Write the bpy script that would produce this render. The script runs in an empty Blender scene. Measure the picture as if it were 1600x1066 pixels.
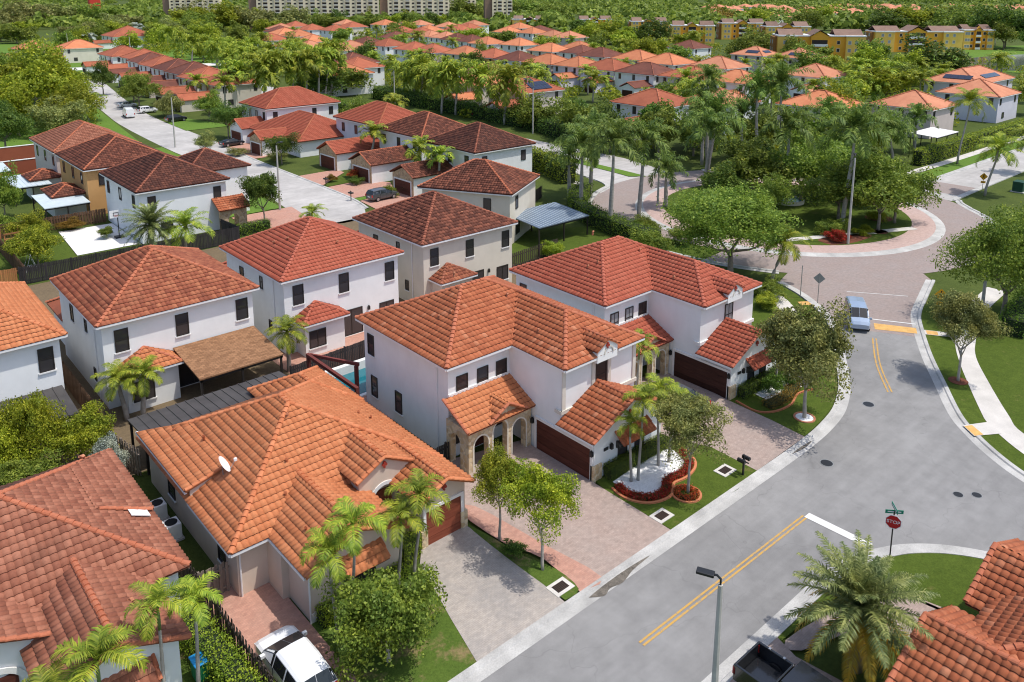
import bpy, math, random
import numpy as np
from mathutils import Matrix, Vector

# ------------------------------------------------------------------ camera, sky, sun, exposure
sc = bpy.context.scene
R = math.radians
CAMH = 29.5
YAW = R(48.75)
PITCH = math.atan(260 / 1280)
camd = bpy.data.cameras.new('camera')
cam = bpy.data.objects.new('camera', camd)
sc.collection.objects.link(cam)
cam.location = (0, 0, CAMH)
cam.rotation_euler = (math.pi / 2 - PITCH, 0, YAW - math.pi / 2)
camd.sensor_width = 36
camd.lens = 1280 / 1600 * 36
camd.shift_y = -288 / 1600
camd.clip_start = 0.5
camd.clip_end = 9000
sc.camera = cam

SUN_DIR = Vector((0.6, -0.8, 0)).normalized()      # horizontal direction towards the sun
SUN_EL = R(68)
world = bpy.data.worlds.new('World')
sc.world = world
world.use_nodes = True
wn = world.node_tree.nodes
sky = wn.new('ShaderNodeTexSky')
sky.sky_type = 'NISHITA'
sky.sun_disc = False
sky.sun_elevation = SUN_EL
sky.sun_rotation = math.atan2(SUN_DIR.x, SUN_DIR.y)
sky.air_density = 1.0
sky.dust_density = 2.0
sky.ozone_density = 1.0
wn['Background'].inputs['Strength'].default_value = 0.15
world.node_tree.links.new(sky.outputs[0], wn['Background'].inputs['Color'])
sund = bpy.data.lights.new('sun', 'SUN')
sund.energy = 2.8
sund.angle = R(0.6)
sund.color = (1.0, 0.955, 0.88)
sun = bpy.data.objects.new('sun', sund)
sc.collection.objects.link(sun)
sun.location = (0, 0, 200)
_d = Vector((SUN_DIR.x * math.cos(SUN_EL), SUN_DIR.y * math.cos(SUN_EL), math.sin(SUN_EL)))
sun.rotation_euler = _d.to_track_quat('Z', 'Y').to_euler()
vs = sc.view_settings
vs.view_transform = 'Standard'
vs.look = 'None'
vs.gamma = 1.0
vs.use_curve_mapping = False
vs.exposure = 0.34
sc.cycles.use_denoising = True
sc.cycles.pixel_filter_type = 'BLACKMAN_HARRIS'
sc.cycles.filter_width = 1.1
sc.cycles.max_bounces = 6
sc.cycles.diffuse_bounces = 3
sc.cycles.glossy_bounces = 2
sc.cycles.transmission_bounces = 3
sc.cycles.transparent_max_bounces = 4

# ------------------------------------------------------------------ helpers
COL = sc.collection
OFF = {}                                             # object name -> world offset its children's coordinates are measured from
rng = random.Random(7)
ORD = ['first', 'second', 'third', 'fourth', 'fifth', 'sixth', 'seventh', 'eighth', 'ninth', 'tenth', 'eleventh', 'twelfth',
       'thirteenth', 'fourteenth', 'fifteenth', 'sixteenth', 'seventeenth', 'eighteenth', 'nineteenth', 'twentieth',
       'twenty-first', 'twenty-second', 'twenty-third', 'twenty-fourth', 'twenty-fifth', 'twenty-sixth', 'twenty-seventh',
       'twenty-eighth', 'twenty-ninth', 'thirtieth']
_fw = Vector((math.cos(YAW) * math.cos(PITCH), math.sin(YAW) * math.cos(PITCH), -math.sin(PITCH)))
_rt = Vector((math.sin(YAW), -math.cos(YAW), 0))


def depth_of(p):
    return (Vector(p) - Vector((0, 0, CAMH))).dot(_fw)


def side_of(p):                                      # > 0 to the right of the view axis, as a tangent
    v = Vector(p) - Vector((0, 0, CAMH))
    return v.dot(_rt) / max(0.1, v.dot(_fw))


def tag(o, label=None, cat=None, group=None, kind=None):
    if label: o['label'] = label
    if cat: o['category'] = cat
    if group: o['group'] = group
    if kind: o['kind'] = kind
    return o


def thing(name, label, cat, loc=(0, 0, 0), rz=0.0, group=None, local=False):
    o = bpy.data.objects.new(name, None)
    COL.objects.link(o)
    o.empty_display_size = 0.3
    o.location = loc
    o.rotation_euler = (0, 0, rz)
    tag(o, label, cat, group)
    OFF[o.name] = Vector((0, 0, 0)) if (rz or local) else Vector(loc)
    return o


def link(name, me, parent=None, loc=None, rz=None, mx=None):
    o = bpy.data.objects.new(name, me)
    COL.objects.link(o)
    if parent:
        o.parent = parent
        OFF[o.name] = OFF.get(parent.name, Vector((0, 0, 0)))
    if mx is not None:
        o.matrix_local = mx
    else:
        if loc is not None: o.location = loc
        if rz is not None: o.rotation_euler = (0, 0, rz)
    return o


def np_mesh(name, v, f, mat=None, smooth=False):
    """v (N,3), f (M,k) with a constant k"""
    v = np.asarray(v, dtype=np.float32)
    f = np.asarray(f, dtype=np.int32)
    me = bpy.data.meshes.new(name)
    n, k = f.shape
    me.vertices.add(len(v))
    me.vertices.foreach_set('co', v.ravel())
    me.loops.add(n * k)
    me.loops.foreach_set('vertex_index', f.ravel())
    me.polygons.add(n)
    me.polygons.foreach_set('loop_start', np.arange(n, dtype=np.int32) * k)
    me.polygons.foreach_set('loop_total', np.full(n, k, dtype=np.int32))
    if smooth:
        me.polygons.foreach_set('use_smooth', np.ones(n, dtype=bool))
    if mat: me.materials.append(mat)
    me.update(calc_edges=True)
    return me


class MB:
    """collects faces; build() links them as one mesh object"""
    def __init__(s):
        s.v = []; s.f = []; s.m = []; s.cur = 0

    def poly(s, pts):
        n = len(s.v); s.v += [tuple(p) for p in pts]
        s.f.append(tuple(range(n, n + len(pts)))); s.m.append(s.cur)
        return s

    def box(s, x0, x1, y0, y1, z0, z1):
        n = len(s.v)
        s.v += [(x0, y0, z0), (x1, y0, z0), (x1, y1, z0), (x0, y1, z0), (x0, y0, z1), (x1, y0, z1), (x1, y1, z1), (x0, y1, z1)]
        for q in ((3, 2, 1, 0), (4, 5, 6, 7), (0, 1, 5, 4), (1, 2, 6, 5), (2, 3, 7, 6), (3, 0, 4, 7)):
            s.f.append(tuple(n + i for i in q)); s.m.append(s.cur)
        return s

    def prism(s, pts, z0, z1, cap=True, bottom=True):
        n = len(s.v); k = len(pts)
        s.v += [(p[0], p[1], z0) for p in pts] + [(p[0], p[1], z1) for p in pts]
        for i in range(k):
            j = (i + 1) % k
            s.f.append((n + i, n + j, n + k + j, n + k + i)); s.m.append(s.cur)
        if cap: s.f.append(tuple(n + k + i for i in range(k))); s.m.append(s.cur)
        if bottom: s.f.append(tuple(n + k - 1 - i for i in range(k))); s.m.append(s.cur)
        return s

    def extrude(s, pts, d):
        """closed prism from a 3D polygon moved by vector d"""
        n = len(s.v); k = len(pts); d = Vector(d)
        s.v += [tuple(p) for p in pts] + [tuple(Vector(p) + d) for p in pts]
        for i in range(k):
            j = (i + 1) % k
            s.f.append((n + j, n + i, n + k + i, n + k + j)); s.m.append(s.cur)
        s.f.append(tuple(n + i for i in range(k))); s.m.append(s.cur)
        s.f.append(tuple(n + k + k - 1 - i for i in range(k))); s.m.append(s.cur)
        return s

    def tube(s, path, rad, n=8, cap=True):
        path = [Vector(p) for p in path]
        if not hasattr(rad, '__len__'): rad = [rad] * len(path)
        base = len(s.v)
        for i, p in enumerate(path):
            a = path[max(0, i - 1)]; b = path[min(len(path) - 1, i + 1)]
            t = (b - a).normalized()
            ref = Vector((0, 0, 1)) if abs(t.z) < 0.95 else Vector((1, 0, 0))
            u = t.cross(ref).normalized(); w = u.cross(t)
            for j in range(n):
                an = 2 * math.pi * j / n
                s.v.append(tuple(p + (u * math.cos(an) + w * math.sin(an)) * rad[i]))
        for i in range(len(path) - 1):
            for j in range(n):
                k = (j + 1) % n
                s.f.append((base + i * n + j, base + (i + 1) * n + j, base + (i + 1) * n + k, base + i * n + k)); s.m.append(s.cur)
        if cap:
            s.f.append(tuple(base + j for j in range(n))); s.m.append(s.cur)
            e = base + (len(path) - 1) * n
            s.f.append(tuple(e + n - 1 - j for j in range(n))); s.m.append(s.cur)
        return s

    def mesh(s, name, mats, off=(0, 0, 0), smooth=False):
        me = bpy.data.meshes.new(name)
        ox, oy, oz = off
        me.from_pydata([(x - ox, y - oy, z - oz) for x, y, z in s.v], [], s.f)
        for m in (mats if isinstance(mats, (list, tuple)) else [mats]): me.materials.append(m)
        if any(s.m): me.polygons.foreach_set('material_index', s.m)
        if smooth: me.polygons.foreach_set('use_smooth', [True] * len(me.polygons))
        me.update()
        return me

    def build(s, name, mats, parent=None, smooth=False, loc=None):
        off = OFF.get(parent.name, Vector((0, 0, 0))) if parent else (loc or (0, 0, 0))
        o = link(name, s.mesh(name, mats, off, smooth), parent)
        if not parent and loc: o.location = loc
        return o


def bevel(o, w=0.02, seg=2):
    m = o.modifiers.new('edge', 'BEVEL'); m.width = w; m.segments = seg; m.limit_method = 'ANGLE'; m.angle_limit = R(40)
    return o

# ------------------------------------------------------------------ materials
def nodes_of(m):
    m.use_nodes = True
    return m.node_tree.nodes, m.node_tree.links, m.node_tree.nodes['Principled BSDF']


def new(nt, kind, **kw):
    n = nt.new(kind)
    for k, v in kw.items():
        if hasattr(n, k): setattr(n, k, v)
        else: n.inputs[k].default_value = v
    return n


def mixc(nt, lk, fac, a, b, mode='MIX'):
    n = nt.new('ShaderNodeMix'); n.data_type = 'RGBA'; n.blend_type = mode
    for sock, val in ((0, fac), (6, a), (7, b)):
        if hasattr(val, 'node') or hasattr(val, 'is_linked'): lk.new(val, n.inputs[sock])
        elif sock == 0: n.inputs[0].default_value = val
        else: n.inputs[sock].default_value = (*val, 1) if len(val) == 3 else val
    return n.outputs[2]


def ramp(nt, lk, fac, stops):
    n = nt.new('ShaderNodeValToRGB')
    while len(n.color_ramp.elements) < len(stops): n.color_ramp.elements.new(0.5)
    for e, (p, c) in zip(n.color_ramp.elements, stops):
        e.position = p; e.color = (*c, 1) if len(c) == 3 else c
    lk.new(fac, n.inputs[0])
    return n.outputs[0]


def mapr(nt, lk, val, a, b, c, d):
    n = nt.new('ShaderNodeMapRange')
    for i, x in enumerate((a, b, c, d)): n.inputs[1 + i].default_value = x
    lk.new(val, n.inputs[0])
    return n.outputs[0]


def rnd(nt, lk):
    g = nt.new('ShaderNodeNewGeometry'); o = nt.new('ShaderNodeObjectInfo')
    a = nt.new('ShaderNodeMath'); a.operation = 'ADD'
    lk.new(g.outputs['Random Per Island'], a.inputs[0]); lk.new(o.outputs['Random'], a.inputs[1])
    f = nt.new('ShaderNodeMath'); f.operation = 'FRACT'; lk.new(a.outputs[0], f.inputs[0])
    return f.outputs[0], g, o


def pos(nt):
    return nt.new('ShaderNodeNewGeometry').outputs['Position']


def noise(nt, lk, vec, scale, detail=4, rough=0.55):
    n = nt.new('ShaderNodeTexNoise'); n.inputs['Scale'].default_value = scale
    n.inputs['Detail'].default_value = detail; n.inputs['Roughness'].default_value = rough
    if vec is not None: lk.new(vec, n.inputs['Vector'])
    return n.outputs['Fac']


def bump(nt, lk, h, strength, dist=0.02):
    b = nt.new('ShaderNodeBump'); b.inputs['Strength'].default_value = strength; b.inputs['Distance'].default_value = dist
    lk.new(h, b.inputs['Height'])
    return b.outputs[0]


def plain(name, c, rough=0.7, var=0.12, scale=1.5, metal=0.0, bmp=0.0, bscale=40, spec=0.3, fine=0.0):
    m = bpy.data.materials.new(name); nt, lk, p = nodes_of(m)
    v = pos(nt)
    f = noise(nt, lk, v, scale)
    f = mapr(nt, lk, f, 0.3, 0.7, 1 - var, 1 + var)
    if fine:
        f2 = mapr(nt, lk, noise(nt, lk, v, 14, 3), 0.3, 0.7, 1 - fine, 1 + fine)
        mm = nt.new('ShaderNodeMath'); mm.operation = 'MULTIPLY'; lk.new(f, mm.inputs[0]); lk.new(f2, mm.inputs[1]); f = mm.outputs[0]
    c3 = nt.new('ShaderNodeVectorMath'); c3.operation = 'SCALE'; c3.inputs[0].default_value = c; lk.new(f, c3.inputs['Scale'])
    lk.new(c3.outputs[0], p.inputs['Base Color'])
    p.inputs['Roughness'].default_value = rough; p.inputs['Metallic'].default_value = metal
    p.inputs['Specular IOR Level'].default_value = spec
    if bmp: lk.new(bump(nt, lk, noise(nt, lk, v, bscale), bmp), p.inputs['Normal'])
    return m


def tile_mat(name, stops, stain=0.35, moss=(0.03, 0.028, 0.022)):
    """clay tiles: every tile its own tone, darker lichen patches"""
    m = bpy.data.materials.new(name); nt, lk, p = nodes_of(m)
    r, g, o = rnd(nt, lk)
    c = ramp(nt, lk, r, stops)
    v = g.outputs['Position']
    f = mapr(nt, lk, noise(nt, lk, v, 0.45, 5, 0.65), 0.52, 0.8, 0, stain)
    c = mixc(nt, lk, f, c, moss)
    f2 = mapr(nt, lk, noise(nt, lk, v, 9, 3), 0.3, 0.75, 0.86, 1.1)
    s = nt.new('ShaderNodeVectorMath'); s.operation = 'SCALE'; lk.new(c, s.inputs[0]); lk.new(f2, s.inputs['Scale'])
    lk.new(s.outputs[0], p.inputs['Base Color'])
    p.inputs['Roughness'].default_value = 0.78; p.inputs['Specular IOR Level'].default_value = 0.25
    return m


def far_tile(name, c, c2):
    """roof seen from far: tone per house, blotches and faint course lines"""
    m = bpy.data.materials.new(name); nt, lk, p = nodes_of(m)
    g = nt.new('ShaderNodeNewGeometry'); o = nt.new('ShaderNodeObjectInfo')
    v = g.outputs['Position']
    f = mapr(nt, lk, noise(nt, lk, v, 0.35, 6, 0.7), 0.35, 0.7, 0, 1)
    col = mixc(nt, lk, f, c, c2)
    hs = nt.new('ShaderNodeHueSaturation')
    lk.new(mapr(nt, lk, o.outputs['Random'], 0, 1, 0.85, 1.12), hs.inputs['Value']); lk.new(col, hs.inputs['Color'])
    w = nt.new('ShaderNodeTexWave'); w.wave_type = 'BANDS'; w.bands_direction = 'Z'; w.inputs['Scale'].default_value = 2.4
    w.inputs['Distortion'].default_value = 0.6
    lk.new(v, w.inputs['Vector'])
    vor = noise(nt, lk, v, 6, 3)
    a = nt.new('ShaderNodeMath'); a.operation = 'ADD'; lk.new(w.outputs['Fac'], a.inputs[0]); lk.new(vor, a.inputs[1])
    lk.new(hs.outputs[0], p.inputs['Base Color'])
    lk.new(bump(nt, lk, a.outputs[0], 0.5, 0.06), p.inputs['Normal'])
    p.inputs['Roughness'].default_value = 0.85; p.inputs['Specular IOR Level'].default_value = 0.2
    return m


def stucco(name, c, grime=0.14):
    m = bpy.data.materials.new(name); nt, lk, p = nodes_of(m)
    v = pos(nt)
    mp = nt.new('ShaderNodeMapping'); mp.inputs['Scale'].default_value = (0.9, 0.9, 0.3); lk.new(v, mp.inputs[0])
    f = mapr(nt, lk, noise(nt, lk, mp.outputs[0], 1.6, 6, 0.65), 0.5, 0.8, 0, grime)
    col = mixc(nt, lk, f, c, tuple(x * k for x, k in zip(c, (0.62, 0.6, 0.56))))
    f2 = mapr(nt, lk, noise(nt, lk, v, 0.6, 3), 0.3, 0.7, 0.95, 1.04)
    s = nt.new('ShaderNodeVectorMath'); s.operation = 'SCALE'; lk.new(col, s.inputs[0]); lk.new(f2, s.inputs['Scale'])
    lk.new(s.outputs[0], p.inputs['Base Color'])
    lk.new(bump(nt, lk, noise(nt, lk, v, 35, 3), 0.25, 0.01), p.inputs['Normal'])
    p.inputs['Roughness'].default_value = 0.9; p.inputs['Specular IOR Level'].default_value = 0.15
    return m


def leaf_mat(name, a, b, c=None, trans=0.38, rough=0.55):
    m = bpy.data.materials.new(name); nt, lk, p = nodes_of(m)
    g = nt.new('ShaderNodeNewGeometry'); o = nt.new('ShaderNodeObjectInfo')
    stops = [(0.0, a), (0.62, b), (1.0, c or tuple(x * 1.35 for x in b))]
    col = ramp(nt, lk, g.outputs['Random Per Island'], stops)
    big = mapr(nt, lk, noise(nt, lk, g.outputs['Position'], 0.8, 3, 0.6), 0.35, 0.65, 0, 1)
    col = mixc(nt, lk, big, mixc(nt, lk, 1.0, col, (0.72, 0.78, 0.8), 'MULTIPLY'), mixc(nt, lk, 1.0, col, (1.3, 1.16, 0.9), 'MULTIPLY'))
    hs = nt.new('ShaderNodeHueSaturation'); lk.new(col, hs.inputs['Color'])
    lk.new(mapr(nt, lk, o.outputs['Random'], 0, 1, 0.8, 1.2), hs.inputs['Value'])
    lk.new(mapr(nt, lk, o.outputs['Random'], 0, 1, 0.485, 0.515), hs.inputs['Hue'])
    lk.new(hs.outputs[0], p.inputs['Base Color'])
    p.inputs['Roughness'].default_value = rough; p.inputs['Specular IOR Level'].default_value = 0.25
    t = nt.new('ShaderNodeBsdfTranslucent'); lk.new(hs.outputs[0], t.inputs['Color'])
    mx = nt.new('ShaderNodeMixShader'); mx.inputs[0].default_value = trans
    out = nt['Material Output']
    lk.new(p.outputs[0], mx.inputs[1]); lk.new(t.outputs[0], mx.inputs[2]); lk.new(mx.outputs[0], out.inputs[0])
    return m


def ground_mat(name, a, b, c, s1=0.12, s2=1.6, s3=9.0, dry=None):
    m = bpy.data.materials.new(name); nt, lk, p = nodes_of(m)
    v = pos(nt)
    f1 = mapr(nt, lk, noise(nt, lk, v, s1, 4), 0.35, 0.65, 0, 1)
    f2 = mapr(nt, lk, noise(nt, lk, v, s2, 5, 0.65), 0.3, 0.7, 0, 1)
    f3 = mapr(nt, lk, noise(nt, lk, v, s3, 4, 0.7), 0.25, 0.75, 0.7, 1.25)
    col = mixc(nt, lk, f2, mixc(nt, lk, f1, a, b), c)
    if dry:
        fd = mapr(nt, lk, noise(nt, lk, v, 0.5, 6, 0.7), dry[1], dry[1] + 0.12, 0, 0.8)
        col = mixc(nt, lk, fd, col, dry[0])
    s = nt.new('ShaderNodeVectorMath'); s.operation = 'SCALE'; lk.new(col, s.inputs[0]); lk.new(f3, s.inputs['Scale'])
    lk.new(s.outputs[0], p.inputs['Base Color'])
    lk.new(bump(nt, lk, noise(nt, lk, v, 18, 3, 0.7), 0.7, 0.05), p.inputs['Normal'])
    p.inputs['Roughness'].default_value = 0.95; p.inputs['Specular IOR Level'].default_value = 0.1
    return m


def paver_mat(name, c1, c2, mortar, scale=5.0, rot=0.0, patch=(0.25, 0.25, 0.25), amt=0.4):
    m = bpy.data.materials.new(name); nt, lk, p = nodes_of(m)
    v = pos(nt)
    mp = nt.new('ShaderNodeMapping'); mp.inputs['Rotation'].default_value = (0, 0, rot); lk.new(v, mp.inputs[0])
    b = nt.new('ShaderNodeTexBrick')
    b.inputs['Color1'].default_value = (*c1, 1); b.inputs['Color2'].default_value = (*c2, 1); b.inputs['Mortar'].default_value = (*mortar, 1)
    b.inputs['Scale'].default_value = scale; b.inputs['Mortar Size'].default_value = 0.022; b.inputs['Bias'].default_value = 0.0
    b.inputs['Brick Width'].default_value = 1.0; b.inputs['Row Height'].default_value = 0.5
    lk.new(mp.outputs[0], b.inputs['Vector'])
    f = mapr(nt, lk, noise(nt, lk, v, 0.5, 5, 0.65), 0.4, 0.75, 0, amt)
    col = mixc(nt, lk, f, b.outputs['Color'], patch)
    f2 = mapr(nt, lk, noise(nt, lk, v, 3.5, 4), 0.3, 0.7, 0.9, 1.1)
    s = nt.new('ShaderNodeVectorMath'); s.operation = 'SCALE'; lk.new(col, s.inputs[0]); lk.new(f2, s.inputs['Scale'])
    lk.new(s.outputs[0], p.inputs['Base Color'])
    lk.new(bump(nt, lk, b.outputs['Fac'], -0.4, 0.01), p.inputs['Normal'])
    p.inputs['Roughness'].default_value = 0.85; p.inputs['Specular IOR Level'].default_value = 0.2
    return m


def road_mat(name, c, crack=0.25):
    m = bpy.data.materials.new(name); nt, lk, p = nodes_of(m)
    v = pos(nt)
    f1 = mapr(nt, lk, noise(nt, lk, v, 0.12, 5, 0.6), 0.3, 0.7, 0.82, 1.15)
    f2 = mapr(nt, lk, noise(nt, lk, v, 0.9, 6, 0.7), 0.3, 0.7, 0.88, 1.1)
    f3 = mapr(nt, lk, noise(nt, lk, v, 30, 3, 0.7), 0.2, 0.8, 0.85, 1.15)
    a = nt.new('ShaderNodeMath'); a.operation = 'MULTIPLY'; lk.new(f1, a.inputs[0]); lk.new(f2, a.inputs[1])
    a2 = nt.new('ShaderNodeMath'); a2.operation = 'MULTIPLY'; lk.new(a.outputs[0], a2.inputs[0]); lk.new(f3, a2.inputs[1])
    vo = nt.new('ShaderNodeTexVoronoi'); vo.feature = 'DISTANCE_TO_EDGE'; vo.inputs['Scale'].default_value = 0.16
    nz = nt.new('ShaderNodeTexNoise'); nz.inputs['Scale'].default_value = 0.7; lk.new(v, nz.inputs['Vector'])
    ad = nt.new('ShaderNodeVectorMath'); ad.operation = 'MULTIPLY_ADD'; lk.new(nz.outputs['Color'], ad.inputs[0]); ad.inputs[1].default_value = (2.5, 2.5, 0); lk.new(v, ad.inputs[2])
    lk.new(ad.outputs[0], vo.inputs['Vector'])
    cr = mapr(nt, lk, vo.outputs['Distance'], 0.0, 0.006, crack, 0)
    s = nt.new('ShaderNodeVectorMath'); s.operation = 'SCALE'; s.inputs[0].default_value = c; lk.new(a2.outputs[0], s.inputs['Scale'])
    col = mixc(nt, lk, cr, s.outputs[0], tuple(x * 0.45 for x in c))
    st = mapr(nt, lk, noise(nt, lk, v, 0.35, 7, 0.75), 0.66, 0.76, 0, 0.5)
    col = mixc(nt, lk, st, col, tuple(x * 0.5 for x in c))
    mp = nt.new('ShaderNodeMapping'); mp.inputs['Scale'].default_value = (0.06, 1.1, 1); lk.new(v, mp.inputs[0])
    tr = mapr(nt, lk, noise(nt, lk, mp.outputs[0], 1.0, 5, 0.6), 0.42, 0.7, 0, 0.32)
    col = mixc(nt, lk, tr, col, tuple(x * 0.6 for x in c))
    pal = mapr(nt, lk, noise(nt, lk, v, 0.22, 4, 0.6), 0.5, 0.75, 0, 0.35)
    col = mixc(nt, lk, pal, col, tuple(min(1, x * 1.5) for x in c))
    lk.new(col, p.inputs['Base Color'])
    lk.new(bump(nt, lk, noise(nt, lk, v, 60, 3), 0.3, 0.008), p.inputs['Normal'])
    p.inputs['Roughness'].default_value = 0.88; p.inputs['Specular IOR Level'].default_value = 0.2
    return m


def stone_mat(name, c1=(0.62, 0.46, 0.25), c2=(0.36, 0.22, 0.11), scale=4.2):
    m = bpy.data.materials.new(name); nt, lk, p = nodes_of(m)
    v = pos(nt)
    vo = nt.new('ShaderNodeTexVoronoi'); vo.inputs['Scale'].default_value = scale; lk.new(v, vo.inputs['Vector'])
    ve = nt.new('ShaderNodeTexVoronoi'); ve.feature = 'DISTANCE_TO_EDGE'; ve.inputs['Scale'].default_value = scale; lk.new(v, ve.inputs['Vector'])
    sp = nt.new('ShaderNodeSeparateColor'); lk.new(vo.outputs['Color'], sp.inputs[0])
    col = mixc(nt, lk, sp.outputs[0], c1, c2)
    e = mapr(nt, lk, ve.outputs['Distance'], 0.02, 0.07, 0.75, 0)
    col = mixc(nt, lk, e, col, (0.5, 0.42, 0.32))
    lk.new(col, p.inputs['Base Color'])
    lk.new(bump(nt, lk, ve.outputs['Distance'], 0.9, 0.06), p.inputs['Normal'])
    p.inputs['Roughness'].default_value = 0.9
    return m


def wood_mat(name, a, b, scale=(1, 1, 0.12), rough=0.75):
    m = bpy.data.materials.new(name); nt, lk, p = nodes_of(m)
    r, g, o = rnd(nt, lk)
    mp = nt.new('ShaderNodeMapping'); mp.inputs['Scale'].default_value = scale; lk.new(g.outputs['Position'], mp.inputs[0])
    f = mapr(nt, lk, noise(nt, lk, mp.outputs[0], 9, 5, 0.6), 0.3, 0.7, 0, 1)
    col = mixc(nt, lk, f, a, b)
    s = nt.new('ShaderNodeVectorMath'); s.operation = 'SCALE'; lk.new(col, s.inputs[0]); lk.new(mapr(nt, lk, r, 0, 1, 0.75, 1.25), s.inputs['Scale'])
    lk.new(s.outputs[0], p.inputs['Base Color']); p.inputs['Roughness'].default_value = rough; p.inputs['Specular IOR Level'].default_value = 0.2
    return m


def glass_mat(name, c, rough=0.08):
    m = bpy.data.materials.new(name); nt, lk, p = nodes_of(m)
    p.inputs['Base Color'].default_value = (*c, 1); p.inputs['Roughness'].default_value = rough; p.inputs['Specular IOR Level'].default_value = 0.6
    return m


def worn_paint(name, c, under, t=0.5):
    m = bpy.data.materials.new(name); nt, lk, p = nodes_of(m)
    v = pos(nt)
    f = mapr(nt, lk, noise(nt, lk, v, 3.2, 7, 0.75), t, t + 0.1, 0, 0.85)
    lk.new(mixc(nt, lk, f, c, under), p.inputs['Base Color'])
    p.inputs['Roughness'].default_value = 0.85
    return m


M = {}
M['tile_orange'] = tile_mat('orange_clay', [(0, (0.49, 0.165, 0.066)), (0.5, (0.53, 0.188, 0.078)), (1, (0.57, 0.214, 0.092))], 0.16)
M['tile_red'] = tile_mat('red_clay', [(0, (0.37, 0.105, 0.045)), (0.5, (0.43, 0.130, 0.056)), (0.93, (0.46, 0.150, 0.068)), (1, (0.54, 0.21, 0.11))], 0.25)
M['tile_coral'] = tile_mat('coral_clay', [(0, (0.38, 0.090, 0.050)), (0.6, (0.41, 0.104, 0.058)), (1, (0.44, 0.122, 0.070))], 0.12)
M['tile_aged'] = tile_mat('aged_clay', [(0, (0.25, 0.088, 0.052)), (0.5, (0.32, 0.122, 0.072)), (1, (0.39, 0.160, 0.098))], 0.3)
M['tile_mix'] = tile_mat('mixed_clay', [(0, (0.24, 0.068, 0.036)), (0.5, (0.32, 0.098, 0.050)), (1, (0.42, 0.150, 0.075))], 0.35)
M['tile_brown'] = tile_mat('brown_clay', [(0, (0.085, 0.028, 0.018)), (0.5, (0.15, 0.05, 0.03)), (1, (0.25, 0.085, 0.05))], 0.4)
M['tile_dark'] = tile_mat('dark_clay', [(0, (0.06, 0.022, 0.016)), (0.5, (0.10, 0.035, 0.024)), (1, (0.16, 0.058, 0.036))], 0.4)
M['cap_orange'] = tile_mat('orange_cap_clay', [(0, (0.48, 0.15, 0.06)), (1, (0.60, 0.22, 0.10))], 0.1)
M['cap_red'] = tile_mat('red_cap_clay', [(0, (0.41, 0.125, 0.062)), (1, (0.47, 0.160, 0.085))], 0.15)
M['cap_coral'] = tile_mat('coral_cap_clay', [(0, (0.39, 0.105, 0.062)), (1, (0.44, 0.130, 0.080))], 0.12)
M['cap_brown'] = tile_mat('brown_cap_clay', [(0, (0.22, 0.07, 0.042)), (1, (0.34, 0.12, 0.07))], 0.2)
M['far_orange'] = far_tile('far_orange', (0.56, 0.215, 0.105), (0.46, 0.155, 0.072))
M['far_salmon'] = far_tile('far_salmon', (0.54, 0.235, 0.135), (0.44, 0.17, 0.095))
M['far_red'] = far_tile('far_red', (0.40, 0.125, 0.066), (0.29, 0.085, 0.048))
M['far_brown'] = far_tile('far_brown', (0.19, 0.07, 0.048), (0.12, 0.045, 0.033))
M['far_tan'] = far_tile('far_tan', (0.25, 0.16, 0.12), (0.18, 0.115, 0.09))
M['white'] = stucco('white_stucco', (0.83, 0.84, 0.83), 0.13)
M['offwhite'] = stucco('offwhite_stucco', (0.78, 0.77, 0.74))
M['cream'] = stucco('cream_stucco', (0.70, 0.64, 0.54))
M['beige'] = stucco('beige_stucco', (0.66, 0.55, 0.45), 0.15)
M['pinkish'] = stucco('pinkish_stucco', (0.62, 0.53, 0.49))
M['orange_wall'] = stucco('orange_stucco', (0.60, 0.34, 0.14))
M['lavender'] = stucco('lavender_stucco', (0.66, 0.64, 0.70))
M['ochre'] = stucco('ochre_stucco', (0.80, 0.40, 0.05), 0.15)
M['ochre_dark'] = stucco('ochre_brown_stucco', (0.34, 0.17, 0.06), 0.15)
M['ochre_pale'] = stucco('pale_ochre_stucco', (0.86, 0.56, 0.13), 0.15)
M['tower_cream'] = stucco('tower_cream', (0.86, 0.74, 0.52), 0.12)
M['tower_brown'] = stucco('tower_brown', (0.28, 0.19, 0.14), 0.12)
M['trim'] = plain('white_trim', (0.80, 0.79, 0.77), 0.6, 0.05)
M['trim_warm'] = plain('warm_trim', (0.66, 0.62, 0.54), 0.7, 0.06)
M['gutter'] = plain('white_gutter', (0.82, 0.82, 0.82), 0.4, 0.04, spec=0.5)
M['frame'] = plain('bronze_frame', (0.025, 0.021, 0.019), 0.45, 0.1, spec=0.5)
M['glass'] = glass_mat('window_glass', (0.045, 0.042, 0.045))
M['glass_pale'] = glass_mat('curtained_glass', (0.30, 0.32, 0.33))
M['screen'] = plain('brown_screen', (0.035, 0.024, 0.022), 0.5, 0.1)
M['garage'] = wood_mat('garage_wood', (0.085, 0.026, 0.017), (0.13, 0.043, 0.028), (0.12, 0.12, 1))
M['garage_dark'] = wood_mat('dark_garage_wood', (0.042, 0.017, 0.013), (0.065, 0.028, 0.02), (0.12, 0.12, 1))
M['garage_red'] = wood_mat('red_garage_wood', (0.20, 0.05, 0.028), (0.27, 0.078, 0.042), (0.12, 0.12, 1))
M['stone'] = stone_mat('ledge_stone', (0.74, 0.60, 0.39), (0.46, 0.32, 0.17), 3.4)
M['stone_far'] = stone_mat('far_stone', (0.58, 0.42, 0.24), (0.36, 0.23, 0.13), 3.0)
M['arch_trim'] = plain('arch_trim', (0.72, 0.66, 0.55), 0.8, 0.08)
M['black'] = plain('black_metal', (0.014, 0.014, 0.015), 0.45, 0.1, spec=0.5)
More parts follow.
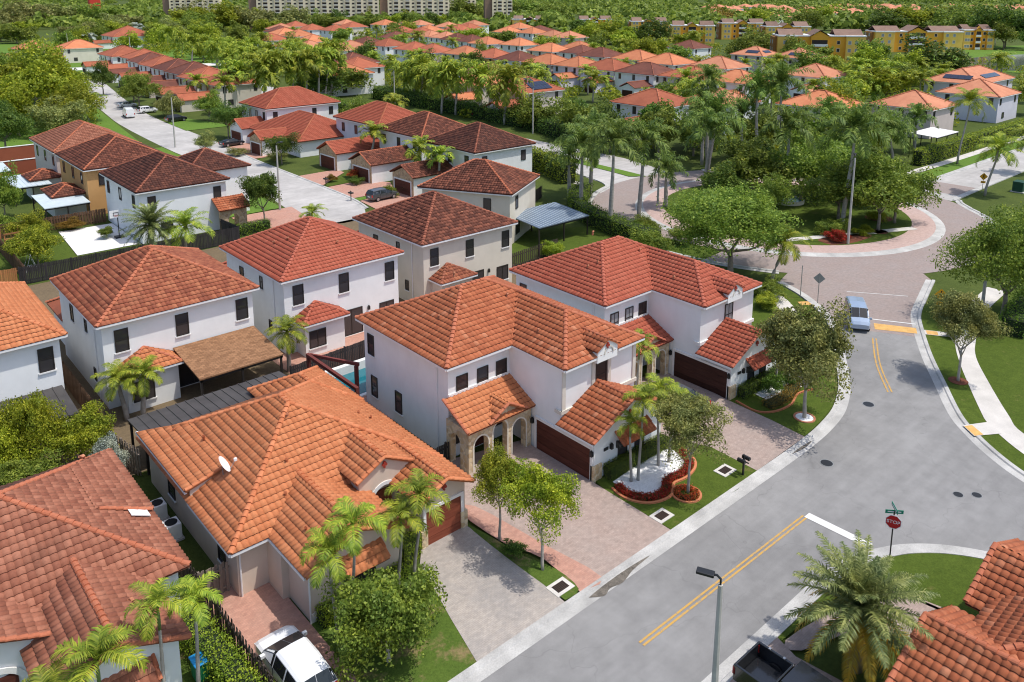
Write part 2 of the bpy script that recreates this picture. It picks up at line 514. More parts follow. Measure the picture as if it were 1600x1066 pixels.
M['asphalt'] = road_mat('worn_asphalt', (0.245, 0.240, 0.235), 0.3)
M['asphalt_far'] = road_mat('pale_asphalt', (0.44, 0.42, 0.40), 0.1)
M['concrete'] = plain('kerb_concrete', (0.44, 0.43, 0.41), 0.9, 0.22, 0.6, bmp=0.3, fine=0.12)
M['walk'] = plain('sidewalk_concrete', (0.56, 0.53, 0.49), 0.9, 0.12, 0.6, bmp=0.3, fine=0.06)
M['walk_white'] = plain('white_slab', (0.72, 0.70, 0.68), 0.85, 0.08, 0.5)
M['grass'] = ground_mat('lawn', (0.076, 0.112, 0.016), (0.094, 0.132, 0.021), (0.062, 0.094, 0.014), dry=((0.17, 0.155, 0.05), 0.60))
M['grass_bright'] = ground_mat('bright_lawn', (0.115, 0.20, 0.03), (0.14, 0.23, 0.035), (0.10, 0.18, 0.03))
M['grass_dry'] = ground_mat('patchy_lawn', (0.085, 0.135, 0.022), (0.11, 0.16, 0.03), (0.07, 0.115, 0.02), dry=((0.27, 0.19, 0.10), 0.52))
M['ground'] = ground_mat('open_ground', (0.075, 0.105, 0.022), (0.10, 0.125, 0.03), (0.06, 0.085, 0.02), 0.02, 0.3, 4)
M['mulch'] = ground_mat('red_mulch', (0.16, 0.058, 0.035), (0.12, 0.045, 0.03), (0.20, 0.08, 0.05), 0.5, 6, 25)
M['soil'] = ground_mat('bare_soil', (0.16, 0.12, 0.075), (0.12, 0.09, 0.06), (0.20, 0.15, 0.09), 0.5, 4, 20)
M['pebble'] = plain('white_pebble', (0.78, 0.78, 0.78), 0.9, 0.08, 5, bmp=1.0, bscale=30, fine=0.14)
M['paver'] = paver_mat('pink_paver', (0.40, 0.305, 0.26), (0.33, 0.25, 0.215), (0.26, 0.21, 0.185), patch=(0.34, 0.29, 0.26), amt=0.5)
M['paver_grey'] = paver_mat('grey_paver', (0.42, 0.37, 0.325), (0.35, 0.315, 0.285), (0.27, 0.24, 0.215), patch=(0.25, 0.24, 0.235), amt=0.6)
M['paver_red'] = paver_mat('red_paver', (0.50, 0.27, 0.20), (0.42, 0.22, 0.165), (0.33, 0.20, 0.16), patch=(0.42, 0.30, 0.25))
M['paver_road'] = paver_mat('road_paver', (0.33, 0.262, 0.235), (0.28, 0.225, 0.205), (0.22, 0.185, 0.17), 5.0, 0.785, patch=(0.30, 0.27, 0.26), amt=0.5)
M['paver_pink'] = paver_mat('apron_paver', (0.50, 0.36, 0.315), (0.43, 0.305, 0.27), (0.34, 0.26, 0.235), 5.0, 0.785, patch=(0.44, 0.35, 0.32))
M['paint_yellow'] = worn_paint('yellow_paint', (0.52, 0.30, 0.07), (0.26, 0.235, 0.20))
M['paint_white'] = worn_paint('white_paint', (0.66, 0.65, 0.63), (0.40, 0.39, 0.38), 0.62)
M['tactile'] = plain('tactile_yellow', (0.62, 0.36, 0.12), 0.85, 0.15, 2, fine=0.1)
M['fence_dark'] = wood_mat('weathered_fence', (0.045, 0.034, 0.028), (0.085, 0.066, 0.054))
M['fence_brown'] = wood_mat('brown_fence', (0.11, 0.06, 0.035), (0.17, 0.10, 0.06))
M['fence_grey'] = wood_mat('grey_fence', (0.20, 0.16, 0.13), (0.30, 0.245, 0.20))
M['fence_charcoal'] = wood_mat('charcoal_fence', (0.028, 0.026, 0.028), (0.05, 0.046, 0.046))
M['fence_orange'] = wood_mat('orange_fence', (0.36, 0.15, 0.055), (0.44, 0.20, 0.08))
M['metal_roof'] = plain('charcoal_metal_roof', (0.085, 0.078, 0.075), 0.5, 0.2, 0.8, metal=0.3)
M['metal_blue'] = plain('slatted_metal_roof', (0.20, 0.25, 0.33), 0.35, 0.1, 0.8, metal=0.4)
M['metal_pale'] = plain('pale_metal_roof', (0.60, 0.68, 0.70), 0.45, 0.08, 0.8, metal=0.2)
M['shingle'] = paver_mat('brown_shingle', (0.33, 0.175, 0.09), (0.20, 0.10, 0.05), (0.08, 0.045, 0.028), 2.6, 0, patch=(0.28, 0.15, 0.08), amt=0.3)
M['bark'] = plain('grey_bark', (0.24, 0.20, 0.16), 0.9, 0.25, 4, bmp=0.8, bscale=14)
M['bark_pale'] = plain('pale_bark', (0.40, 0.36, 0.31), 0.9, 0.2, 4, bmp=0.6, bscale=14)
M['palm_trunk'] = plain('palm_trunk', (0.36, 0.33, 0.29), 0.9, 0.22, 3, bmp=0.7, bscale=10)
M['crownshaft'] = plain('palm_crownshaft', (0.15, 0.22, 0.07), 0.5, 0.15, 2)
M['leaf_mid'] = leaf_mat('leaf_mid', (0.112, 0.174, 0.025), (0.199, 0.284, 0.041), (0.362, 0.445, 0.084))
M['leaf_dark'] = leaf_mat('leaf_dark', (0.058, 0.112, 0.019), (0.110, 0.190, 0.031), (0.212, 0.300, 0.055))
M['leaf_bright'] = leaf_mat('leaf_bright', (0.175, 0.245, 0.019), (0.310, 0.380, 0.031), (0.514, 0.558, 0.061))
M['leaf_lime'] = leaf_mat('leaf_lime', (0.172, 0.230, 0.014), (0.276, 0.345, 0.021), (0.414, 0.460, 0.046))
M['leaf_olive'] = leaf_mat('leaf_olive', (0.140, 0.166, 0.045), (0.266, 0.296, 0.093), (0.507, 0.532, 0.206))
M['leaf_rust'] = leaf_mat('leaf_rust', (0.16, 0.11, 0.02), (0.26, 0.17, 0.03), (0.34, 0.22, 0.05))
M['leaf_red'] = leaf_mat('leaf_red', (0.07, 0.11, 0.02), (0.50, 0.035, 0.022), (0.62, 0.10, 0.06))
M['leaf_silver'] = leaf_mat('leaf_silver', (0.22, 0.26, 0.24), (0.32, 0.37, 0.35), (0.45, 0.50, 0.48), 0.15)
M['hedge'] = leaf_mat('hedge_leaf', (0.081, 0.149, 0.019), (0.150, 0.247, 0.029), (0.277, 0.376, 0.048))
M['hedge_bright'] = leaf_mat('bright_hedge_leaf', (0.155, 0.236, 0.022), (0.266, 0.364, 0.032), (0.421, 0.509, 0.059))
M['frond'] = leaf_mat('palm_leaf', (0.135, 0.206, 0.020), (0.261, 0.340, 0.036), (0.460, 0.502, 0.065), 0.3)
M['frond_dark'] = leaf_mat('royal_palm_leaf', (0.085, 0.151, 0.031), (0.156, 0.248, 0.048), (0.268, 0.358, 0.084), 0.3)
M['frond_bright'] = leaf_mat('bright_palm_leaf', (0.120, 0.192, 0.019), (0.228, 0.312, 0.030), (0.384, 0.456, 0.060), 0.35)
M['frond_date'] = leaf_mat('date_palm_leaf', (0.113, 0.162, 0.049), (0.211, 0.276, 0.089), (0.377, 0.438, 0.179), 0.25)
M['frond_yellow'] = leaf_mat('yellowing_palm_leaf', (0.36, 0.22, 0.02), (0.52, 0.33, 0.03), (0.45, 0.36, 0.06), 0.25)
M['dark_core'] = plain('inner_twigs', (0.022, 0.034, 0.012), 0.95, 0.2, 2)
# ------------------------------------------------------------------ the setting: ground, roads, kerbs, lawns, drives
def smooth_line(pts, n=5):
    out = []
    P = [Vector((p[0], p[1], 0)) for p in pts]
    for i in range(len(P) - 1):
        a = P[max(0, i - 1)]; b = P[i]; c = P[i + 1]; d = P[min(len(P) - 1, i + 2)]
        for k in range(n):
            t = k / n
            q = 0.5 * ((2 * b) + (c - a) * t + (2 * a - 5 * b + 4 * c - d) * t * t + (3 * b - a - 3 * c + d) * t ** 3)
            out.append((q.x, q.y))
    out.append((P[-1].x, P[-1].y))
    return out


def sheet(name, pts, z, mat, parent=None):
    """thin slab whose top lies at z"""
    mb = MB()
    mb.poly([(p[0], p[1], z) for p in pts])
    o = mb.build(name, mat, parent)
    if not parent: tag(o, kind='structure')
    return o


def offset_line(pts, d):
    out = []
    for i in range(len(pts)):
        a = Vector(pts[max(0, i - 1)]); b = Vector(pts[min(len(pts) - 1, i + 1)])
        t = (b - a).normalized()
        out.append((pts[i][0] - t.y * d, pts[i][1] + t.x * d))
    return out


def ribbon(name, pts, prof, mat, kind='structure', closed=False):
    """prof: list of (offset to the left of the line, z)"""
    mb = MB()
    lines = [[(x, y, z) for x, y in offset_line(pts, d)] for d, z in prof]
    for a, b in zip(lines, lines[1:]):
        for i in range(len(pts) - 1):
            mb.poly([a[i], a[i + 1], b[i + 1], b[i]][::-1])
    return tag(mb.build(name, mat), kind=kind)


def circle(cx, cy, r, a0=0, a1=360, n=72):
    return [(cx + r * math.cos(R(a0 + (a1 - a0) * i / n)), cy + r * math.sin(R(a0 + (a1 - a0) * i / n))) for i in range(n + 1)]


KERB = [(-0.55, 0.008), (-0.02, 0.012), (0.05, 0.10), (0.32, 0.11), (0.34, -0.03)]     # left of the line is the lawn
KERB_R = [(-d, z) for d, z in KERB]

tag(MB().poly([(-400, -400, -0.03), (5200, -400, -0.03), (5200, 5200, -0.03), (-400, 5200, -0.03)]).build('ground', M['ground']), kind='structure')

LK = smooth_line([(-2, 24.3), (20, 24.3), (42, 24.35), (47.8, 24.45), (50.9, 24.75), (53.3, 25.25), (55.8, 26.2), (57.6, 27.1), (61.3, 29.3), (67, 32.9), (69.6, 35.4), (72.0, 38.7), (73.6, 42.2)])
RK = smooth_line([(53.0, -8), (53.0, 8), (53.3, 11.6), (54.1, 13.7), (55.3, 15.6), (57.0, 17.6), (58.9, 19.3), (62.9, 21.9), (67.3, 24.7), (72.5, 27.6), (75.7, 29.1), (80.5, 30.5), (86.0, 32.0)])
CK = smooth_line([(-2, 16.87), (30, 16.87), (36, 16.87), (38.6, 16.6), (40.5, 15.85), (41.8, 15.1), (43.1, 13.9), (44.2, 12.3), (44.9, 10.6), (45.3, 8), (45.3, -8)])
LKc = [p for p in LK if p[0] < 67.4]
RKc = [p for p in RK if p[0] < 71.2]
sheet('road', LKc + [(70.9, 27.1)] + RKc[::-1][1:] + CK[::-1], 0.0, M['asphalt'])
sheet('roundabout_road', [p for p in LK if p[0] >= 66.5] + [(84, 45), (92, 38)] + [p for p in RK if p[0] >= 70.2][::-1], 0.004, M['paver_road'])
RC = (99.0, 57.0)
sheet('roundabout_circle', circle(*RC, 26.2)[:-1], 0.008, M['paver_road'])
ribbon('kerb', LK, KERB, M['concrete'])
ribbon('kerb', RK, KERB_R, M['concrete'])
ribbon('kerb', CK, KERB_R, M['concrete'])
a0 = math.degrees(math.atan2(42.2 - 57, 73.6 - 99)) % 360
ribbon('kerb', circle(*RC, 26.2, a0, 104, 60)[::1], [(d, z + 0.006) for d, z in KERB_R], M['concrete'])
ribbon('kerb', circle(*RC, 26.2, 258, 322, 40), [(d, z + 0.006) for d, z in KERB_R], M['concrete'])
ribbon('kerb', circle(*RC, 26.2, 350, 420, 40), [(d, z + 0.006) for d, z in KERB_R], M['concrete'])
# island: mountable kerb, paver apron, lawn
ribbon('island_kerb', circle(*RC, 19.75), [(-0.1, 0.012), (0.06, 0.05), (0.75, 0.13), (1.0, 0.14)], M['concrete'])
ribbon('island_apron', circle(*RC, 18.85), [(0, 0.135), (2.9, 0.17)], M['paver_pink'])
sheet('island_lawn', circle(*RC, 16.0)[:-1], 0.19, M['grass'])
ribbon('island_path', smooth_line([(84.0, 50.5), (90, 47.6), (96, 44.6), (103.5, 41.2)]), [(-0.6, 0.2), (0.6, 0.2)], M['walk'])
sheet('mulch_bed', smooth_line([(89.0, 44.6), (91.5, 43.4), (95.5, 43.0), (96.4, 44.0), (92.5, 46.2), (89.6, 46.6), (89.0, 44.6)])[:-1], 0.2, M['mulch'])
sheet('mulch_bed', circle(104.6, 46.3, 1.7)[:-1], 0.2, M['mulch'])
sheet('mulch_bed', circle(98.6, 43.4, 1.0)[:-1], 0.2, M['mulch'])
# branches beyond the roundabout
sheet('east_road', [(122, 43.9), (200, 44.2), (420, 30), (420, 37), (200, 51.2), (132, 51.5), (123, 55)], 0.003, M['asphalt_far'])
ribbon('kerb', smooth_line([(123.2, 54.5), (127.5, 52.5), (134, 51.4), (160, 51.3), (200, 51.2)]), KERB, M['concrete'])
ribbon('kerb', smooth_line([(119.5, 40.5), (123, 43.2), (130, 44), (200, 44.2)]), KERB_R, M['concrete'])
sheet('crossing_pavers', [(126, 44.6), (133, 44.6), (133, 50.8), (126, 51.6)], 0.012, M['paver_road'])
ribbon('sidewalk', smooth_line([(121, 62), (128, 56.8), (142, 55.6), (170, 55.2), (200, 55)]), [(-0.8, 0.03), (0.8, 0.03)], M['walk'])
ribbon('verge_lawn', smooth_line([(123, 57.5), (130, 53.2), (142, 53.1), (200, 52.8)]), [(-1.4, 0.02), (1.6, 0.02)], M['grass_bright'])
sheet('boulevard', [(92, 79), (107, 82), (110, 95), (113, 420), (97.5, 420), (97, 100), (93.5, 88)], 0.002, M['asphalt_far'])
sheet('median_lawn', smooth_line([(99.2, 84.5), (100.5, 83.6), (101.8, 86), (103.5, 120), (102, 121), (100, 92), (99.2, 84.5)])[:-1], 0.08, M['grass_bright'])
ribbon('kerb', smooth_line([(87.5, 80.6), (91.5, 82.2), (93.4, 85.5), (94.6, 92), (96.6, 110), (97.4, 160), (97.4, 300)]), KERB, M['concrete'])
ribbon('sidewalk', smooth_line([(76.2, 73.5), (80, 78.0), (85, 80.9), (88.5, 84), (90.3, 90), (92, 110)]), [(-0.65, 0.03), (0.65, 0.03)], M['walk'])
# right-hand sidewalk and lawns
SWL = [(53.2, 5), (54.8, 10.5), (56.6, 14.3), (58.8, 17.04), (60.85, 18.5), (67.45, 22.28), (72.0, 24.4), (78, 26.4), (88, 27.4)]
SWR = [(55.6, 4.5), (57.2, 10.5), (59.4, 15.18), (61.4, 16.8), (65.6, 19.5), (69.67, 21.88), (73.3, 23.2), (79, 24.8), (88, 25.6)]
l_, r_ = smooth_line(SWL), smooth_line(SWR)
sheet('sidewalk', l_ + r_[::-1], 0.09, M['walk'])
sheet('verge_lawn', offset_line([p for p in RK if 4 < p[1] and p[0] < 79], -0.3) + [p for p in l_ if p[0] < 78][::-1], 0.07, M['grass'])
sheet('lawn', r_ + [(110, 20), (110, -30), (56, -30)], 0.06, M['grass'])
sheet('sidewalk_ramp', [(56.55, 17.3), (57.45, 18.35), (59.2, 17.4), (58.3, 16.2)], 0.105, M['walk'])
sheet('tactile_strip', [(56.6, 17.28), (57.4, 18.25), (57.95, 17.95), (57.2, 16.95)], 0.11, M['tactile'])
sheet('sidewalk_ramp', [(71.2, 26.6), (72.1, 27.1), (73.6, 24.6), (72.7, 24.2)], 0.105, M['walk'])
sheet('tactile_strip', [(71.35, 26.45), (72.15, 26.9), (72.6, 26.1), (71.85, 25.7)], 0.11, M['tactile'])
# corner lawn by the stop sign and the drives there
ci = offset_line(CK, -0.33)
sheet('corner_lawn', [p for p in ci if p[0] > 29 and p[1] > -6] + [(38.6, -6), (38.6, 10.8), (38.1, 14.2), (33.2, 16.2), (29, 16.4)], 0.08, M['grass'])
sheet('driveway', [(26.4, 16.6), (30.9, 16.6), (30.5, 15.4), (30.8, 13.2), (31.3, 11), (29.0, 10.6), (26.0, 10.6)], 0.095, M['paver'])
sheet('walkway', smooth_line([(38.1, 14.2), (38.6, 10.9), (35.3, 11.0), (35.5, 12.6), (34.0, 14.3), (31.0, 15.4), (31.0, 16.2), (34.6, 15.6), (36.6, 14.9)], 3), 0.1, M['paver'])
sheet('driveway_border', [(37.95, 14.3), (38.15, 14.15), (38.7, 10.8), (38.5, 10.8)], 0.1, M['concrete'])
# plots along the near street
sheet('driveway', [(26.25, 24.62), (33.35, 24.62), (33.4, 30.6), (33.4, 37.0), (28.0, 38.4), (26.6, 38.4), (25.6, 33), (25.75, 29.9), (26.5, 28)], 0.10, M['paver'])
sheet('driveway_edge_strip', smooth_line([(26.1, 24.62), (27.7, 24.62), (27.2, 28.5), (26.5, 33.5), (25.5, 33.5), (25.65, 30), (26.4, 27.6), (26.1, 24.62)], 3)[:-1], 0.104, M['paver_red'])
sheet('driveway', [(19.5, 24.62), (25.05, 24.62), (25.15, 29), (25.05, 32.4), (22.2, 32.7), (21.3, 31.6), (20.2, 27.5)], 0.10, M['paver_grey'])
sheet('planting_strip', smooth_line([(25.15, 24.7), (26.2, 24.8), (26.35, 26.6), (25.7, 28.6), (25.5, 30.5), (25.1, 32.5), (25.0, 29), (25.15, 24.7)], 3)[:-1], 0.106, M['grass_dry'])
sheet('side_court', [(11.8, 24.62), (15.0, 24.62), (15.0, 35.4), (13.2, 37.4), (11.8, 37.4)], 0.09, M['paver_red'])
sheet('front_lawn', [(15.0, 24.62), (19.5, 24.62), (20.2, 27.5), (21.3, 31.6), (15.0, 31.6)], 0.085, M['grass_dry'])
sheet('front_lawn', [(-2, 24.62), (11.8, 24.62), (11.8, 50), (-2, 50)], 0.08, M['grass_dry'])
sheet('front_lawn', smooth_line([(33.4, 24.62), (42.0, 24.62), (42.1, 28.2), (41.2, 30.0), (40.6, 30.8), (36, 30.8), (33.6, 30.6), (33.4, 27)], 3), 0.09, M['grass'])
sheet('driveway', [(42.0, 24.68), (47.9, 24.78), (48.15, 27.3), (48.3, 31.0), (49.0, 36.8), (43.2, 38.6), (40.8, 38.6), (40.6, 33), (41.2, 30), (42.1, 28.2)], 0.10, M['paver'])
sheet('front_lawn', [(47.95, 24.8), (50.7, 25.1), (53.2, 25.6), (55.6, 26.6), (57.3, 27.5), (61.0, 29.7), (66.6, 33.3), (69.2, 35.8), (71.6, 39), (73.2, 42.4), (66, 47), (58, 45), (56, 31), (48.3, 31)], 0.085, M['grass'])
ribbon('sidewalk', smooth_line([(71.6, 45.5), (70.3, 41.8), (68.4, 38.6), (65.6, 36.2), (62.8, 34.6)]), [(-0.75, 0.1), (0.75, 0.1)], M['walk'])
sheet('tactile_strip', [(69.3, 37.2), (70.2, 36.6), (70.7, 37.3), (69.8, 37.9)], 0.11, M['tactile'])
sheet('back_yards', [(-4, 50), (56, 50), (58, 92), (-4, 92)], 0.0, M['soil'])
sheet('pool_deck', [(26.2, 45), (42, 45), (42, 60), (26.2, 60)], 0.02, M['paver_red'])
sheet('side_lawn', [(57, 50), (78, 52), (76, 68), (60, 76), (57, 70)], 0.03, M['grass'])
# cul-de-sac and street on the left
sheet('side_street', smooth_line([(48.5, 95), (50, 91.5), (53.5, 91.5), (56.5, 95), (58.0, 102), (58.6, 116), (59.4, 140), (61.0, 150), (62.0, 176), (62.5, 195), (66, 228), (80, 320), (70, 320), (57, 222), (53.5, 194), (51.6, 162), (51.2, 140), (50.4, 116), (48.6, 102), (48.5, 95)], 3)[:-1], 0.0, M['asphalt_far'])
ribbon('kerb', smooth_line([(57.0, 95.4), (58.2, 102), (58.8, 116), (59.6, 140), (61.2, 150)]), KERB_R, M['concrete'])
sheet('driveway', [(59.0, 111.5), (59.3, 120), (66.5, 120.4), (66.2, 117.5)], 0.05, M['paver_red'])
sheet('driveway', [(58.6, 101.5), (58.9, 110), (66.0, 110.6), (68, 106.4), (65.5, 101.5)], 0.05, M['paver_red'])
sheet('driveway', [(57.6, 93), (58.4, 99.5), (66, 101), (66, 95)], 0.05, M['paver_red'])
sheet('driveway', [(59.6, 138), (61.3, 158), (69, 158), (66, 138)], 0.05, M['paver_red'])
sheet('driveway', [(41, 94.5), (48.6, 95.5), (49.6, 103), (41, 103)], 0.05, M['paver_red'])
sheet('lawn_strip', [(58.8, 110.2), (59.0, 111.3), (66.2, 117.2), (66, 110.8)], 0.06, M['grass'])
sheet('lawn_strip', [(58.2, 99.6), (58.6, 101.3), (65.4, 101.3), (66, 101.1)], 0.06, M['grass_bright'])
sheet('lawn_strip', [(48.2, 103.4), (50.0, 116), (50.8, 140), (51.2, 160), (41, 160), (41, 103.4)], 0.06, M['grass_bright'])
sheet('street_lawn', [(61.6, 176), (62.2, 190), (68, 193), (72, 176)], 0.06, M['grass_bright'])
sheet('park_lawn', [(16, 128), (27, 155), (50, 170), (53, 194), (57, 225), (30, 225), (5, 170)], 0.03, M['grass_bright'])
sheet('court_slab', [(21.5, 99.2), (28.4, 99.2), (28.4, 110.6), (22.2, 110.9)], 0.05, M['walk_white'])
sheet('yard_lawn', [(14, 94), (28, 94), (28, 99.1), (21.4, 99.1), (22.1, 111), (14, 111)], 0.03, M['grass'])
sheet('highway', [(-100, 395), (150, 318), (150, 330), (-100, 410)], 0.05, M['walk_white'])
sheet('highway_verge', [(-150, 350), (150, 290), (170, 520), (-150, 620)], 0.02, M['grass_bright'])
sheet('lake_bank', [(330, 90), (520, 60), (560, 130), (455, 178), (400, 160), (345, 140)], 0.05, M['grass_bright'])
lake = sheet('lake', smooth_line([(338, 119), (352, 100), (420, 78), (520, 70), (500, 100), (440, 130), (392, 140), (350, 132), (338, 119)])[:-1], 0.09, glass_mat('lake_water', (0.10, 0.11, 0.09), 0.12))
# painted markings
def mark(name, pts, z=0.016, mat='paint_yellow'):
    return sheet(name, pts, z, M[mat])
mark('yellow_line', [(25.9, 20.33), (40.2, 20.22), (40.2, 20.33), (25.9, 20.44)])
mark('yellow_line', [(25.9, 20.56), (40.2, 20.45), (40.2, 20.56), (25.9, 20.67)])
mark('stop_bar', [(40.2, 16.9), (40.75, 16.7), (40.65, 20.4), (40.1, 20.4)], 0.018, 'paint_white')
for d in (-0.14, 0.14):
    c_ = offset_line(smooth_line([(58.6, 23.9), (62.5, 26.6), (67.3, 29.2)]), d)
    ribbon('yellow_line', c_, [(-0.06, 0.016), (0.06, 0.016)], M['paint_yellow'])
mark('yellow_hump', [(70.45, 30.75), (72.2, 27.75), (71.05, 27.15), (69.2, 30.05)], 0.02, 'tactile')
mark('white_line', [(71.2, 31.2), (73.0, 28.1), (73.15, 28.2), (71.35, 31.3)], 0.02, 'paint_white')
mark('white_line', [(76.2, 36.2), (79.5, 31.6), (79.58, 31.66), (76.28, 36.26)], 0.02, 'paint_white')
# ------------------------------------------------------------------ tiled roofs
TW, EX, NP = 0.33, 0.40, 6
_h = 0.062 * np.sin(np.pi * np.arange(NP) / (NP - 1))
_tv = [(TW * k / 5, 0, _h[k] + 0.055) for k in range(NP)] + [(TW * k / 5, EX + 0.06, _h[k] + 0.002) for k in range(NP)] + [(TW * k / 5, 0.0, -0.02) for k in range(NP)]
_tf = [(k, k + 1, NP + k + 1, NP + k) for k in range(NP - 1)] + [(2 * NP + k, 2 * NP + k + 1, k + 1, k) for k in range(NP - 1)]
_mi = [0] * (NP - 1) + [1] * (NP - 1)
M['lip_shade'] = plain('tile_lip_shade', (0.085, 0.024, 0.014), 0.9, 0.15)  # closed lip faces painted dark as the shade inside hollow tile ends
TILE_MESH = {}


def tile_mesh(mat):
    if mat.name not in TILE_MESH:
        me = np_mesh('roof_tile', _tv, _tf, mat)
        me.materials.append(M['lip_shade']); me.polygons.foreach_set('material_index', _mi)
        TILE_MESH[mat.name] = me
    return TILE_MESH[mat.name]


def face_frame(pts, e=None):
    P = [Vector(p) for p in pts]
    n = Vector((0, 0, 0))
    for i in range(len(P)):
        a, b = P[i], P[(i + 1) % len(P)]
        n += Vector(((a.y - b.y) * (a.z + b.z), (a.z - b.z) * (a.x + b.x), (a.x - b.x) * (a.y + b.y)))
    n.normalize()
    if n.z < 0: n = -n
    e = Vector(e).normalized() if e else (P[1] - P[0]).normalized()
    s = n.cross(e)
    if s.z < 0: e = -e; s = -s
    return P, n, e, s


def tiles_of(pts, e=None):
    """all tiles of one convex planar face: (verts, faces, whole-tile matrices)"""
    P, n, e, s = face_frame(pts, e)
    o = min(P, key=lambda p: p.z)
    uv = np.array([((p - o).dot(e), (p - o).dot(s)) for p in P])
    vmin, vmax = uv[:, 1].min(), uv[:, 1].max()
    k = len(uv)

    def bounds(v):
        v = min(max(v, vmin + 1e-4), vmax - 1e-4)
        us = []
        for i in range(k):
            a, b = uv[i], uv[(i + 1) % k]
            if (a[1] - v) * (b[1] - v) <= 0 and abs(a[1] - b[1]) > 1e-9:
                t = (v - a[1]) / (b[1] - a[1]); us.append(a[0] + t * (b[0] - a[0]))
        return (min(us), max(us)) if us else (0, 0)
    V, F, mats = [], [], []
    E_, S_, N_, O_ = (np.array(x) for x in (e, s, n, o))
    nv = 0
    rows = int(math.ceil((vmax - vmin) / EX))
    frac = np.arange(NP) / (NP - 1) * TW
    for r in range(rows):
        v0 = vmin + r * EX - (0.07 if r == 0 else 0)
        v1 = min(vmin + (r + 1) * EX + 0.06, vmax)
        if v1 - v0 < 0.05: continue
        l0, r0 = bounds(v0); l1, r1 = bounds(v1)
        lo, hi = min(l0, l1), max(r0, r1)
        for c in range(int(math.floor(lo / TW)), int(math.ceil(hi / TW))):
            u = c * TW + frac
            a = np.clip(u, l0, r0); b = np.clip(u, l1, r1)
            if a[-1] - a[0] < 0.02 and b[-1] - b[0] < 0.02: continue
            whole = abs(a[0] - u[0]) < 1e-6 and abs(a[-1] - u[-1]) < 1e-6 and abs(b[0] - u[0]) < 1e-6 and abs(b[-1] - u[-1]) < 1e-6 and v1 - v0 > EX
            j = (hash((r * 7919 + c * 104729) & 0xffff) % 100) / 100 * 0.012
            top = O_ + np.outer(a, E_) + v0 * S_ + np.outer(_h + 0.055 + j, N_)
            up = O_ + np.outer(b, E_) + v1 * S_ + np.outer(_h + 0.002 + j, N_)
            lip = O_ + np.outer(a, E_) + v0 * S_ - 0.02 * N_
            if whole:
                q = o + e * float(u[0]) + s * float(v0) + n * j
                mats.append((Matrix(((e.x, s.x, n.x, q.x), (e.y, s.y, n.y, q.y), (e.z, s.z, n.z, q.z), (0, 0, 0, 1))), len(V)))
            V.append(np.concatenate([top, up, lip]))
    return V, mats


_TF = np.array(_tf)


def field_mesh(name, V, mat):
    v = np.concatenate(V)
    f = (np.arange(len(V))[:, None, None] * (3 * NP) + _TF[None]).reshape(-1, 4)
    me = np_mesh(name, v, f, mat)
    me.materials.append(M['lip_shade']); me.polygons.foreach_set('material_index', np.tile(np.array(_mi, dtype=np.int32), len(V)))
    return me


def cap_run(mb, a, b, rad=0.15, step=0.38):
    a, b = Vector(a), Vector(b)
    L = (b - a).length; n = max(1, int(L / step)); t = (b - a).normalized()
    up = Vector((0, 0, 1)); u = t.cross(up).normalized(); w = u.cross(t).normalized()
    for i in range(n):
        p = a + t * (L * i / n); q = a + t * (L * (i + 1) / n + 0.05)
        k0 = len(mb.v); m = 6
        for pt, rr, dz in ((p, rad * 1.08, 0.055), (q, rad * 0.9, 0.01)):
            for j in range(m + 1):
                an = math.pi * j / m
                mb.v.append(tuple(pt + u * (math.cos(an) * rr) + w * (math.sin(an) * rr * 0.85 + dz - 0.01)))
        for j in range(m):
            mb.f.append((k0 + j, k0 + j + 1, k0 + m + 2 + j, k0 + m + 1 + j)); mb.m.append(0)
        mb.f.append(tuple(k0 + j for j in range(m, -1, -1))); mb.m.append(0)


def in_frame(p, m=0.0):
    d = depth_of(p)
    if d < 3: return False
    x = 800 + 1280 * side_of(p)
    up = _rt.cross(_fw)
    y = 245 - 1280 * (Vector(p) - Vector((0, 0, CAMH))).dot(up) / d
    return -m < x < 1600 + m and -m < y < 1066 + m


def roof(root, faces, ridges, mat, cap, single=0, name='roof', thick=0.12, tiles=True):
    """faces: polygons (or (polygon, eave direction)); the nearest whole tiles are objects, the rest one field"""
    off = OFF[root.name]
    mb = MB()
    for fc in faces:
        pts = fc[0] if isinstance(fc, tuple) else fc
        mb.extrude([Vector(p) for p in pts], (0, 0, -thick))
    rf = mb.build(name, mat, root)
    if tiles:
        V, whole = [], []
        for fc in faces:
            pts, e = fc if isinstance(fc, tuple) else (fc, None)
            v, m = tiles_of(pts, e)
            whole += [(mx, k + len(V)) for mx, k in m]
            V += v
        drop = set()
        if single:
            vis = [(depth_of(mx.translation), mx, k) for mx, k in whole if in_frame(mx.translation)]
            vis.sort(key=lambda t: t[0])
            for _, mx, k in vis[:single]:
                drop.add(k)
                m2 = mx.copy(); m2.translation = mx.translation - off
                link('roof_tile', tile_mesh(mat), rf, mx=m2)
        rest = [v - np.array(off) for i, v in enumerate(V) if i not in drop]
        o = link('roof_tile_field', field_mesh('roof_tile_field', rest, mat), rf)
        o['kind'] = 'stuff'
    cm = MB()
    for r_ in ridges:
        cap_run(cm, r_[0], r_[1], *(r_[2:] if len(r_) > 2 else ()))
    if ridges: tag(cm.build('ridge_cap', cap, rf), kind='stuff')
    return rf


